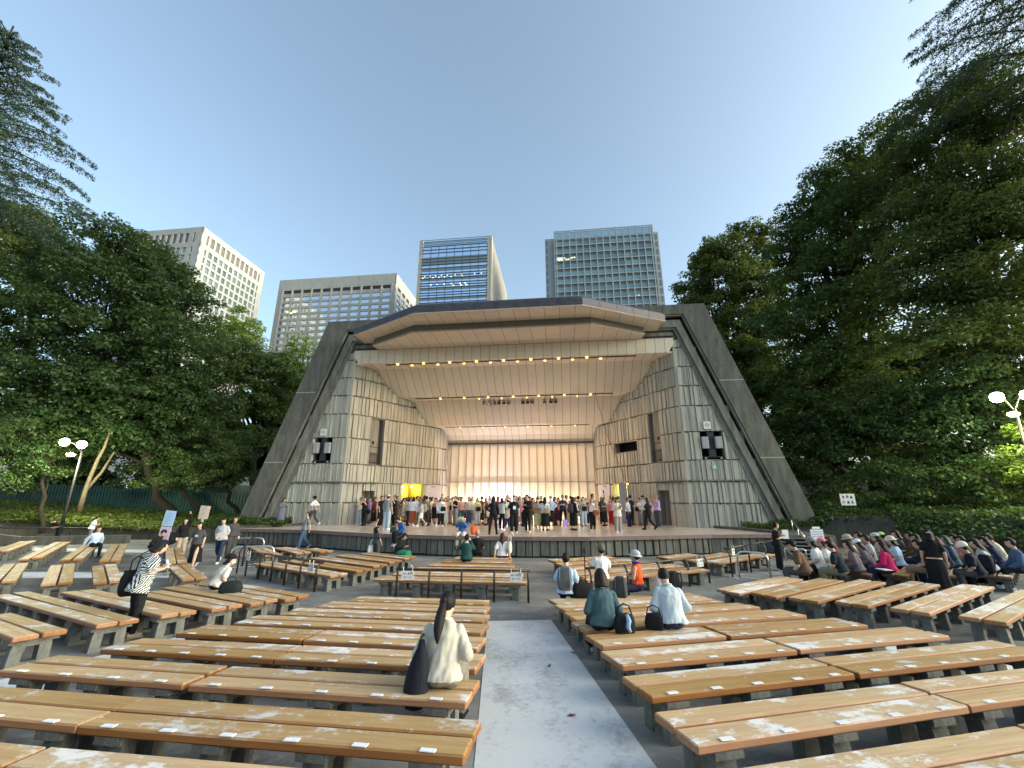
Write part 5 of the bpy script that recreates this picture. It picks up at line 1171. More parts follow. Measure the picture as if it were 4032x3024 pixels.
def body_shape(J, g=0):
    mb = MB(); w = J['w']; T = J['T']
    rings_(mb, T, [(0,0,.84,.10,.07),(0,0,.87,.15*w,.105),(0,.01,.93,.165*w,.115),(0,0,1.04,.128*w,.092),(0,-.01,1.18,.142*w,.102),(0,0,1.26,.155*w,.104),(0,.005,1.325,.142*w,.086),(0,.01,1.365,.095,.066),(0,.01,1.395,.056,.052)])
    hc = J['head'] @ Vector((0, 0, 0)); nk = T @ Vector((0, .012, 1.36)); cap(mb, nk, .052, J['head'] @ Vector((0, .015, -.06)), .047)
    rings_(mb, J['head'], [(0,-.03,-.118,.02,.02),(0,-.034,-.110,.036,.038),(0,-.022,-.085,.052,.062),(0,-.012,-.05,.064,.080),(0,-.006,0,.071,.090),(0,-.002,.045,.073,.094),(0,.004,.085,.060,.078),(0,.008,.108,.035,.045),(0,.01,.116,.01,.012)], 16)
    H = J['head']
    cap(mb, H @ Vector((0,-.088,.012)), .008, H @ Vector((0,-.104,-.022)), .012, 8)
    for s in (-1, 1): cap(mb, H @ Vector((s*.073,.008,.015)), .012, H @ Vector((s*.072,.006,-.025)), .009, 6)
    cap(mb, H @ Vector((-.018,-.083,-.062)), .007, H @ Vector((.018,-.083,-.062)), .007, 6)
    for k, s in (('L', 1), ('R', -1)):
        cap(mb, J['sh'+k], .046, J['el'+k], .036, mid=(.4, .043)); cap(mb, J['el'+k], .038, J['wr'+k], .026, mid=(.3, .040))
        d = (J['ha'+k]-J['wr'+k]).normalized(); wv = J['wr'+k]; x = d.cross(Vector((0,0,1))); x = (x if x.length > .3 else d.cross(Vector((0,1,0)))).normalized(); nn = d.cross(x)
        curl = -nn if nn.z > 0 else nn
        cap(mb, wv, .025, wv + d*.035, .030, 10, .62); cap(mb, wv + d*.03, .036, wv + d*.075, .038, 10, .5)
        for i, (o, L) in enumerate(((-.03,.062),(-.011,.072),(.009,.068),(.028,.052))):
            p0 = wv + d*.085 + x*o; p1 = p0 + d*L*.5 + curl*.008; p2 = p1 + d*L*.38 + curl*.022; cap(mb, p0, .0105, p1, .0100, 6); cap(mb, p1, .0100, p2, .0085, 6)
        p0 = wv + d*.035 - x*.03; cap(mb, p0, .013, p0 + d*.035 - x*.025, .011, 6); cap(mb, p0 + d*.035 - x*.025, .011, p0 + d*.06 - x*.022 + curl*.015, .009, 6)
        cap(mb, J['hp'+k], .085, J['kn'+k], .055, mid=(.4, .075)); cap(mb, J['kn'+k], .055, J['an'+k], .034, mid=(.3, .055))
        f = Vector((0,-math.cos(J['ft'+k]),-math.sin(J['ft'+k])*.9)); cap(mb, J['an'+k] + Vector((0,.02,-.035)), .036, J['an'+k] + f*.13 + Vector((0,0,-.045)), .030, 8, .8)
    return mb
def top_shape(J, kind):
    mb = MB(); T = J['T']; w = J['w']; e = {'fit': .012, 'loose': .030, 'coat': .038}.get(kind.split('_')[0], .02)
    hem = {'fit': .96, 'loose': .86, 'coat': .74}.get(kind.split('_')[0], .9)
    if J['pelvis'].z < .7: hem = max(hem, .885)
    fl = .02 if kind.startswith(('loose', 'coat')) else 0
    rings_(mb, T, [(0,0,hem,(.160+e+fl)*w,.112+e+fl),(0,0,hem+.03,(.164+e+fl)*w,.116+e+fl),(0,0,1.04,(.138+e)*w,.100+e),(0,-.005,1.18,(.146+e)*w,.108+e),(0,0,1.26,(.160+e*.7)*w,.110+e*.7),(0,.005,1.325,(.148+e*.4)*w,.093+e*.3),(0,.01,1.368,.102+e*.25,.074+e*.2),(0,.01,1.398,.068,.062)])
    sl = kind.split('_')[1] if '_' in kind else 'short'
    if sl != 'none':
        for k in 'LR':
            s, el, wr = J['sh'+k], J['el'+k], J['wr'+k]
            if sl == 'short': cap(mb, s, .050+e*.35, s.lerp(el, .72), .053+e*.7)
            else: cap(mb, s, .050+e*.35, el, .045+e*.6); cap(mb, el, .048+e*.6, el.lerp(wr, .92), .034+e*.5)
    return mb
def pants_shape(J, kind):
    mb = MB(); T = J['T']; e = {'slim': .010, 'wide': .035, 'shorts': .022}.get(kind, .02); sit = J['pelvis'].z < .7
    rings_(mb, T, [(0,0,.83,.10,.07),(0,0,.86,.155+e*.6,.110+e*.5),(0,.01,.93,.170+e*.3,.120+e*.3),(0,0,1.0,.150+e*.2,.106+e*.2),(0,0,1.03,.134,.096)])
    for k in 'LR':
        h, kn, an = J['hp'+k], J['kn'+k], J['an'+k]; end = an.lerp(kn, .06)
        if kind == 'shorts': cap(mb, h, .092+e, h.lerp(kn, .85), .070+e*1.3); continue
        cap(mb, h, .090+e*.6, kn, .060+e, mid=(.4, .082+e*.8)); cap(mb, kn, .060+e, end, .040+e*1.2, mid=(.35, .058+e))
    return mb
def skirt_shape(J, kind):
    mb = MB(); hem = {'long': .22, 'midi': .42, 'mini': .62}[kind]; n = 42; T = J['T']; rr = {'long': (.235,.19), 'midi': (.225,.18), 'mini': (.205,.16)}[kind]
    if J['pelvis'].z < .7:                      # seated: cloth over the thighs and hanging before the knees
        rings_(mb, T, [(0,0,.84,.12,.09),(0,0,.87,.175,.125),(0,.01,.94,.175,.125),(0,0,1.03,.134,.096)])
        for k in 'LR': cap(mb, J['hp'+k], .105, J['kn'+k], .085)
        a = (J['knL']+J['knR'])/2; cap(mb, J['pelvis'] + Vector((0,-.1,0)), .11, a, .085)
        for k in 'LR': cap(mb, J['kn'+k], .085, J['kn'+k].lerp(J['an'+k], .75), .115)
        cap(mb, a, .09, a.lerp((J['anL']+J['anR'])/2, .72), .115); return mb
    z = [1.03, .97, .86, .70, .5, hem+.03, hem]; out = []
    for zz in z:
        t = max(0, (1.03-zz)/(1.03-hem)); rx = .134 + (rr[0]-.134)*t**.75 + (.03 if .5 > t > .1 else 0); ry = .098 + (rr[1]-.098)*t**.75 + (.015 if .5 > t > .1 else 0); p = .06*t
        out.append([T @ Vector((rx*math.cos(2*PI*k/n)*(1+p*math.sin(k*2*PI*8/n)), ry*math.sin(2*PI*k/n)*(1+p*math.sin(k*2*PI*8/n)) - .01*t, zz)) for k in range(n)])
    mb.loft(out); return mb
TMPQ = []
def remeshed(shapes, voxel, smooth_it=2, wr=0):
    """fuse a list of MBs, each into one closed continuous surface"""
    objs = []
    for mb in shapes:
        o = bpy.data.objects.new('t', mb.mesh('t')); COL.objects.link(o)
        m = o.modifiers.new('r', 'REMESH'); m.mode = 'VOXEL'; m.voxel_size = voxel
        s = o.modifiers.new('s', 'SMOOTH'); s.iterations = smooth_it; s.factor = .5; objs.append(o)
    dg = bpy.context.evaluated_depsgraph_get(); out = []
    for o in objs:
        me = bpy.data.meshes.new_from_object(o.evaluated_get(dg)); me.polygons.foreach_set('use_smooth', [True]*len(me.polygons))
        if wr:
            n = len(me.vertices); co = np.empty(3*n, np.float32); me.vertices.foreach_get('co', co); no = np.empty(3*n, np.float32); me.vertices.foreach_get('normal', no)
            co = co.reshape(-1, 3); no = no.reshape(-1, 3); sd = R.uniform(0, 50)
            d = np.array([mnoise.noise(Vector((x*9+sd+z*4, y*9, z*5-x*3))) + .55*mnoise.noise(Vector((x*21, y*21+sd, z*11+x*8))) for x, y, z in co], np.float32)
            me.vertices.foreach_set('co', (co + no*d[:, None]*wr).ravel()); me.update()
        out.append(me); bpy.data.objects.remove(o)
    return out
def sph(mb, c, r, n=14, m=9, f=None):
    rings = []
    for i in range(m+1):
        th = PI*i/m; rings.append([])
        for k in range(n):
            ph = 2*PI*k/n; p = Vector((math.sin(th)*math.sin(ph)*r[0], -math.sin(th)*math.cos(ph)*r[1], math.cos(th)*r[2]))
            if f: p = f(p)
            rings[-1].append(p + Vector(c))
    mb.loft(rings)
def hair_shape(kind):
    """in head space: face looks to -y"""
    mb = MB()
    def f(p):
        q = p.copy()
        if q.y < -.005 and q.z < .052 - max(0, -q.y-.03)*.25 and abs(q.x) < .075: q.y = q.y*.35 + .0; q.x *= .86; q.z *= .8
        elif q.z < -.055: q.x *= .8; q.y = max(q.y*.85, -.01)
        q += q.normalized()*.004*mnoise.noise(q*60) if q.length > 0 else q*0
        return q
    if kind != 'bald': sph(mb, (0, .008, .012), (.084, .106, .120), 22, 16, f)
    else:
        def fb(p):
            q = p.copy()
            if q.z > .02 or q.y < .0: q *= .85
            return q
        sph(mb, (0, .008, .0), (.078, .099, .112), 18, 12, fb)
    L = {'bob': .15, 'long': .36, 'vlong': .50}.get(kind)
    if L:
        n = 26; out = []
        for i in range(9):
            t = i/8; z = .06 - t*(.06+L); rx = .086 + .022*math.sin(min(1, t*1.2)*PI*.6) - (.030*max(0, t-.6)/.4 if kind != 'bob' else 0); row = []
            for k in range(n):
                a = -PI*.30 + (PI*1.60)*k/(n-1) if False else 2*PI*k/n
                x, y = math.sin(a)*rx, -math.cos(a)*(.104 + .018*t)
                if y < .0: y = y*.12 + .012; x *= .97
                if z < -.12: y = max(y, .02 + (.035 if kind != 'bob' else 0)*min(1, (-z-.12)*8)) + .02
                row.append(Vector((x*(1+.03*math.sin(k*3+t*2)), y + .006*math.sin(k*5), z)))
            out.append(row)
        mb.loft(out)
    if kind == 'pony':
        sph(mb, (0, .118, .0), (.028, .03, .03), 10, 6)
        pts = [(0,.100,-.025),(0,.128,-.045),(.004,.138,-.12),(.012,.136,-.20),(.016,.130,-.28),(.012,.124,-.35),(.006,.12,-.40)]; mb.tube(pts, [.022,.034,.046,.053,.046,.028,.008], 16)
    if kind == 'bun': sph(mb, (0, .06, .125), (.035, .035, .03), 12, 8)
    mb.sm = True; return mb
def hat_shape(kind):
    mb = MB()
    if kind == 'cap':
        sph(mb, (0,.004,.035), (.090,.108,.095), 20, 12, lambda p: Vector((p.x, p.y, max(p.z, -.005))))
        mb.loft([[Vector((math.sin(a)*.078, -.085 - math.cos(a)*.085, .032+dz - .02*math.cos(a))) for a in [(-1.25 + 2.5*k/9) for k in range(10)]] + [Vector((.078-.156*k/5, -.05, .04+dz)) for k in range(6)] for dz in (0, .006)])
    elif kind == 'beanie': sph(mb, (0,.02,.045), (.094,.118,.110), 20, 12, lambda p: Vector((p.x, p.y, max(p.z, -.03))))
    elif kind == 'beret': sph(mb, (0,.035,.045), (.105,.125,.085), 20, 12, lambda p: Vector((p.x, p.y, max(p.z, -.03))))
    else:
        sph(mb, (0,.004,.045), (.090,.108,.088), 20, 12, lambda p: Vector((p.x, p.y, max(p.z, -.02))))
        mb.loft([[Vector((math.sin(2*PI*k/24)*rx, .004-math.cos(2*PI*k/24)*(rx+.016), z)) for k in range(24)] for rx, z in ((.088,.035),(.135,.012),(.135,.006),(.086,.025))], False)
    mb.sm = True; return mb
def fit_hat(mb): return mb
CACHE = {}
def cached(key, make):
    if key not in CACHE: CACHE[key] = make()
    return CACHE[key]
SKINS = [plain('light skin', (.56,.36,.26), .5, var=.05, spec=.35), plain('tan skin', (.46,.27,.18), .5, var=.05, spec=.35)]
def cloth_(name, c, kind=None):
    key = ('cloth', tuple(c), kind)
    if key in MATS: return MATS[key]
    m, nt, b = nodemat(name); b.inputs['Roughness'].default_value = .85; b.inputs['Specular IOR Level'].default_value = .2
    v = coords(nt, rnd=False); n1 = noise(nt, v, 7, 4); base = mixc(nt, tuple(x*.82 for x in c), tuple(min(1, x*1.15) for x in c), n1)
    if kind == 'check':
        sx = nt.nodes.new('ShaderNodeTexChecker'); sx.inputs['Scale'].default_value = 14; nt.links.new(v, sx.inputs['Vector']); base = mixc(nt, c, (.03,.03,.035), sx.outputs['Fac'])
    elif kind in ('plaid', 'stripe'):
        w1 = nt.nodes.new('ShaderNodeTexWave'); w1.inputs['Scale'].default_value = 9; w1.bands_direction = 'X'; w1.inputs['Distortion'].default_value = .4; nt.links.new(v, w1.inputs['Vector'])
        f = ramp(nt, w1.outputs['Fac'], .55, .8)
        if kind == 'plaid':
            w2 = nt.nodes.new('ShaderNodeTexWave'); w2.inputs['Scale'].default_value = 6; w2.bands_direction = 'Z'; nt.links.new(v, w2.inputs['Vector']); f = math_(nt, 'MAXIMUM', f, ramp(nt, w2.outputs['Fac'], .6, .85))
        base = mixc(nt, base, tuple(x*.5 for x in c), math_(nt, 'MULTIPLY', f, .7))
    elif kind == 'floral':
        vo = nt.nodes.new('ShaderNodeTexVoronoi'); vo.inputs['Scale'].default_value = 16; nt.links.new(v, vo.inputs['Vector']); base = mixc(nt, (.12,.12,.14), base, ramp(nt, vo.outputs['Distance'], .25, .4))
    elif kind == 'leaf':      # black palm leaves on white
        vo = nt.nodes.new('ShaderNodeTexVoronoi'); vo.inputs['Scale'].default_value = 5.5; nt.links.new(coords(nt, (1, 1, .8)), vo.inputs['Vector'])
        sub = nt.nodes.new('ShaderNodeVectorMath'); sub.operation = 'SUBTRACT'; nt.links.new(v, sub.inputs[0]); nt.links.new(vo.outputs['Color'], sub.inputs[1])
        rot = nt.nodes.new('ShaderNodeVectorRotate'); rot.rotation_type = 'EULER_XYZ'; nt.links.new(sub.outputs[0], rot.inputs['Vector']); nt.links.new(vo.outputs['Color'], rot.inputs['Rotation'])
        w1 = nt.nodes.new('ShaderNodeTexWave'); w1.inputs['Scale'].default_value = 11; w1.bands_direction = 'DIAGONAL'; w1.inputs['Distortion'].default_value = 3.5; w1.inputs['Detail Scale'].default_value = 1.2; nt.links.new(rot.outputs[0], w1.inputs['Vector'])
        f = math_(nt, 'MULTIPLY', ramp(nt, w1.outputs['Fac'], .36, .42), ramp(nt, vo.outputs['Distance'], 1.1, .9)); base = mixc(nt, (.70,.74,.70), (.02,.018,.03), f)
    nt.links.new(base, b.inputs['Base Color']); bump(nt, b, noise(nt, coords(nt, (1,1,.4)), 16, 3), .35, .02); MATS[key] = m; return m
def hairmat(c):
    key = ('hair', tuple(c))
    if key in MATS: return MATS[key]
    m, nt, b = nodemat('hair'); b.inputs['Roughness'].default_value = .6; b.inputs['Specular IOR Level'].default_value = .22; n1 = noise(nt, coords(nt, (40, 40, 3)), 3, 4)
    nt.links.new(mixc(nt, tuple(x*.5 for x in c), tuple(x*1.8 for x in c), n1), b.inputs['Base Color']); bump(nt, b, n1, .5, .01); MATS[key] = m; return m
M_eye = plain('dark eyes', (.015,.012,.012), .3); M_lip = plain('lips', (.36,.13,.11), .5); M_mask = plain('white face mask', (.72,.74,.75), .7, var=.03)
def eyes_mesh():
    mb = MB()
    for s in (-1, 1): sph(mb, (s*.030, -.078, .010), (.013, .012, .0065), 10, 6); mb.tube([(s*.016,-.090,.030),(s*.032,-.088,.034),(s*.046,-.078,.030)], [.002,.0035,.002], 5)
    return mb.mesh('eyes', M_eye, True)
def mouth_mesh():
    mb = MB(); sph(mb, (0, -.086, -.062), (.020, .010, .0065), 10, 6); return mb.mesh('mouth', M_lip, True)
def mask_mesh():
    mb = MB(); sph(mb, (0, -.045, -.045), (.062, .064, .050), 14, 10, lambda p: Vector((p.x, min(p.y, .02), p.z))); return mb.mesh('face_mask', M_mask, True)
EYES, MOUTH, MASK = eyes_mesh(), mouth_mesh(), mask_mesh()
def shoe_mesh():
    mb = MB(); cap(mb, (0,.030,-.030), .050, (0,-.115,-.042), .043, 14, .86, (.07, .047)); mb.box(-.043,-.160,-.082,.043,.082,-.066); mb.sm = False; return mb
COLS = dict(black=(.012,.012,.014), white=(.72,.72,.72), cream=(.62,.56,.45), grey=(.22,.22,.23), dgrey=(.06,.06,.065), lgrey=(.42,.43,.43), navy=(.02,.03,.07), blue=(.05,.12,.32), lblue=(.38,.50,.66), sky=(.45,.60,.78), maroon=(.13,.015,.025), red=(.42,.03,.035), rust=(.30,.08,.03),
  orange=(.75,.13,.04), peach=(.62,.34,.24), pink=(.62,.22,.26), magenta=(.55,.02,.12), lilac=(.45,.30,.55), olive=(.10,.09,.05), brown=(.12,.07,.045), beige=(.42,.35,.27), khaki=(.22,.19,.13), yellow=(.70,.62,.18), pyellow=(.55,.50,.25), green=(.02,.20,.10), dgreen=(.015,.06,.055), teal=(.06,.12,.14), denim=(.07,.11,.20), ldenim=(.36,.45,.52), taupe=(.30,.26,.24), mauve=(.16,.13,.15))
HCOL = dict(bk=(.008,.007,.007), db=(.018,.010,.008), br=(.05,.022,.012), gy=(.16,.15,.14), rd=(.09,.02,.015), gn=(.02,.05,.045))
def setmat(o, m):
    if not o.material_slots: o.data.materials.append(m)
    o.material_slots[0].link = 'OBJECT'; o.material_slots[0].material = m
PRINTS = {}
def person(label, loc, rz, pose, hair, top, bottom, shoes='black', h=1.6, w=1.0, hat=None, mask=False, skin=0, group=None, fine=False, extra=None):
    """pose (legs, lean, arms[, head pitch, head turn]); top (kind, colour[, pattern]); bottom (kind, colour)"""
    legs, lean, arms = pose[:3]; hp = pose[3] if len(pose) > 3 else 0; hy = pose[4] if len(pose) > 4 else 0
    J = skel(legs, lean, arms, hp, hy, w); t = thing('person', label, 'person', loc, math.radians(rz), group); sc = h/1.66; t.scale = (sc, sc, sc)
    vx = .0075 if fine else .0125; key = (legs, lean, arms, hp, hy, w, fine)
    b = link('body', cached(('b',)+key, lambda: remeshed([body_shape(J)], vx, 2)[0]), t); setmat(b, SKINS[skin])
    k2 = (legs, lean, arms, w, fine)
    tm = cached(('t', top[0])+k2, lambda: remeshed([top_shape(J, top[0])], .010 if fine else .015, 3, .015 if fine else .006)[0]); o = link({'fit':'shirt','loose':'shirt','coat':'jacket'}[top[0].split('_')[0]], tm, t)
    col = lambda c: COLS[c] if isinstance(c, str) else c
    setmat(o, cloth_('cloth '+str(top[1]), col(top[1]), top[2] if len(top) > 2 else None))
    kd = bottom[0]
    if kd in ('long', 'midi', 'mini'):
        if legs in ('sit', 'sitw', 'edge', 'cross'): bm = cached(('s', kd)+k2, lambda: remeshed([skirt_shape(J, kd)], .014, 4, .008)[0])
        else: bm = cached(('s', kd, lean, legs), lambda: skirt_shape(J, kd).mesh('skirt', None, True))
        o = link('skirt', bm, t)
    else: bm = cached(('p', kd)+k2, lambda: remeshed([pants_shape(J, kd)], .011 if fine else .015, 3, .009 if fine else .006)[0]); o = link('shorts' if kd == 'shorts' else 'trousers', bm, t)
    setmat(o, cloth_('cloth '+str(bottom[1]), col(bottom[1]), bottom[2] if len(bottom) > 2 else None))
    Hm = J['head']
    if hair: o = link('hair', cached(('h', hair[0]), lambda: hair_shape(hair[0]).mesh('hair', None, True)), t); o.matrix_local = Hm; setmat(o, hairmat(HCOL[hair[1]]))
    o = link('eyes', EYES, t); o.matrix_local = Hm
    if mask: o = link('face_mask', MASK, t)
    else: o = link('mouth', MOUTH, t)
    o.matrix_local = Hm
    if hat: o = link('hat', cached(('hat', hat[0]), lambda: hat_shape(hat[0]).mesh('hat', None, True)), t); o.matrix_local = Hm @ Matrix.Scale(1.04, 4); setmat(o, cloth_('hat '+str(hat[1]), col(hat[1])))
    sm = cached(('shoe',), lambda: shoe_mesh().mesh('shoe', None, True))
    for k in 'LR': o = link('shoe', sm, t); o.location = J['an'+k]; o.rotation_euler = (J['ft'+k], 0, (.15 if k == 'L' else -.15)); setmat(o, cloth_('shoe '+shoes, col(shoes)))
    if extra: extra(t, J)
    t['_s'] = sc; PEOPLE.append((t, J)); del t['_s']; return t, J
PEOPLE = []
def onperson(t, off):
    """world place of a point given in the person's frame"""
    s = t.scale[0]; c, n_ = math.cos(t.rotation_euler.z), math.sin(t.rotation_euler.z); x, y, z = (q*s for q in off)
    return (t.location.x + x*c - y*n_, t.location.y + x*n_ + y*c, t.location.z + z)
def bag(kind, color, label, t, off, rz=0, strap=None, scale=1):
    c = COLS[color] if isinstance(color, str) else color; m = cloth_('bag '+str(color), c); loc = onperson(t, off) if t else off; o = thing(kind, label, {'backpack':'backpack'}.get(kind, 'bag'), loc, (t.rotation_euler.z if t else 0) + math.radians(rz))
    o.scale = (scale,)*3
    def mk():
        mb = MB(); sx, sy, sz, r_ = {'tote_bag': (.17,.055,.19,.02), 'shoulder_bag': (.15,.06,.13,.04), 'backpack': (.15,.09,.23,.06), 'duffel_bag': (.24,.15,.15,.06), 'drawstring_bag': (.17,.13,.17,.07)}[kind]
        rings = []
        for z, k in ((-sz, .72), (-sz*.9, .92), (-sz*.3, 1.06), (sz*.4, .98), (sz*.85, .82), (sz, .5 if kind != 'tote_bag' else .92)):
            rings.append([Vector((math.copysign(abs(math.cos(a))**.55, math.cos(a))*sx*k*(1+.03*math.sin(5*a+z*20)), math.copysign(abs(math.sin(a))**.6, math.sin(a))*sy*k, z)) for a in [2*PI*i/28 for i in range(28)]])
        mb.loft(rings); return mb.mesh('bag_body', None, True)
    b = link('bag_body', cached(('bag', kind), mk), o); setmat(b, m)
    def mk2():
        mb = MB()
        if kind == 'tote_bag':
            for y in (-.045, .045): mb.tube([(-.08, y, .17), (-.07, y*.8, .34), (0, y*.5, .40), (.07, y*.8, .34), (.08, y, .17)], .010, 6)
        elif kind == 'backpack':
            for x in (-.09, .09): mb.tube([(x, -.08, .18), (x*1.05, -.14, .22), (x*1.15, -.15, .05), (x*1.1, -.09, -.17)], .016, 6)
            mb.box(-.11, .085, -.17, .11, .115, .02)
        else: mb.tube([(-sx2, 0, .10), (-sx2*.7, 0, .22), (0, 0, .26), (sx2*.7, 0, .22), (sx2, 0, .10)], .011, 6)
        return mb.mesh('strap', None, True)
    sx2 = .12; s = link('strap', cached(('strap', kind), mk2), o); setmat(s, m)
    if strap: # crossbody strap given as points in the person's frame
        mb = MB(); O = Vector(loc); mb.tube([Matrix.Rotation(-o.rotation_euler.z, 3, 'Z') @ (Vector(onperson(t, p)) - O)/scale for p in strap], .009, 5); link('long_strap', mb.mesh('long_strap', m, True), o)
    return o
PH = None
def phone(t, J, who, off=(0,0,0), lit=False):
    p = (J['haL'] + J['haR'])/2 if off == 'mid' else J['haL'] + Vector(off)
    mb = MB(); mb.box(-.037, -.005, -.075, .037, .005, .075); o = tag(link('smartphone', cached(('ph', lit), lambda: mb.mesh('smartphone', plain('lit phone', (.3,.3,.4), .2, emit=(.5,.6,.8), estr=.6) if lit else plain('phone glass', (.02,.02,.025), .15)))), 'smartphone held by the ' + who, 'phone', 'smartphones in people\'s hands')
    o.location = onperson(t, p); o.rotation_euler = (-.25, 0, t.rotation_euler.z); return o
# ---------------------------------------------------------------- who is where
def atz(u, v, z):
    a = (u-2016)/1620; b = (1512-v)/1620; y = math.cos(FT) - b*math.sin(FT); k = math.sin(FT) + b*math.cos(FT); t = (z-CAMZ)/k
    return (a*t, y*t, z)
ZO = {'a': (1360,1900,4.096), 'b': (1850,1900,4.424), 'c': (2250,1900,4.916), 'l': (900,1900,3.6867)}
def st(c, x, y): o = ZO[c]; return atz(o[0]+x/o[2], o[1]+y/o[2], .85)
def seat(u, v):       # a place on a bench given by the pixel where the seat meets the person's back
    z = .42
    for _ in range(25): p = atz(u, v, z); z = .5*z + .5*(gz(p[1])+.42)
    return (p[0], p[1], gz(p[1]))
GS = 'people standing on the stage'
ST = ('stand', 0, 'down'); PHN = ('stand', 2, 'phone', 18); RS = ('stand', -2, 'raise'); FO = ('stand', 0, 'fold'); WK = ('walk', 4, 'swing'); WI = ('wide', 0, 'down'); HG = ('stand', 0, 'high', -15); PT = ('stand', 4, 'point'); HI = ('stand', 0, 'hip')
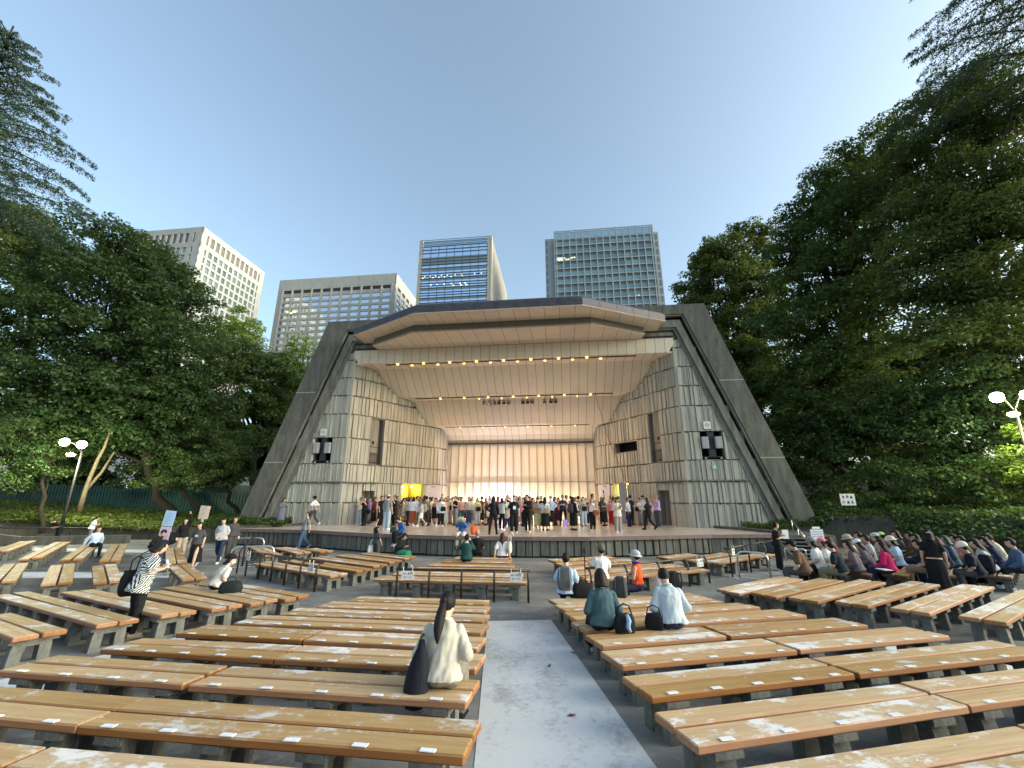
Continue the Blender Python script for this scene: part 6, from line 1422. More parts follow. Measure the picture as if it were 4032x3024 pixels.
# label, place, facing, pose, hair, top, bottom, shoes, height, options
SP = [
 ('person in a pale top and light jeans behind the woman in black at the left', ('a',215,670), 20, RS, ('long','bk'), ('loose_long','cream'), ('wide','ldenim'), 'white', 1.58, {}),
 ('person all in black with long hair holding a phone before the left side door', ('a',285,695), -25, RS, ('long','bk'), ('loose_short','black'), ('slim','black'), 'black', 1.60, {'bag': ('shoulder_bag','black',(.26,.05,.82)), 'ph': 1}),
 ('person in a lilac top behind the woman in dark red', ('a',375,655), -30, ST, ('long','br'), ('loose_short','lilac'), ('long','grey'), 'black', 1.55, {}),
 ('person in a dark red shirt and long black skirt near the left side door', ('a',440,680), 90, ST, ('bob','br'), ('loose_long','maroon'), ('long','black'), 'white', 1.62, {'hat': ('cap','brown')}),
 ('person all in black seen from the side, next to the dark red shirt', ('a',550,692), 75, ST, ('short','bk'), ('loose_short','black'), ('wide','black'), 'black', 1.68, {}),
 ('dark haired person hidden behind the man in the pale cap', ('a',612,670), 10, ST, ('short','bk'), ('fit_short','dgrey'), ('slim','black'), 'black', 1.70, {}),
 ('person in a pale cap, striped grey shirt and light jeans seen from behind', ('a',655,758), 165, ST, ('short','bk'), ('loose_short',(.25,.30,.32),'plaid'), ('wide','ldenim'), 'white', 1.74, {'hat': ('cap','lgrey')}),
 ('person in a black shirt and black trousers raising a phone left of the doorway', ('a',765,695), -40, RS, ('short','bk'), ('loose_short','black'), ('slim','black'), 'black', 1.70, {'ph': 1, 'skin': 1}),
 ('dark haired person in brown trousers behind the black shirt by the left doorway', ('a',805,660), 60, ST, ('short','bk'), ('loose_long','dgrey'), ('slim','brown'), 'black', 1.66, {}),
 ('person in a black and white checked dress with long hair', ('a',905,655), 110, PHN, ('long','bk'), ('coat_short','cream','check'), ('midi','cream','check'), 'white', 1.58, {}),
 ('person in a pale cream top bending over a phone near the left doorway', ('a',1000,690), 120, PHN, ('bob','bk'), ('loose_long','cream'), ('slim','navy'), 'black', 1.58, {}),
 ('person in a white top and rust orange long skirt', ('a',1070,700), 160, PHN, ('bob','bk'), ('loose_long','white'), ('long','rust'), 'white', 1.60, {}),
 ('person in a long light blue shirt behind the rust skirt', ('a',1135,685), 80, ST, ('short','bk'), ('coat_long','lblue'), ('slim','grey'), 'grey', 1.66, {}),
 ('short person in a grey T-shirt, white shorts and backpack', ('a',1220,705), -70, WK, ('bob','br'), ('loose_short','lgrey'), ('shorts','white'), 'white', 1.48, {'bag': ('backpack','taupe',(0,.19,1.12))}),
 ('person in a brown jacket and dark trousers seen from behind near the doorway', ('a',1290,690), 170, WI, ('short','bk'), ('loose_long','khaki'), ('slim','dgrey'), 'black', 1.66, {}),
 ('person in olive trousers taking a step behind the brown jacket', ('a',1370,670), 100, WK, ('bob','db'), ('loose_short','cream'), ('wide','olive'), 'black', 1.62, {}),
 ('person in a black cap with a peach coloured top and black bag', ('a',1440,690), -20, ST, ('bob','bk'), ('fit_short','peach'), ('midi','black'), 'white', 1.56, {'hat': ('cap','black'), 'bag': ('shoulder_bag','black',(0,-.16,.98))}),
 ('person in a loose white blouse with a black bag across the body', ('a',1535,703), 15, ST, ('long','bk'), ('coat_long','white'), ('wide','black'), 'white', 1.62, {'bag': ('shoulder_bag','black',(.1,-.2,.98),[(.1,-.19,1.08),(-.1,-.15,1.3),(-.15,0,1.42)])}),
 ('person in a long pale grey skirt just right of the white blouse', ('a',1600,688), -10, ST, ('bob','br'), ('fit_short','peach'), ('long','lgrey'), 'white', 1.58, {}),
 ('tall person with dark hair whose head rises behind the white blouse', ('a',1545,655), 0, ST, ('short','bk'), ('fit_short','grey'), ('slim','black'), 'black', 1.80, {'mask': True}),
 ('person in a white cap, cream shirt and beige trousers', ('a',1685,665), -60, ST, ('short','bk'), ('loose_short','cream'), ('wide','beige'), 'brown', 1.62, {'hat': ('cap','white'), 'bag': ('shoulder_bag','black',(.2,-.1,1.0))}),
 ('person with folded arms in a black shirt and grey trousers', ('a',1765,690), -50, FO, ('short','db'), ('fit_short','black'), ('wide','grey'), 'navy', 1.66, {}),
 ('person in a peach top left of the woman with wavy hair', ('a',1860,680), 20, ST, ('short','br'), ('loose_short','peach'), ('slim','denim'), 'black', 1.62, {}),
 ('person in a white top and blue jeans with long wavy dark hair', ('a',1985,680), -15, ST, ('vlong','db'), ('loose_long','cream'), ('wide','denim'), 'white', 1.62, {}),
 ('person in a pale yellow top with a big black bag in front', ('b',125,745), 25, ST, ('bob','db'), ('loose_short','pyellow'), ('wide','lgrey'), 'black', 1.58, {'bag': ('shoulder_bag','black',(0,-.2,.98))}),
 ('person with a dark red vest and white tote bag by the dark cabinet', ('b',275,740), 60, ST, ('long','db'), ('fit_none','maroon'), ('midi','olive'), 'black', 1.56, {'bag': ('tote_bag','cream',(-.05,-.22,.72))}),
 ('person in tight black clothes and black boots, front centre of the stage', ('b',405,900), 178, HI, ('long','bk'), ('fit_long','black'), ('slim','black'), 'black', 1.64, {'pose': ('wide',0,'hip')}),
 ('pale haired person behind the woman in black boots', ('b',410,735), 0, ST, ('short','gy'), ('fit_short','white'), ('slim','grey'), 'grey', 1.68, {}),
 ('person in a dark maroon jacket left of the raised phone', ('b',490,740), 40, ST, ('bob','bk'), ('loose_long','maroon'), ('slim','black'), 'black', 1.62, {}),
 ('person in a pale grey blouse with a cream tote taking a picture', ('b',560,832), 150, RS, ('bob','bk'), ('loose_long','lgrey'), ('slim','black'), 'white', 1.56, {'bag': ('tote_bag','cream',(-.2,-.05,.82)), 'ph': 1}),
 ('person in a black T-shirt with a white chest print lifting both arms', ('b',655,765), 5, RS, ('short','bk'), ('loose_short','black'), ('wide','navy'), 'black', 1.72, {'print': 1, 'skin': 1}),
 ('person in a black T-shirt with a white print and white sneakers', ('b',770,880), 8, ST, ('short','bk'), ('loose_short','black'), ('wide','black'), 'white', 1.68, {'print': 2}),
 ('person in a grey brown dress behind the two black T-shirts', ('b',865,735), 20, ST, ('bob','br'), ('loose_long','taupe'), ('long','taupe'), 'brown', 1.66, {}),
 ('person holding a pink bag in the middle of the stage crowd', ('b',935,765), -60, FO, ('short','db'), ('fit_short','cream'), ('slim','black'), 'black', 1.58, {'bag': ('tote_bag','pink',(0,-.22,1.0))}),
 ('person in all black with brown shoes talking, centre of the stage', ('b',1010,868), -35, ('stand',3,'phone'), ('short','bk'), ('loose_long','black'), ('slim','black'), 'beige', 1.72, {}),
 ('person in a rust coloured cardigan behind the pale yellow skirt', ('b',1110,765), -20, PHN, ('bob','db'), ('loose_long','rust'), ('slim','brown'), 'brown', 1.58, {}),
 ('person in a grey top and pale yellow pleated long skirt', ('b',1190,825), 10, FO, ('long','bk'), ('loose_long','taupe'), ('long','pyellow'), 'white', 1.56, {'mask': True, 'bag': ('shoulder_bag','pyellow',(.16,-.12,1.0))}),
 ('dark haired person in black laughing behind the straw bag', ('b',1250,745), 10, ST, ('short','bk'), ('fit_short','black'), ('slim','black'), 'black', 1.66, {'skin': 1}),
 ('person seen from behind in a pale floral blouse, black skirt and straw bag', ('b',1315,835), 165, ST, ('long','bk'), ('loose_short','white','floral'), ('long','black'), 'black', 1.60, {'bag': ('shoulder_bag','beige',(-.12,.17,1.0))}),
 ('person in a lilac blue shirt, white mask and long black skirt', ('b',1420,755), -15, HI, ('short','bk'), ('loose_long','sky','stripe'), ('long','black'), 'black', 1.66, {'mask': True}),
 ('person in a dark maroon coat behind the lilac blue shirt', ('b',1490,745), 60, ST, ('bob','bk'), ('coat_long','maroon'), ('slim','maroon'), 'black', 1.62, {}),
 ('person with folded arms in a dark navy shirt and black trousers', ('b',1630,752), 0, ('wide',0,'fold'), ('short','bk'), ('loose_short','navy'), ('slim','black'), 'black', 1.72, {'skin': 1}),
 ('person with a top knot in a white shirt behind the navy shirt', ('b',1700,738), 60, ST, ('bun','bk'), ('loose_short','cream'), ('slim','beige'), 'white', 1.70, {}),
 ('person in a long black dress with long black hair and a dark backpack', ('b',1810,828), 130, ST, ('long','bk'), ('loose_long','black'), ('long','black'), 'black', 1.62, {'bag': ('backpack','dgrey',(0,.2,1.1))}),
 ('person in a white T-shirt raising a phone right of the black dress', ('b',1860,750), 60, RS, ('bob','db'), ('loose_short','white'), ('slim','grey'), 'white', 1.60, {'ph': 1}),
 ('person in a dark hat, black vest and bare calves', ('b',1905,735), 175, ST, ('short','bk'), ('coat_none','black'), ('shorts','beige'), 'maroon', 1.66, {'hat': ('bucket','black')}),
 ('person in a sleeveless flowered blouse, white mask and pale jeans', ('b',1990,762), 15, ST, ('bob','bk'), ('fit_none','lgrey','floral'), ('wide','ldenim'), 'brown', 1.62, {'mask': True, 'bag': ('shoulder_bag','black',(0,-.18,1.0))}),
 ('reddish haired person with a brown bag lifting an arm over the forehead', ('b',2150,845), 10, RS, ('bob','rd'), ('fit_none','white'), ('slim','black'), 'white', 1.58, {'mask': True, 'bag': ('shoulder_bag','rust',(.12,-.2,.92),[(.12,-.19,1.0),(-.05,-.16,1.25),(-.13,0,1.42)])}),
 ('tall dark haired person turned aside behind the brown bag', ('b',2155,745), 80, ST, ('short','bk'), ('loose_short','cream'), ('slim','black'), 'black', 1.80, {'skin': 1}),
 ('red haired person raising one arm high with a white phone', ('c',605,800), 10, HG, ('long','rd'), ('fit_short','dgrey'), ('slim','black'), 'black', 1.60, {'ph': 2}),
 ('person in a dark grey top and long black skirt before the right door leaf', ('c',645,838), 40, FO, ('bob','bk'), ('loose_short','dgrey'), ('long','black'), 'black', 1.56, {}),
 ('person in a pink blouse and bright red trousers', ('c',785,820), -30, ST, ('long','bk'), ('loose_long','pink'), ('wide','red'), 'red', 1.54, {}),
 ('pale person standing before the right doorway edge', ('c',780,770), 0, ST, ('short','br'), ('fit_short','lgrey'), ('slim','beige'), 'grey', 1.68, {}),
 ('person in a cream jacket and lilac grey wide trousers looking at a phone', ('c',915,960), 15, PHN, ('bob','bk'), ('coat_long','cream'), ('wide','taupe'), 'white', 1.60, {'ph': 1}),
 ('person in a long black dress at the right doorway', ('c',1040,775), 150, ST, ('long','bk'), ('loose_long','black'), ('long','black'), 'black', 1.62, {}),
 ('person in a white T-shirt with a black elbow band and navy trousers', ('c',1120,850), 60, ('stand',0,'down'), ('short','bk'), ('loose_short','white'), ('slim','navy'), 'black', 1.58, {}),
 ('person in a black shirt and black trousers at the right of the doorway', ('c',1175,820), 120, ST, ('short','bk'), ('loose_short','navy'), ('slim','black'), 'black', 1.72, {}),
 ('person with a white vest, grey trousers and black bag holding out an arm', ('c',1350,828), -60, PT, ('short','br'), ('fit_short','white'), ('wide','grey'), 'brown', 1.56, {'bag': ('shoulder_bag','black',(-.12,-.1,.98))}),
 ('person in olive brown trousers and dark cap right of the white vest', ('c',1425,828), -30, ST, ('short','bk'), ('loose_short','white'), ('wide','olive'), 'brown', 1.70, {'hat': ('cap','black')}),
 ('person in a black dress over leggings walking right near the right side door', ('c',1515,915), -120, WK, ('long','bk'), ('coat_short','black'), ('slim','black'), 'black', 1.58, {}),
 ('person in a white T-shirt and grey trousers behind the purple shirt', ('c',1600,862), -20, RS, ('short','bk'), ('loose_short','cream'), ('slim','grey'), 'white', 1.62, {}),
 ('stout person in a purple T-shirt and grey trousers taking a photo', ('c',1690,875), -75, RS, ('short','gy'), ('loose_short','lilac'), ('wide','dgrey'), 'grey', 1.74, {'w': 1.16, 'ph': 1, 'skin': 1}),
 ('person in a long grey blue dress at the left end of the stage', ('l',745,635), 70, PHN, ('vlong','bk'), ('loose_long',(.13,.15,.19)), ('long',(.13,.15,.19)), 'black', 1.58, {}),
 ('person in a white T-shirt, black cap and grey shoulder bag walking left on the stage', ('l',1215,632), -95, WK, ('short','bk'), ('loose_short','white'), ('slim','dgrey'), 'white', 1.68, {'hat': ('cap','black'), 'bag': ('shoulder_bag','grey',(.1,.12,1.0))}),
]
def door_crowd():
    out = []; q = [('a',940,630,'bk'),('a',985,640,'bk'),('a',1040,640,'db'),('a',1080,645,'bk'),('a',1180,650,'bk'),('a',1250,640,'bk'),('a',1340,650,'db'),('c',830,760,'bk'),('c',880,780,'bk'),('c',930,775,'db'),('c',975,770,'bk'),('c',1020,760,'bk'),('c',1085,760,'bk')]
    ws = ['leftmost','second','third','fourth','fifth','sixth','seventh']
    for i, (c, x, y, hc) in enumerate(q):
        lab = (f'dark haired person packed in the left doorway crowd, {ws[i]} from the left' if i < 7 else f'dark haired person packed in the right doorway, {ws[i-7]} from the left')
        out.append((lab, (c, x, y), R.choice((0, 170, 150, 20, 60)), R.choice((ST, PHN)), (R.choice(('short','bob','long')), hc), (R.choice(('loose_short','loose_long')), ['dgrey','cream','black','white','navy','grey','brown'][i % 7]), (R.choice(('slim','wide')), ['black','grey','navy'][i % 3]), 'black', R.uniform(1.58, 1.72), {}))
    back = [('a',1640,640,'taupe'),('a',1720,645,'maroon'),('a',1825,648,'white'),('b',30,720,'white'),('b',200,715,'brown'),('b',340,715,'white'),('b',700,720,'dgrey'),('b',820,715,'beige'),('b',960,720,'rust'),('b',1060,720,'black'),('b',1190,715,'grey'),('b',1550,718,'peach'),('b',1770,720,'orange'),('b',2040,730,'maroon')]
    os_ = ['far left','second','third','fourth','fifth','sixth','seventh','eighth','ninth','tenth','eleventh','twelfth','thirteenth','far right']
    for i, (c, x, y, tc) in enumerate(back):
        out.append((f'person in the back row before the ivory wall, {os_[i]} of fourteen, {tc} top', (c, x, y), R.choice((0, 20, -20, 170)), R.choice((ST, FO, PHN)), (R.choice(('short','bob','long')), R.choice(('bk','db','br'))), (R.choice(('loose_short','loose_long')), tc), (R.choice(('slim','wide','long')), R.choice(('black','navy','grey','beige'))), R.choice(('black','white')), R.uniform(1.56, 1.70), {}))
    return out
M_print = plain('white shirt print', (.62,.68,.70), .8, var=.1)
def addprint(which):
    def f(t, J):
        T = J['T']; mb = MB()
        if which == 1:
            mb.prism([(-.085,1.20),(.085,1.20),(.085,1.27),(-.085,1.27)], 0, 1) if False else mb.box(-.085, -.150, 1.16, .085, -.138, 1.28); mb.box(-.035, -.150, 1.10, .035, -.138, 1.135)
        else:
            mb.yprism([(-.06,1.05),(.06,1.05),(.075,1.15),(.05,1.20),(-.05,1.20),(-.07,1.14)], -.152, -.138)
        o = mb.build('shirt_print', M_print, t)
    return f
for (lab, pl, rz, pose, hair, top, bot, sh, h, op) in SP + door_crowd():
    pose = op.get('pose', pose); who = lab
    t, J = person(lab, st(*pl), rz, pose, hair, top, bot, sh, h, op.get('w', 1.0), op.get('hat'), op.get('mask', False), op.get('skin', R.choice((0,0,0,1))), GS, False, addprint(op['print']) if 'print' in op else None)
    if 'bag' in op:
        b = op['bag']; cn = b[1]; ow = top[1] if isinstance(top[1], str) else 'grey blue'; lb = f'{cn} {b[0].replace("_", " ")} of the person in the {ow} top and {bot[1] if isinstance(bot[1], str) else "grey blue"} {bot[0]} bottoms'
        bag(b[0], b[1], lb, t, b[2], 0, b[3] if len(b) > 3 else None)
    if 'ph' in op: phone(t, J, ' '.join(lab.split()[:11]), 'mid' if op['ph'] == 1 else (0, 0, .05))
# things at the back of the stage
M_cab = plain('dark maroon upholstery', (.045,.012,.012), .6, var=.3)
t = hthing('low_cabinet', 'long low dark maroon cabinet behind the crowd at the left of the back wall', 'cabinet', -3.3, 31.6, .85); mb = MB(); mb.box(-1.6,-.3,.1,1.6,.3,1.2); mb.build('cabinet_body', M_cab, t)
mb = MB()
for x in (-1.5,-.5,.5,1.5): mb.box(x-.04,-.34,0,x+.04,-.301,1.24)
mb.build('cabinet_frame', plain('cabinet frame', (.10,.035,.02), .5), t); mb = MB(); mb.box(-1.62,-.36,1.201,1.62,.32,1.25); mb.build('cabinet_top', plain('cabinet top', (.03,.01,.01), .5), t)
for i, x in enumerate((.6, 2.9)):
    t = hthing('pink_box', f"pink and dark box on the stage floor behind the crowd, {'left' if i == 0 else 'right'} one", 'box', x, 30.6, .85, 0, 'pink boxes behind the crowd'); mb = MB(); mb.box(-.16,-.2,.08,.16,.2,.5); mb.build('box_body', plain('pink panel', (.55,.25,.27), .6), t); mb = MB(); mb.box(-.2,-.22,0,.2,.22,.079); mb.build('box_base', M_cab, t)
p = st('b', 1665, 760); t = thing('paper_bag', 'upright lilac paper bag at the feet of the person in navy', 'bag', p, .2); mb = MB(); mb.loft([[(-.1,-.06,0),(.1,-.06,0),(.1,.06,0),(-.1,.06,0)],[(-.11,-.065,.34),(.11,-.065,.34),(.11,.065,.34),(-.11,.065,.34)]]); mb.build('bag_body', plain('lilac paper', (.42,.32,.72), .7), t); mb = MB(); mb.tube([(-.05,0,.33),(-.04,0,.45),(.04,0,.45),(.05,0,.33)], .006, 5); mb.build('handle', M_tag, t)

# ---- around the stage edge and the front benches
def ground(u, v): p = atz(u, v, 0); return (p[0], p[1], gz(p[1]))
GF = 'people around the front of the stage'
t, J = person('person in a grey T-shirt and jeans leaning back against the left stage wall', (-10.35,21.75,0), -60, ('walk', -8, 'prop'), ('short','bk'), ('loose_short','grey'), ('wide','denim'), 'lgrey', 1.72, group=GF)
t.rotation_euler.z = math.radians(-50)
p = ground(1478, 2215); t, J = person('person in a black cap and dark shirt leaning back to photograph the stage', (p[0], p[1], 0), 150, ('stand', -6, 'high', -20), ('bob','bk'), ('loose_short','dgrey'), ('wide','dgrey'), 'black', 1.34, hat=('cap','black'), group=GF)
bag('tote_bag', 'white', 'white tote bag of the person in the black cap at the stage front', t, (.24, .05, .55), 60)
# seated on the stage edge: seat height .42 of the figure rests on the stage top
def edge_seat(u, v): p = atz(u, v, .85); return (p[0], p[1], .85-.44)
t, J = person('person in a blue jacket and black trousers sitting on the stage edge left of centre', edge_seat(1585, 2103), -55, ('edge', 18, 'lap', 35), ('short','bk'), ('coat_long','blue'), ('slim','black'), 'lgrey', 1.62, group=GF)
bag('shoulder_bag', 'dgreen', 'dark green shoulder bag beside the blue jacket on the stage edge', None, (*atz(1548, 2097, .85)[:2], .98), 0)
t, J = person('person in a blue top and pale trousers filming from the stage edge', edge_seat(1820, 2107), -5, ('edge', 6, 'raise'), ('short','bk'), ('loose_long','blue'), ('wide','cream'), 'black', 1.66, group=GF)
o = tag(MB().box(-.09,-.01,-.055,.09,.01,.055).build('tablet', plain('light green tablet case', (.28,.62,.25), .5)), 'light green tablet held before the face of the person in pale trousers', 'tablet'); o.location = onperson(t, (J['haL']+J['haR'])/2 + Vector((0,-.02,.06)))
bag('drawstring_bag', 'orange', 'orange rust coloured bag beside the person in pale trousers on the stage edge', None, (*atz(1868, 2104, .85)[:2], 1.03), 20, scale=.95)
GB2 = 'people seated on the front benches'
def sat(label, u, v, rz, pose, hair, top, bot, sh='black', h=1.62, **k):
    p = seat(u, v); return person(label, p, rz, pose, hair, top, bot, sh, h, **k)
SIT = ('sit', 6, 'lap', 20)
t, J = sat('person in a black top and green skirt sitting sideways on the left front bench', 1568, 2183, 70, ('sit', 18, 'phone', 25), ('bob','db'), ('loose_long','black'), ('long','green'), 'white', 1.60, group=GB2)
t, J = sat('person in a dark green jacket taking a photo from the centre benches', 1836, 2212, 180, ('sit', 2, 'raise', 0), ('short','bk'), ('loose_long','dgreen'), ('slim','black'), 'black', 1.66, group=GB2)
phone(t, J, 'person in the dark green jacket', 'mid'); mb = MB(); mb.tube([(math.cos(a)*.062, math.sin(a)*.056+.01, 1.40) for a in [k*2*PI/12 for k in range(13)]], .012, 5); o = mb.build('collar', M_white, t); o.matrix_local = J['T']
t, J = sat('bald person in a black shirt on the front centre bench seen from behind', 1878, 2188, 180, ('sit', 2, 'lap', 5), ('bald','gy'), ('loose_short','black'), ('slim','black'), 'black', 1.70, group=GB2, skin=1)
t, J = sat('person with long brown hair in a white T-shirt on the front centre bench', 1978, 2195, 178, ('sit', 0, 'prop', 0), ('long','br'), ('loose_short','white'), ('mini','maroon'), 'white', 1.62, group=GB2)
bag('tote_bag', 'cream', 'white tote bag at the right side of the long haired person in white', t, (-.27, .02, .78), 80)

# ---- near figures right of the aisle
GN = 'people on the near benches'
def strapq(t, pts, m, r_=.016, name='strap'):
    mb = MB(); mb.tube(pts, r_, 6); return mb.build(name, m, t, True)
t, J = sat('person in a cream jacket with a long black ponytail on the near left bench', 1738, 2706, 176, ('sit', 9, 'phonew', 22, -8), ('pony','bk'), ('loose_long',(.50,.465,.39)), ('wide',(.20,.175,.15)), 'black', 1.63, group=GN, fine=True)
phone(t, J, 'person with the black ponytail', 'mid', True)
def seam(t, J, pts, r_, c, name):
    mb = MB(); mb.tube(pts, r_, 5); o = mb.build(name, cloth_('seam '+name, c), t, True); o.matrix_local = J['T']
def collar(t, J, c, z=1.395, r_=.014):
    seam(t, J, [(math.cos(a)*.068, math.sin(a)*.062+.012, z + .012*math.sin(a)) for a in [k*2*PI/14 for k in range(15)]], r_, c, 'collar')
collar(t, J, (.70,.66,.56), 1.40, .017)
mb = MB(); rings = []
for z, sx, sy, oy in ((.36,.13,.06,0),(.38,.20,.09,0),(.45,.245,.11,.0),(.60,.255,.11,.0),(.76,.235,.10,0),(.90,.195,.085,0),(1.03,.14,.06,0),(1.13,.085,.045,0),(1.22,.04,.03,0)):
    rings.append([Vector((math.cos(a)*sx*(1+.06*math.sin(6*a+z*9)+.04*math.sin(11*a)) - .13*max(0, z-.55), math.sin(a)*sy+oy, z)) for a in [k*2*PI/26 for k in range(26)]])
mb.loft(rings); b = thing('shoulder_bag', 'large slack black shoulder bag hanging from the ponytailed person', 'bag', onperson(t, (.22, .12, .0)), t.rotation_euler.z); o = mb.build('bag_body', cloth_('slack black nylon', (.013,.015,.022)), b, True)
mb = MB(); mb.tube([(0,0,1.10),(-.03,-.03,1.22),(-.05,-.10,1.255),(-.04,-.19,1.20),(-.01,-.22,1.0)], .022, 8); mb.build('strap', cloth_('olive strap', (.05,.055,.03)), b, True); b.scale = (.46,.78,.66); b.location.z += .05
t, J = sat('person with a dark bob in a teal knitted cardigan on a right near bench', 2380, 2480, 183, ('sit', 5, 'lapw', 12, 0), ('bob','db'), ('loose_long',(.055,.105,.125)), ('long','black'), 'cream', 1.62, group=GN, fine=True)
bag('shoulder_bag', 'black', 'black bag with a light blue scarf beside the teal cardigan', None, (*seat(2462, 2492)[:2], seat(2462, 2492)[2]+.54), 10)
q = seat(2462, 2492); mb = MB(); mb.tube([(0,0,.10),(.02,-.02,.02),(.0,-.03,-.06),(.03,-.02,-.12)], [.02,.035,.03,.02], 8); o = mb.build('scarf', cloth_('light blue scarf', (.25,.40,.62)), None, True); tag(o, 'light blue scarf spilling out of the black bag by the teal cardigan', 'scarf'); o.location = (q[0]+.02, q[1]-.08, q[2]+.58)
t, J = sat('person with short black hair in a loose pale grey blue shirt, right benches', 2650, 2478, 178, ('sit', 14, 'lapw', 34, 0), ('short','bk'), ('coat_long',(.44,.50,.54)), ('slim','navy'), 'black', 1.66, group=GN, fine=True)
collar(t, J, (.46,.52,.56), 1.398, .013); seam(t, J, [(-.145+.29*k/10, .112-.0*k, 1.275-.012*math.sin(k/10*PI)) for k in range(11)], .0035, (.30,.35,.39), 'yoke_seam')
bag('shoulder_bag', 'black', 'small black and cream handbag left of the pale grey blue shirt', None, (*seat(2578, 2480)[:2], seat(2578, 2480)[2]+.53), -20, scale=.85)
t, J = sat('person in a light blue shirt wearing a grey backpack at the aisle end', 2232, 2352, 170, ('sit', 4, 'phone', 10, 0), ('short','bk'), ('loose_short',(.40,.55,.74)), ('slim','black'), 'black', 1.68, group=GN, fine=True, skin=0)
b = bag('backpack', (.12,.135,.145), 'slim grey backpack worn by the person in the light blue shirt', t, (.02, .22, .82), 180)
q = seat(2292, 2352); bag('duffel_bag', 'black', 'bulky black bag beside the grey backpack', None, (q[0], q[1]-.02, q[2]+.57), 5, scale=.95)
t, J = sat('microphone stand holder', 2300, 2330, 0, SIT, ('short','bk'), ('fit_short','black'), ('slim','black')) if False else (None, None)
q = ground(2340, 2445); t, J = person('standing person in a white T-shirt and green grey cap pointing left', (1.98, 9.9, gz(9.9)), 150, ('stand', -3, 'point', -5, 0), ('short','bk'), ('loose_short','white'), ('wide',(.10,.10,.065)), 'dgrey', 1.42, hat=('beanie',(.12,.115,.09)), group=GN, fine=True, skin=1)
t.rotation_euler.z = math.radians(-160)
t, J = sat('person in an orange vest and grey hat right of the centre aisle', 2515, 2330, -120, ('cross', 2, 'fold', -8, 0), ('short','bk'), ('fit_none',(.72,.10,.025)), ('slim',(.04,.045,.08)), 'black', 1.68, hat=('bucket','lgrey'), group=GN, fine=True, skin=1)
mb = MB(); mb.tube([(math.cos(a)*.075, math.sin(a)*.07+.005, 1.40+.012*math.sin(2*a)) for a in [k*2*PI/14 for k in range(15)]], .026, 8); o = mb.build('neck_scarf', cloth_('blue violet scarf', (.05,.03,.28)), t, True); o.matrix_local = J['T']
q = seat(2608, 2345); bag('drawstring_bag', (.42,.38,.34), 'pale taupe drawstring bag right of the orange vest', None, (q[0], q[1], q[2]+.58), 0)
q = seat(2668, 2338); bag('backpack', 'black', 'black backpack standing behind the short haired person', None, (q[0]-.05, q[1]+.05, q[2]+.64), 20)
q = seat(2445, 2352); bag('backpack', 'dgrey', 'dark backpack with a pale strap left of the orange vest', None, (q[0], q[1], q[2]+.62), -20, scale=.9)
t = thing('monopod', 'thin black selfie monopod beside the light blue shirt', 'monopod', (1.62, 9.9, gz(9.9))); mb = MB(); mb.tube([(0,0,0),(0,0,1.25)], .012, 6); mb.build('rod', M_blk, t); mb = MB(); mb.box(-.02,-.03,1.25,.02,.03,1.36); mb.build('head', M_blk, t)

# ---- left side
GL = 'people at the left'
t, J = person('person in a black and white palm leaf shirt standing at the left', (-6.72, 8.15, gz(8.15)), 150, ('stand', 14, 'phone', 22, 0), ('bob','bk'), ('coat_short','white','leaf'), ('slim','black'), 'beige', 1.62, group=GL, fine=True, w=1.08)
phone(t, J, 'person in the palm leaf shirt', 'mid', True)
b = bag('tote_bag', 'black', 'big black shoulder bag of the person in the palm leaf shirt', t, (.28, .02, .88), 70, [(.27,.0,1.0),(.20,-.12,1.28),(.12,-.18,1.40),(.06,-.05,1.46),(.10,.05,1.40),(.24,.04,1.1)], 1.15)
t, J = sat('person in a cream blouse and black beret sitting at the left', 845, 2322, 150, ('sit', 26, 'lap', 0, -35), ('bob','bk'), ('loose_short',(.54,.50,.45)), ('slim','black'), 'black', 1.58, hat=('beret','black'), mask=True, group=GL, fine=True)
q = seat(905, 2335); bag('duffel_bag', (.012,.02,.022), 'soft black bag beside the cream blouse', None, (q[0], q[1], q[2]+.53), 10, scale=.9)
t, J = person('person in a black T-shirt leaning on the handrail at the far left', (-24.7, 23.75, .0), -20, ('stand', 42, 'fold', 10), ('short','bk'), ('loose_short','black'), ('slim','black'), 'black', 1.50, hat=('cap','dgrey'), group=GL, skin=1)
t, J = person('person in a white shirt seen from behind at the far left handrail', (-23.2, 24.0, .0), 150, ('stand', 12, 'phone', 10), ('short','bk'), ('loose_short','white'), ('slim','grey'), 'black', 1.45, group=GL)
t, J = sat('person in a light blue shirt sitting on the end of a far left bench', 368, 2152, 60, ('sit', 12, 'prop', -5), ('short','bk'), ('loose_long',(.50,.62,.80)), ('slim','black'), 'dgrey', 1.66, group=GL)
t, J = sat('person in a black jacket with white headphones sitting behind the palm leaf shirt', 600, 2165, 95, ('sit', 24, 'lap', 15), ('short','bk'), ('coat_long','black'), ('slim','grey'), 'white', 1.64, group=GL)
t, J = sat('person in black sitting before the people with sign boards', 672, 2142, -120, ('sit', 30, 'knee', 10), ('short','bk'), ('loose_long','black'), ('slim','black'), 'white', 1.62, group=GL)
t, J = person('person in black holding the pink paper sign board on a pole', (-14.0, 18.6, 0), 30, ('stand', 4, 'high', 0), ('long','bk'), ('loose_long','black'), ('wide','beige'), 'black', 1.60, group=GL)
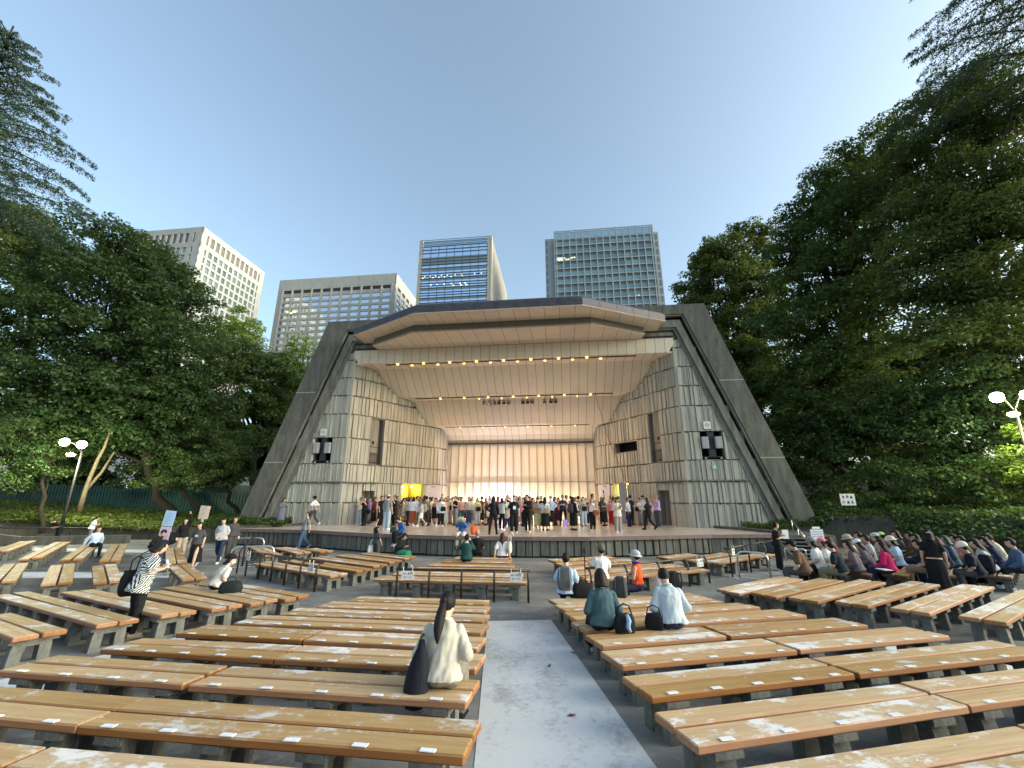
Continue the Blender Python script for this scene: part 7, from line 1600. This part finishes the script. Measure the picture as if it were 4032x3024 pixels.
def signboard(label, base, top_, sheets, tilt):
    t = thing('sign_board', label, 'sign board', base, .1, 'sign boards on poles'); t.rotation_euler = (0, tilt, .1); mb = MB(); mb.tube([(0,.02,0),(0,.02,top_)], .012, 6); mb.build('pole', M_blk, t)
    for i, (z0, z1, w_, c) in enumerate(sheets):
        mb = MB(); mb.box(-w_/2, -.012, z0, w_/2, .008, z1); mb.build('paper_sheet', plain('paper %d %.2f %.2f' % (i, c[0], c[2]), c, .8, var=.04), t)
        mb = MB(); n = int((z1-z0)/.055)
        for k in range(1, n): mb.box(-w_*.4, -.0145, z0+k*.055, w_*.36*math.cos(k*1.7+i)**2+w_*.0, -.0125, z0+k*.055+.018)
        mb.build('printed_lines', plain('faint print', tuple(x*.6 for x in c), .8), t)
signboard('sign board with a light blue sheet above a lilac sheet at the left', (-14.6,18.2,.0), 1.95, [(1.30,1.92,.42,(.32,.50,.72)),(.62,1.27,.42,(.56,.42,.56))], .10)
signboard('sign board with a peach coloured sheet and a green slip at the left', (-13.6,18.9,.25), 1.85, [(1.30,1.85,.40,(.60,.46,.36)),(1.0,1.29,.10,(.40,.66,.38))], .06)
t, J = person('person in a dark T-shirt and long black skirt walking towards the left benches', (-11.5, 16.05, 0), 5, ('walk', 2, 'down', 8), ('long','bk'), ('loose_short','dgrey'), ('long','black'), 'lgrey', 1.58, group=GL)
mb = MB(); mb.yprism([(-.05,1.12),(.06,1.13),(.05,1.21),(-.06,1.2)], -.155, -.14); mb.build('shirt_print', plain('pale blue print', (.35,.5,.55), .7), t)
t, J = person('person in a grey and white vest holding papers, walking at the left', (-11.35, 17.1, 0), 12, ('walk', 2, 'lap', 10), ('short','bk'), ('loose_short',(.42,.46,.50),'stripe'), ('slim','navy'), 'white', 1.68, group=GL)
tag(MB().box(-.10,-.004,-.14,.10,.004,.14).build('paper_sheet', M_white), 'white sheets carried by the person in the grey vest', 'paper').location = onperson(t, (.05,-.30,1.0))
t, J = person('person with long black hair half hidden behind the grey vest', (-11.9, 18.6, 0), 60, ST, ('long','bk'), ('loose_long','dgrey'), ('wide','dgrey'), 'black', 1.66, group=GL)

# ---- right side: staff and the seated crowd
GR = 'people seated at the right'
t, J = person('staff person in black with wide black trousers reading papers by the right railing', (9.35, 15.5, 0), 75, ('stand', 3, 'phone', 5), ('bun','bk'), ('loose_short','black'), ('wide','black'), 'white', 1.60, group=GR)
tag(MB().box(-.11,-.004,-.15,.11,.004,.15).build('paper_sheet', M_white), 'white papers held by the staff person at the right railing', 'paper').location = onperson(t, (0,-.33,1.25))
t, J = person('person with pinned up black hair in black clothes standing before the right benches', (11.2, 11.75, 0), 142, ST, ('bob','bk'), ('fit_short','black'), ('long','black'), 'black', 1.62, group=GR, w=1.05)
mb = MB(); mb.tube([(-.04,.115,.05),(0,.125,.06),(.04,.115,.05)], .012, 6); o = mb.build('hair_clip', M_tag, t); o.matrix_local = J['head']
RC = [  # u, v on the seat, facing, arms, lean, hair, top, hat, mask, label
 (3175,2272,-80,'knee',22,('short','bk'),('loose_short','brown'),('cap','black'),0,'person in a dark brown T-shirt and black cap, leftmost of the seated crowd'),
 (3235,2255,-85,'lap',14,('bob','bk'),('loose_short','white'),('bucket','grey'),0,'person in a white T-shirt and grey blue bucket hat in the crowd'),
 (3268,2248,-80,'lap',10,('bob','rd'),('loose_short','white'),('cap','pink'),0,'person in a white T-shirt and pink cap in the crowd'),
 (3300,2240,-80,'lap',12,('vlong','rd'),('loose_short','red'),None,0,'person with long dark red hair and a red shirt in the crowd'),
 (3320,2268,-95,'knee',20,('short','bk'),('loose_short',(.012,.02,.025)),None,1,'person in a dark navy T-shirt and white mask in the crowd'),
 (3370,2238,-80,'lap',8,('bob','bk'),('loose_long','cream'),('bucket','beige'),0,'person in a cream coat and straw hat in the crowd'),
 (3385,2262,-85,'lap',16,('long','bk'),('loose_long','mauve'),None,0,'person with long black hair in a dim purple grey top, left one'),
 (3435,2250,-85,'lap',22,('long','db'),('loose_long','mauve','floral'),('cap','white'),0,'person in a patterned mauve shirt and white cap in the crowd'),
 (3440,2228,-75,'lap',6,('short','bk'),('loose_short','lgrey'),None,0,'person in a light grey shirt with black hair behind the mauve shirts'),
 (3480,2225,-80,'lap',8,('short','bk'),('loose_short','lgrey','floral'),('cap','lgrey'),0,'person in a pale patterned shirt left of the magenta jacket'),
 (3510,2262,-95,'knee',12,('long','db'),('loose_long','magenta'),None,0,'person in a bright magenta jacket with papers on the lap'),
 (3545,2240,-85,'lap',10,('bob','bk'),('loose_short','lblue'),('bucket','cream'),0,'person in a cream wide hat behind the magenta jacket'),
 (3500,2205,-80,'lap',4,('short','bk'),('fit_short','dgrey'),('cap',(.45,.7,.2)),0,'person wearing a lime green cap at the back of the crowd'),
 (3408,2205,-80,'lap',4,('short','bk'),('fit_short','black'),None,0,'person with black hair at the back, left of the lime cap'),
 (3560,2208,-70,'lap',4,('bob','bk'),('fit_short','dgrey'),None,0,'person with black hair at the back, right of the lime cap'),
 (3668,2262,-85,'lap',16,('short','bk'),('loose_short','black'),None,0,'person in a black T-shirt right of the standing person in black'),
 (3708,2250,-80,'lap',18,('bob','bk'),('loose_long',(.25,.26,.29)),None,0,'person in a grey sweatshirt with black hair, right part of the crowd'),
 (3738,2240,-80,'lap',16,('bob','br'),('loose_long','navy'),None,0,'person in a navy top beside the green haired person'),
 (3765,2238,-80,'lap',12,('bob','gn'),('loose_long','teal'),None,0,'person with dull green hair in a grey blue jacket'),
 (3800,2228,-80,'lap',12,('short','bk'),('loose_long','pink'),None,0,'person in a salmon pink top right of the green haired person'),
 (3828,2232,-75,'lap',12,('short','bk'),('coat_long','khaki'),None,0,'person in a khaki coat left of the white beanie'),
 (3860,2275,-80,'knee',20,('short','bk'),('loose_short',(.012,.018,.03)),('beanie',(.72,.70,.60)),0,'person in a navy T-shirt and cream white beanie'),
 (3908,2262,-80,'lap',20,('vlong','bk'),('loose_long','lgrey'),None,0,'person with very long black hair right of the white beanie'),
 (3940,2240,-78,'lap',20,('long','bk'),('coat_long','navy'),None,0,'person in a dark coat with long hair, near the right end'),
 (3958,2222,-75,'lap',22,('short','db'),('loose_long','cream'),None,1,'person in a cream top and mask, highest at the right end'),
 (3640,2222,-75,'lap',6,('bob','bk'),('loose_long','dgrey'),None,0,'person with black hair just right of the standing person in black'),
 (3615,2215,-80,'lap',6,('short','bk'),('loose_long','brown'),None,0,'person in a brown top hidden behind the standing person in black'),
 (4030,2262,-70,'knee',10,('short','bk'),('loose_long','denim'),None,0,'person cut off by the right picture edge holding white papers'),
]
for (u, v, rz, arms, lean, hair, top, hat, mask, lab) in RC:
    rz -= 48; sat(lab, u, v, rz, ('sitw' if arms == 'knee' else 'sit', max(3, lean-6), arms, 8), hair, top, (R.choice(('slim','wide')), R.choice(('black','navy','dgrey','khaki'))), R.choice(('black','white','lgrey')), R.uniform(1.70, 1.80), hat=hat, mask=bool(mask), group=GR, skin=R.choice((0,0,1)))
q = seat(3540, 2268); o = tag(MB().box(-.12,-.15,-.006,.12,.15,.006).build('paper_sheet', M_white), 'white papers on the lap of the magenta jacket', 'paper'); o.location = (q[0]-.45, q[1]-.1, q[2]+.60)
q = seat(3895, 2262); bag('backpack', (.015,.018,.028), 'dark navy backpack behind the white beanie', None, (q[0]-.1, q[1]-.1, q[2]+.72), 100)
t = thing('sign_board', 'white paper notice board on a stand behind the seated crowd', 'sign board', (11.6, 16.6, -.42)); mb = MB(); mb.tube([(0,.03,0),(0,.03,1.5)], .015, 6); mb.build('pole', M_blk, t); mb = MB(); mb.box(-.24,-.01,1.26,.24,.01,1.70); mb.build('paper_sheet', M_white, t); mb = MB(); mb.box(-.14,-.01,1.721,.14,.01,1.80); mb.build('clip', M_tag, t)
mb = MB()
for z, a, b in ((1.60,-.2,.2),(1.52,-.2,.2),(1.44,-.2,.05)): mb.box(a,-.0125,z,b,-.0105,z+.03)
mb.build('printed_lines', plain('blue grey print', (.3,.36,.5), .7), t); mb = MB(); mb.box(.06,-.0125,1.44,.2,-.0105,1.47); mb.build('printed_red_line', M_red, t)

for i, (x, y, c) in enumerate(((.62,5.05,(.16,.06,.03)),(.52,6.6,(.12,.08,.04)),(.95,7.2,(.15,.09,.03)))):
    z = gz(y)+.008; mb = MB(); mb.add([(-.05,0,0),(-.01,.022,.012),(.04,.008,.004),(.055,-.012,.016),(.0,-.024,.006)], [(0,1,2,3,4)])
    o = mb.build('fallen_leaf', plain('dry leaf %d' % i, c, .8)); tag(o, ('brown dry leaf on the pale aisle, nearest one','small dark leaf on the pale aisle, middle one','dry leaf on the pale aisle, farthest one')[i], 'leaf', 'dry leaves on the aisle'); o.location = (x, y, z); o.rotation_euler = (0, 0, i*1.3)
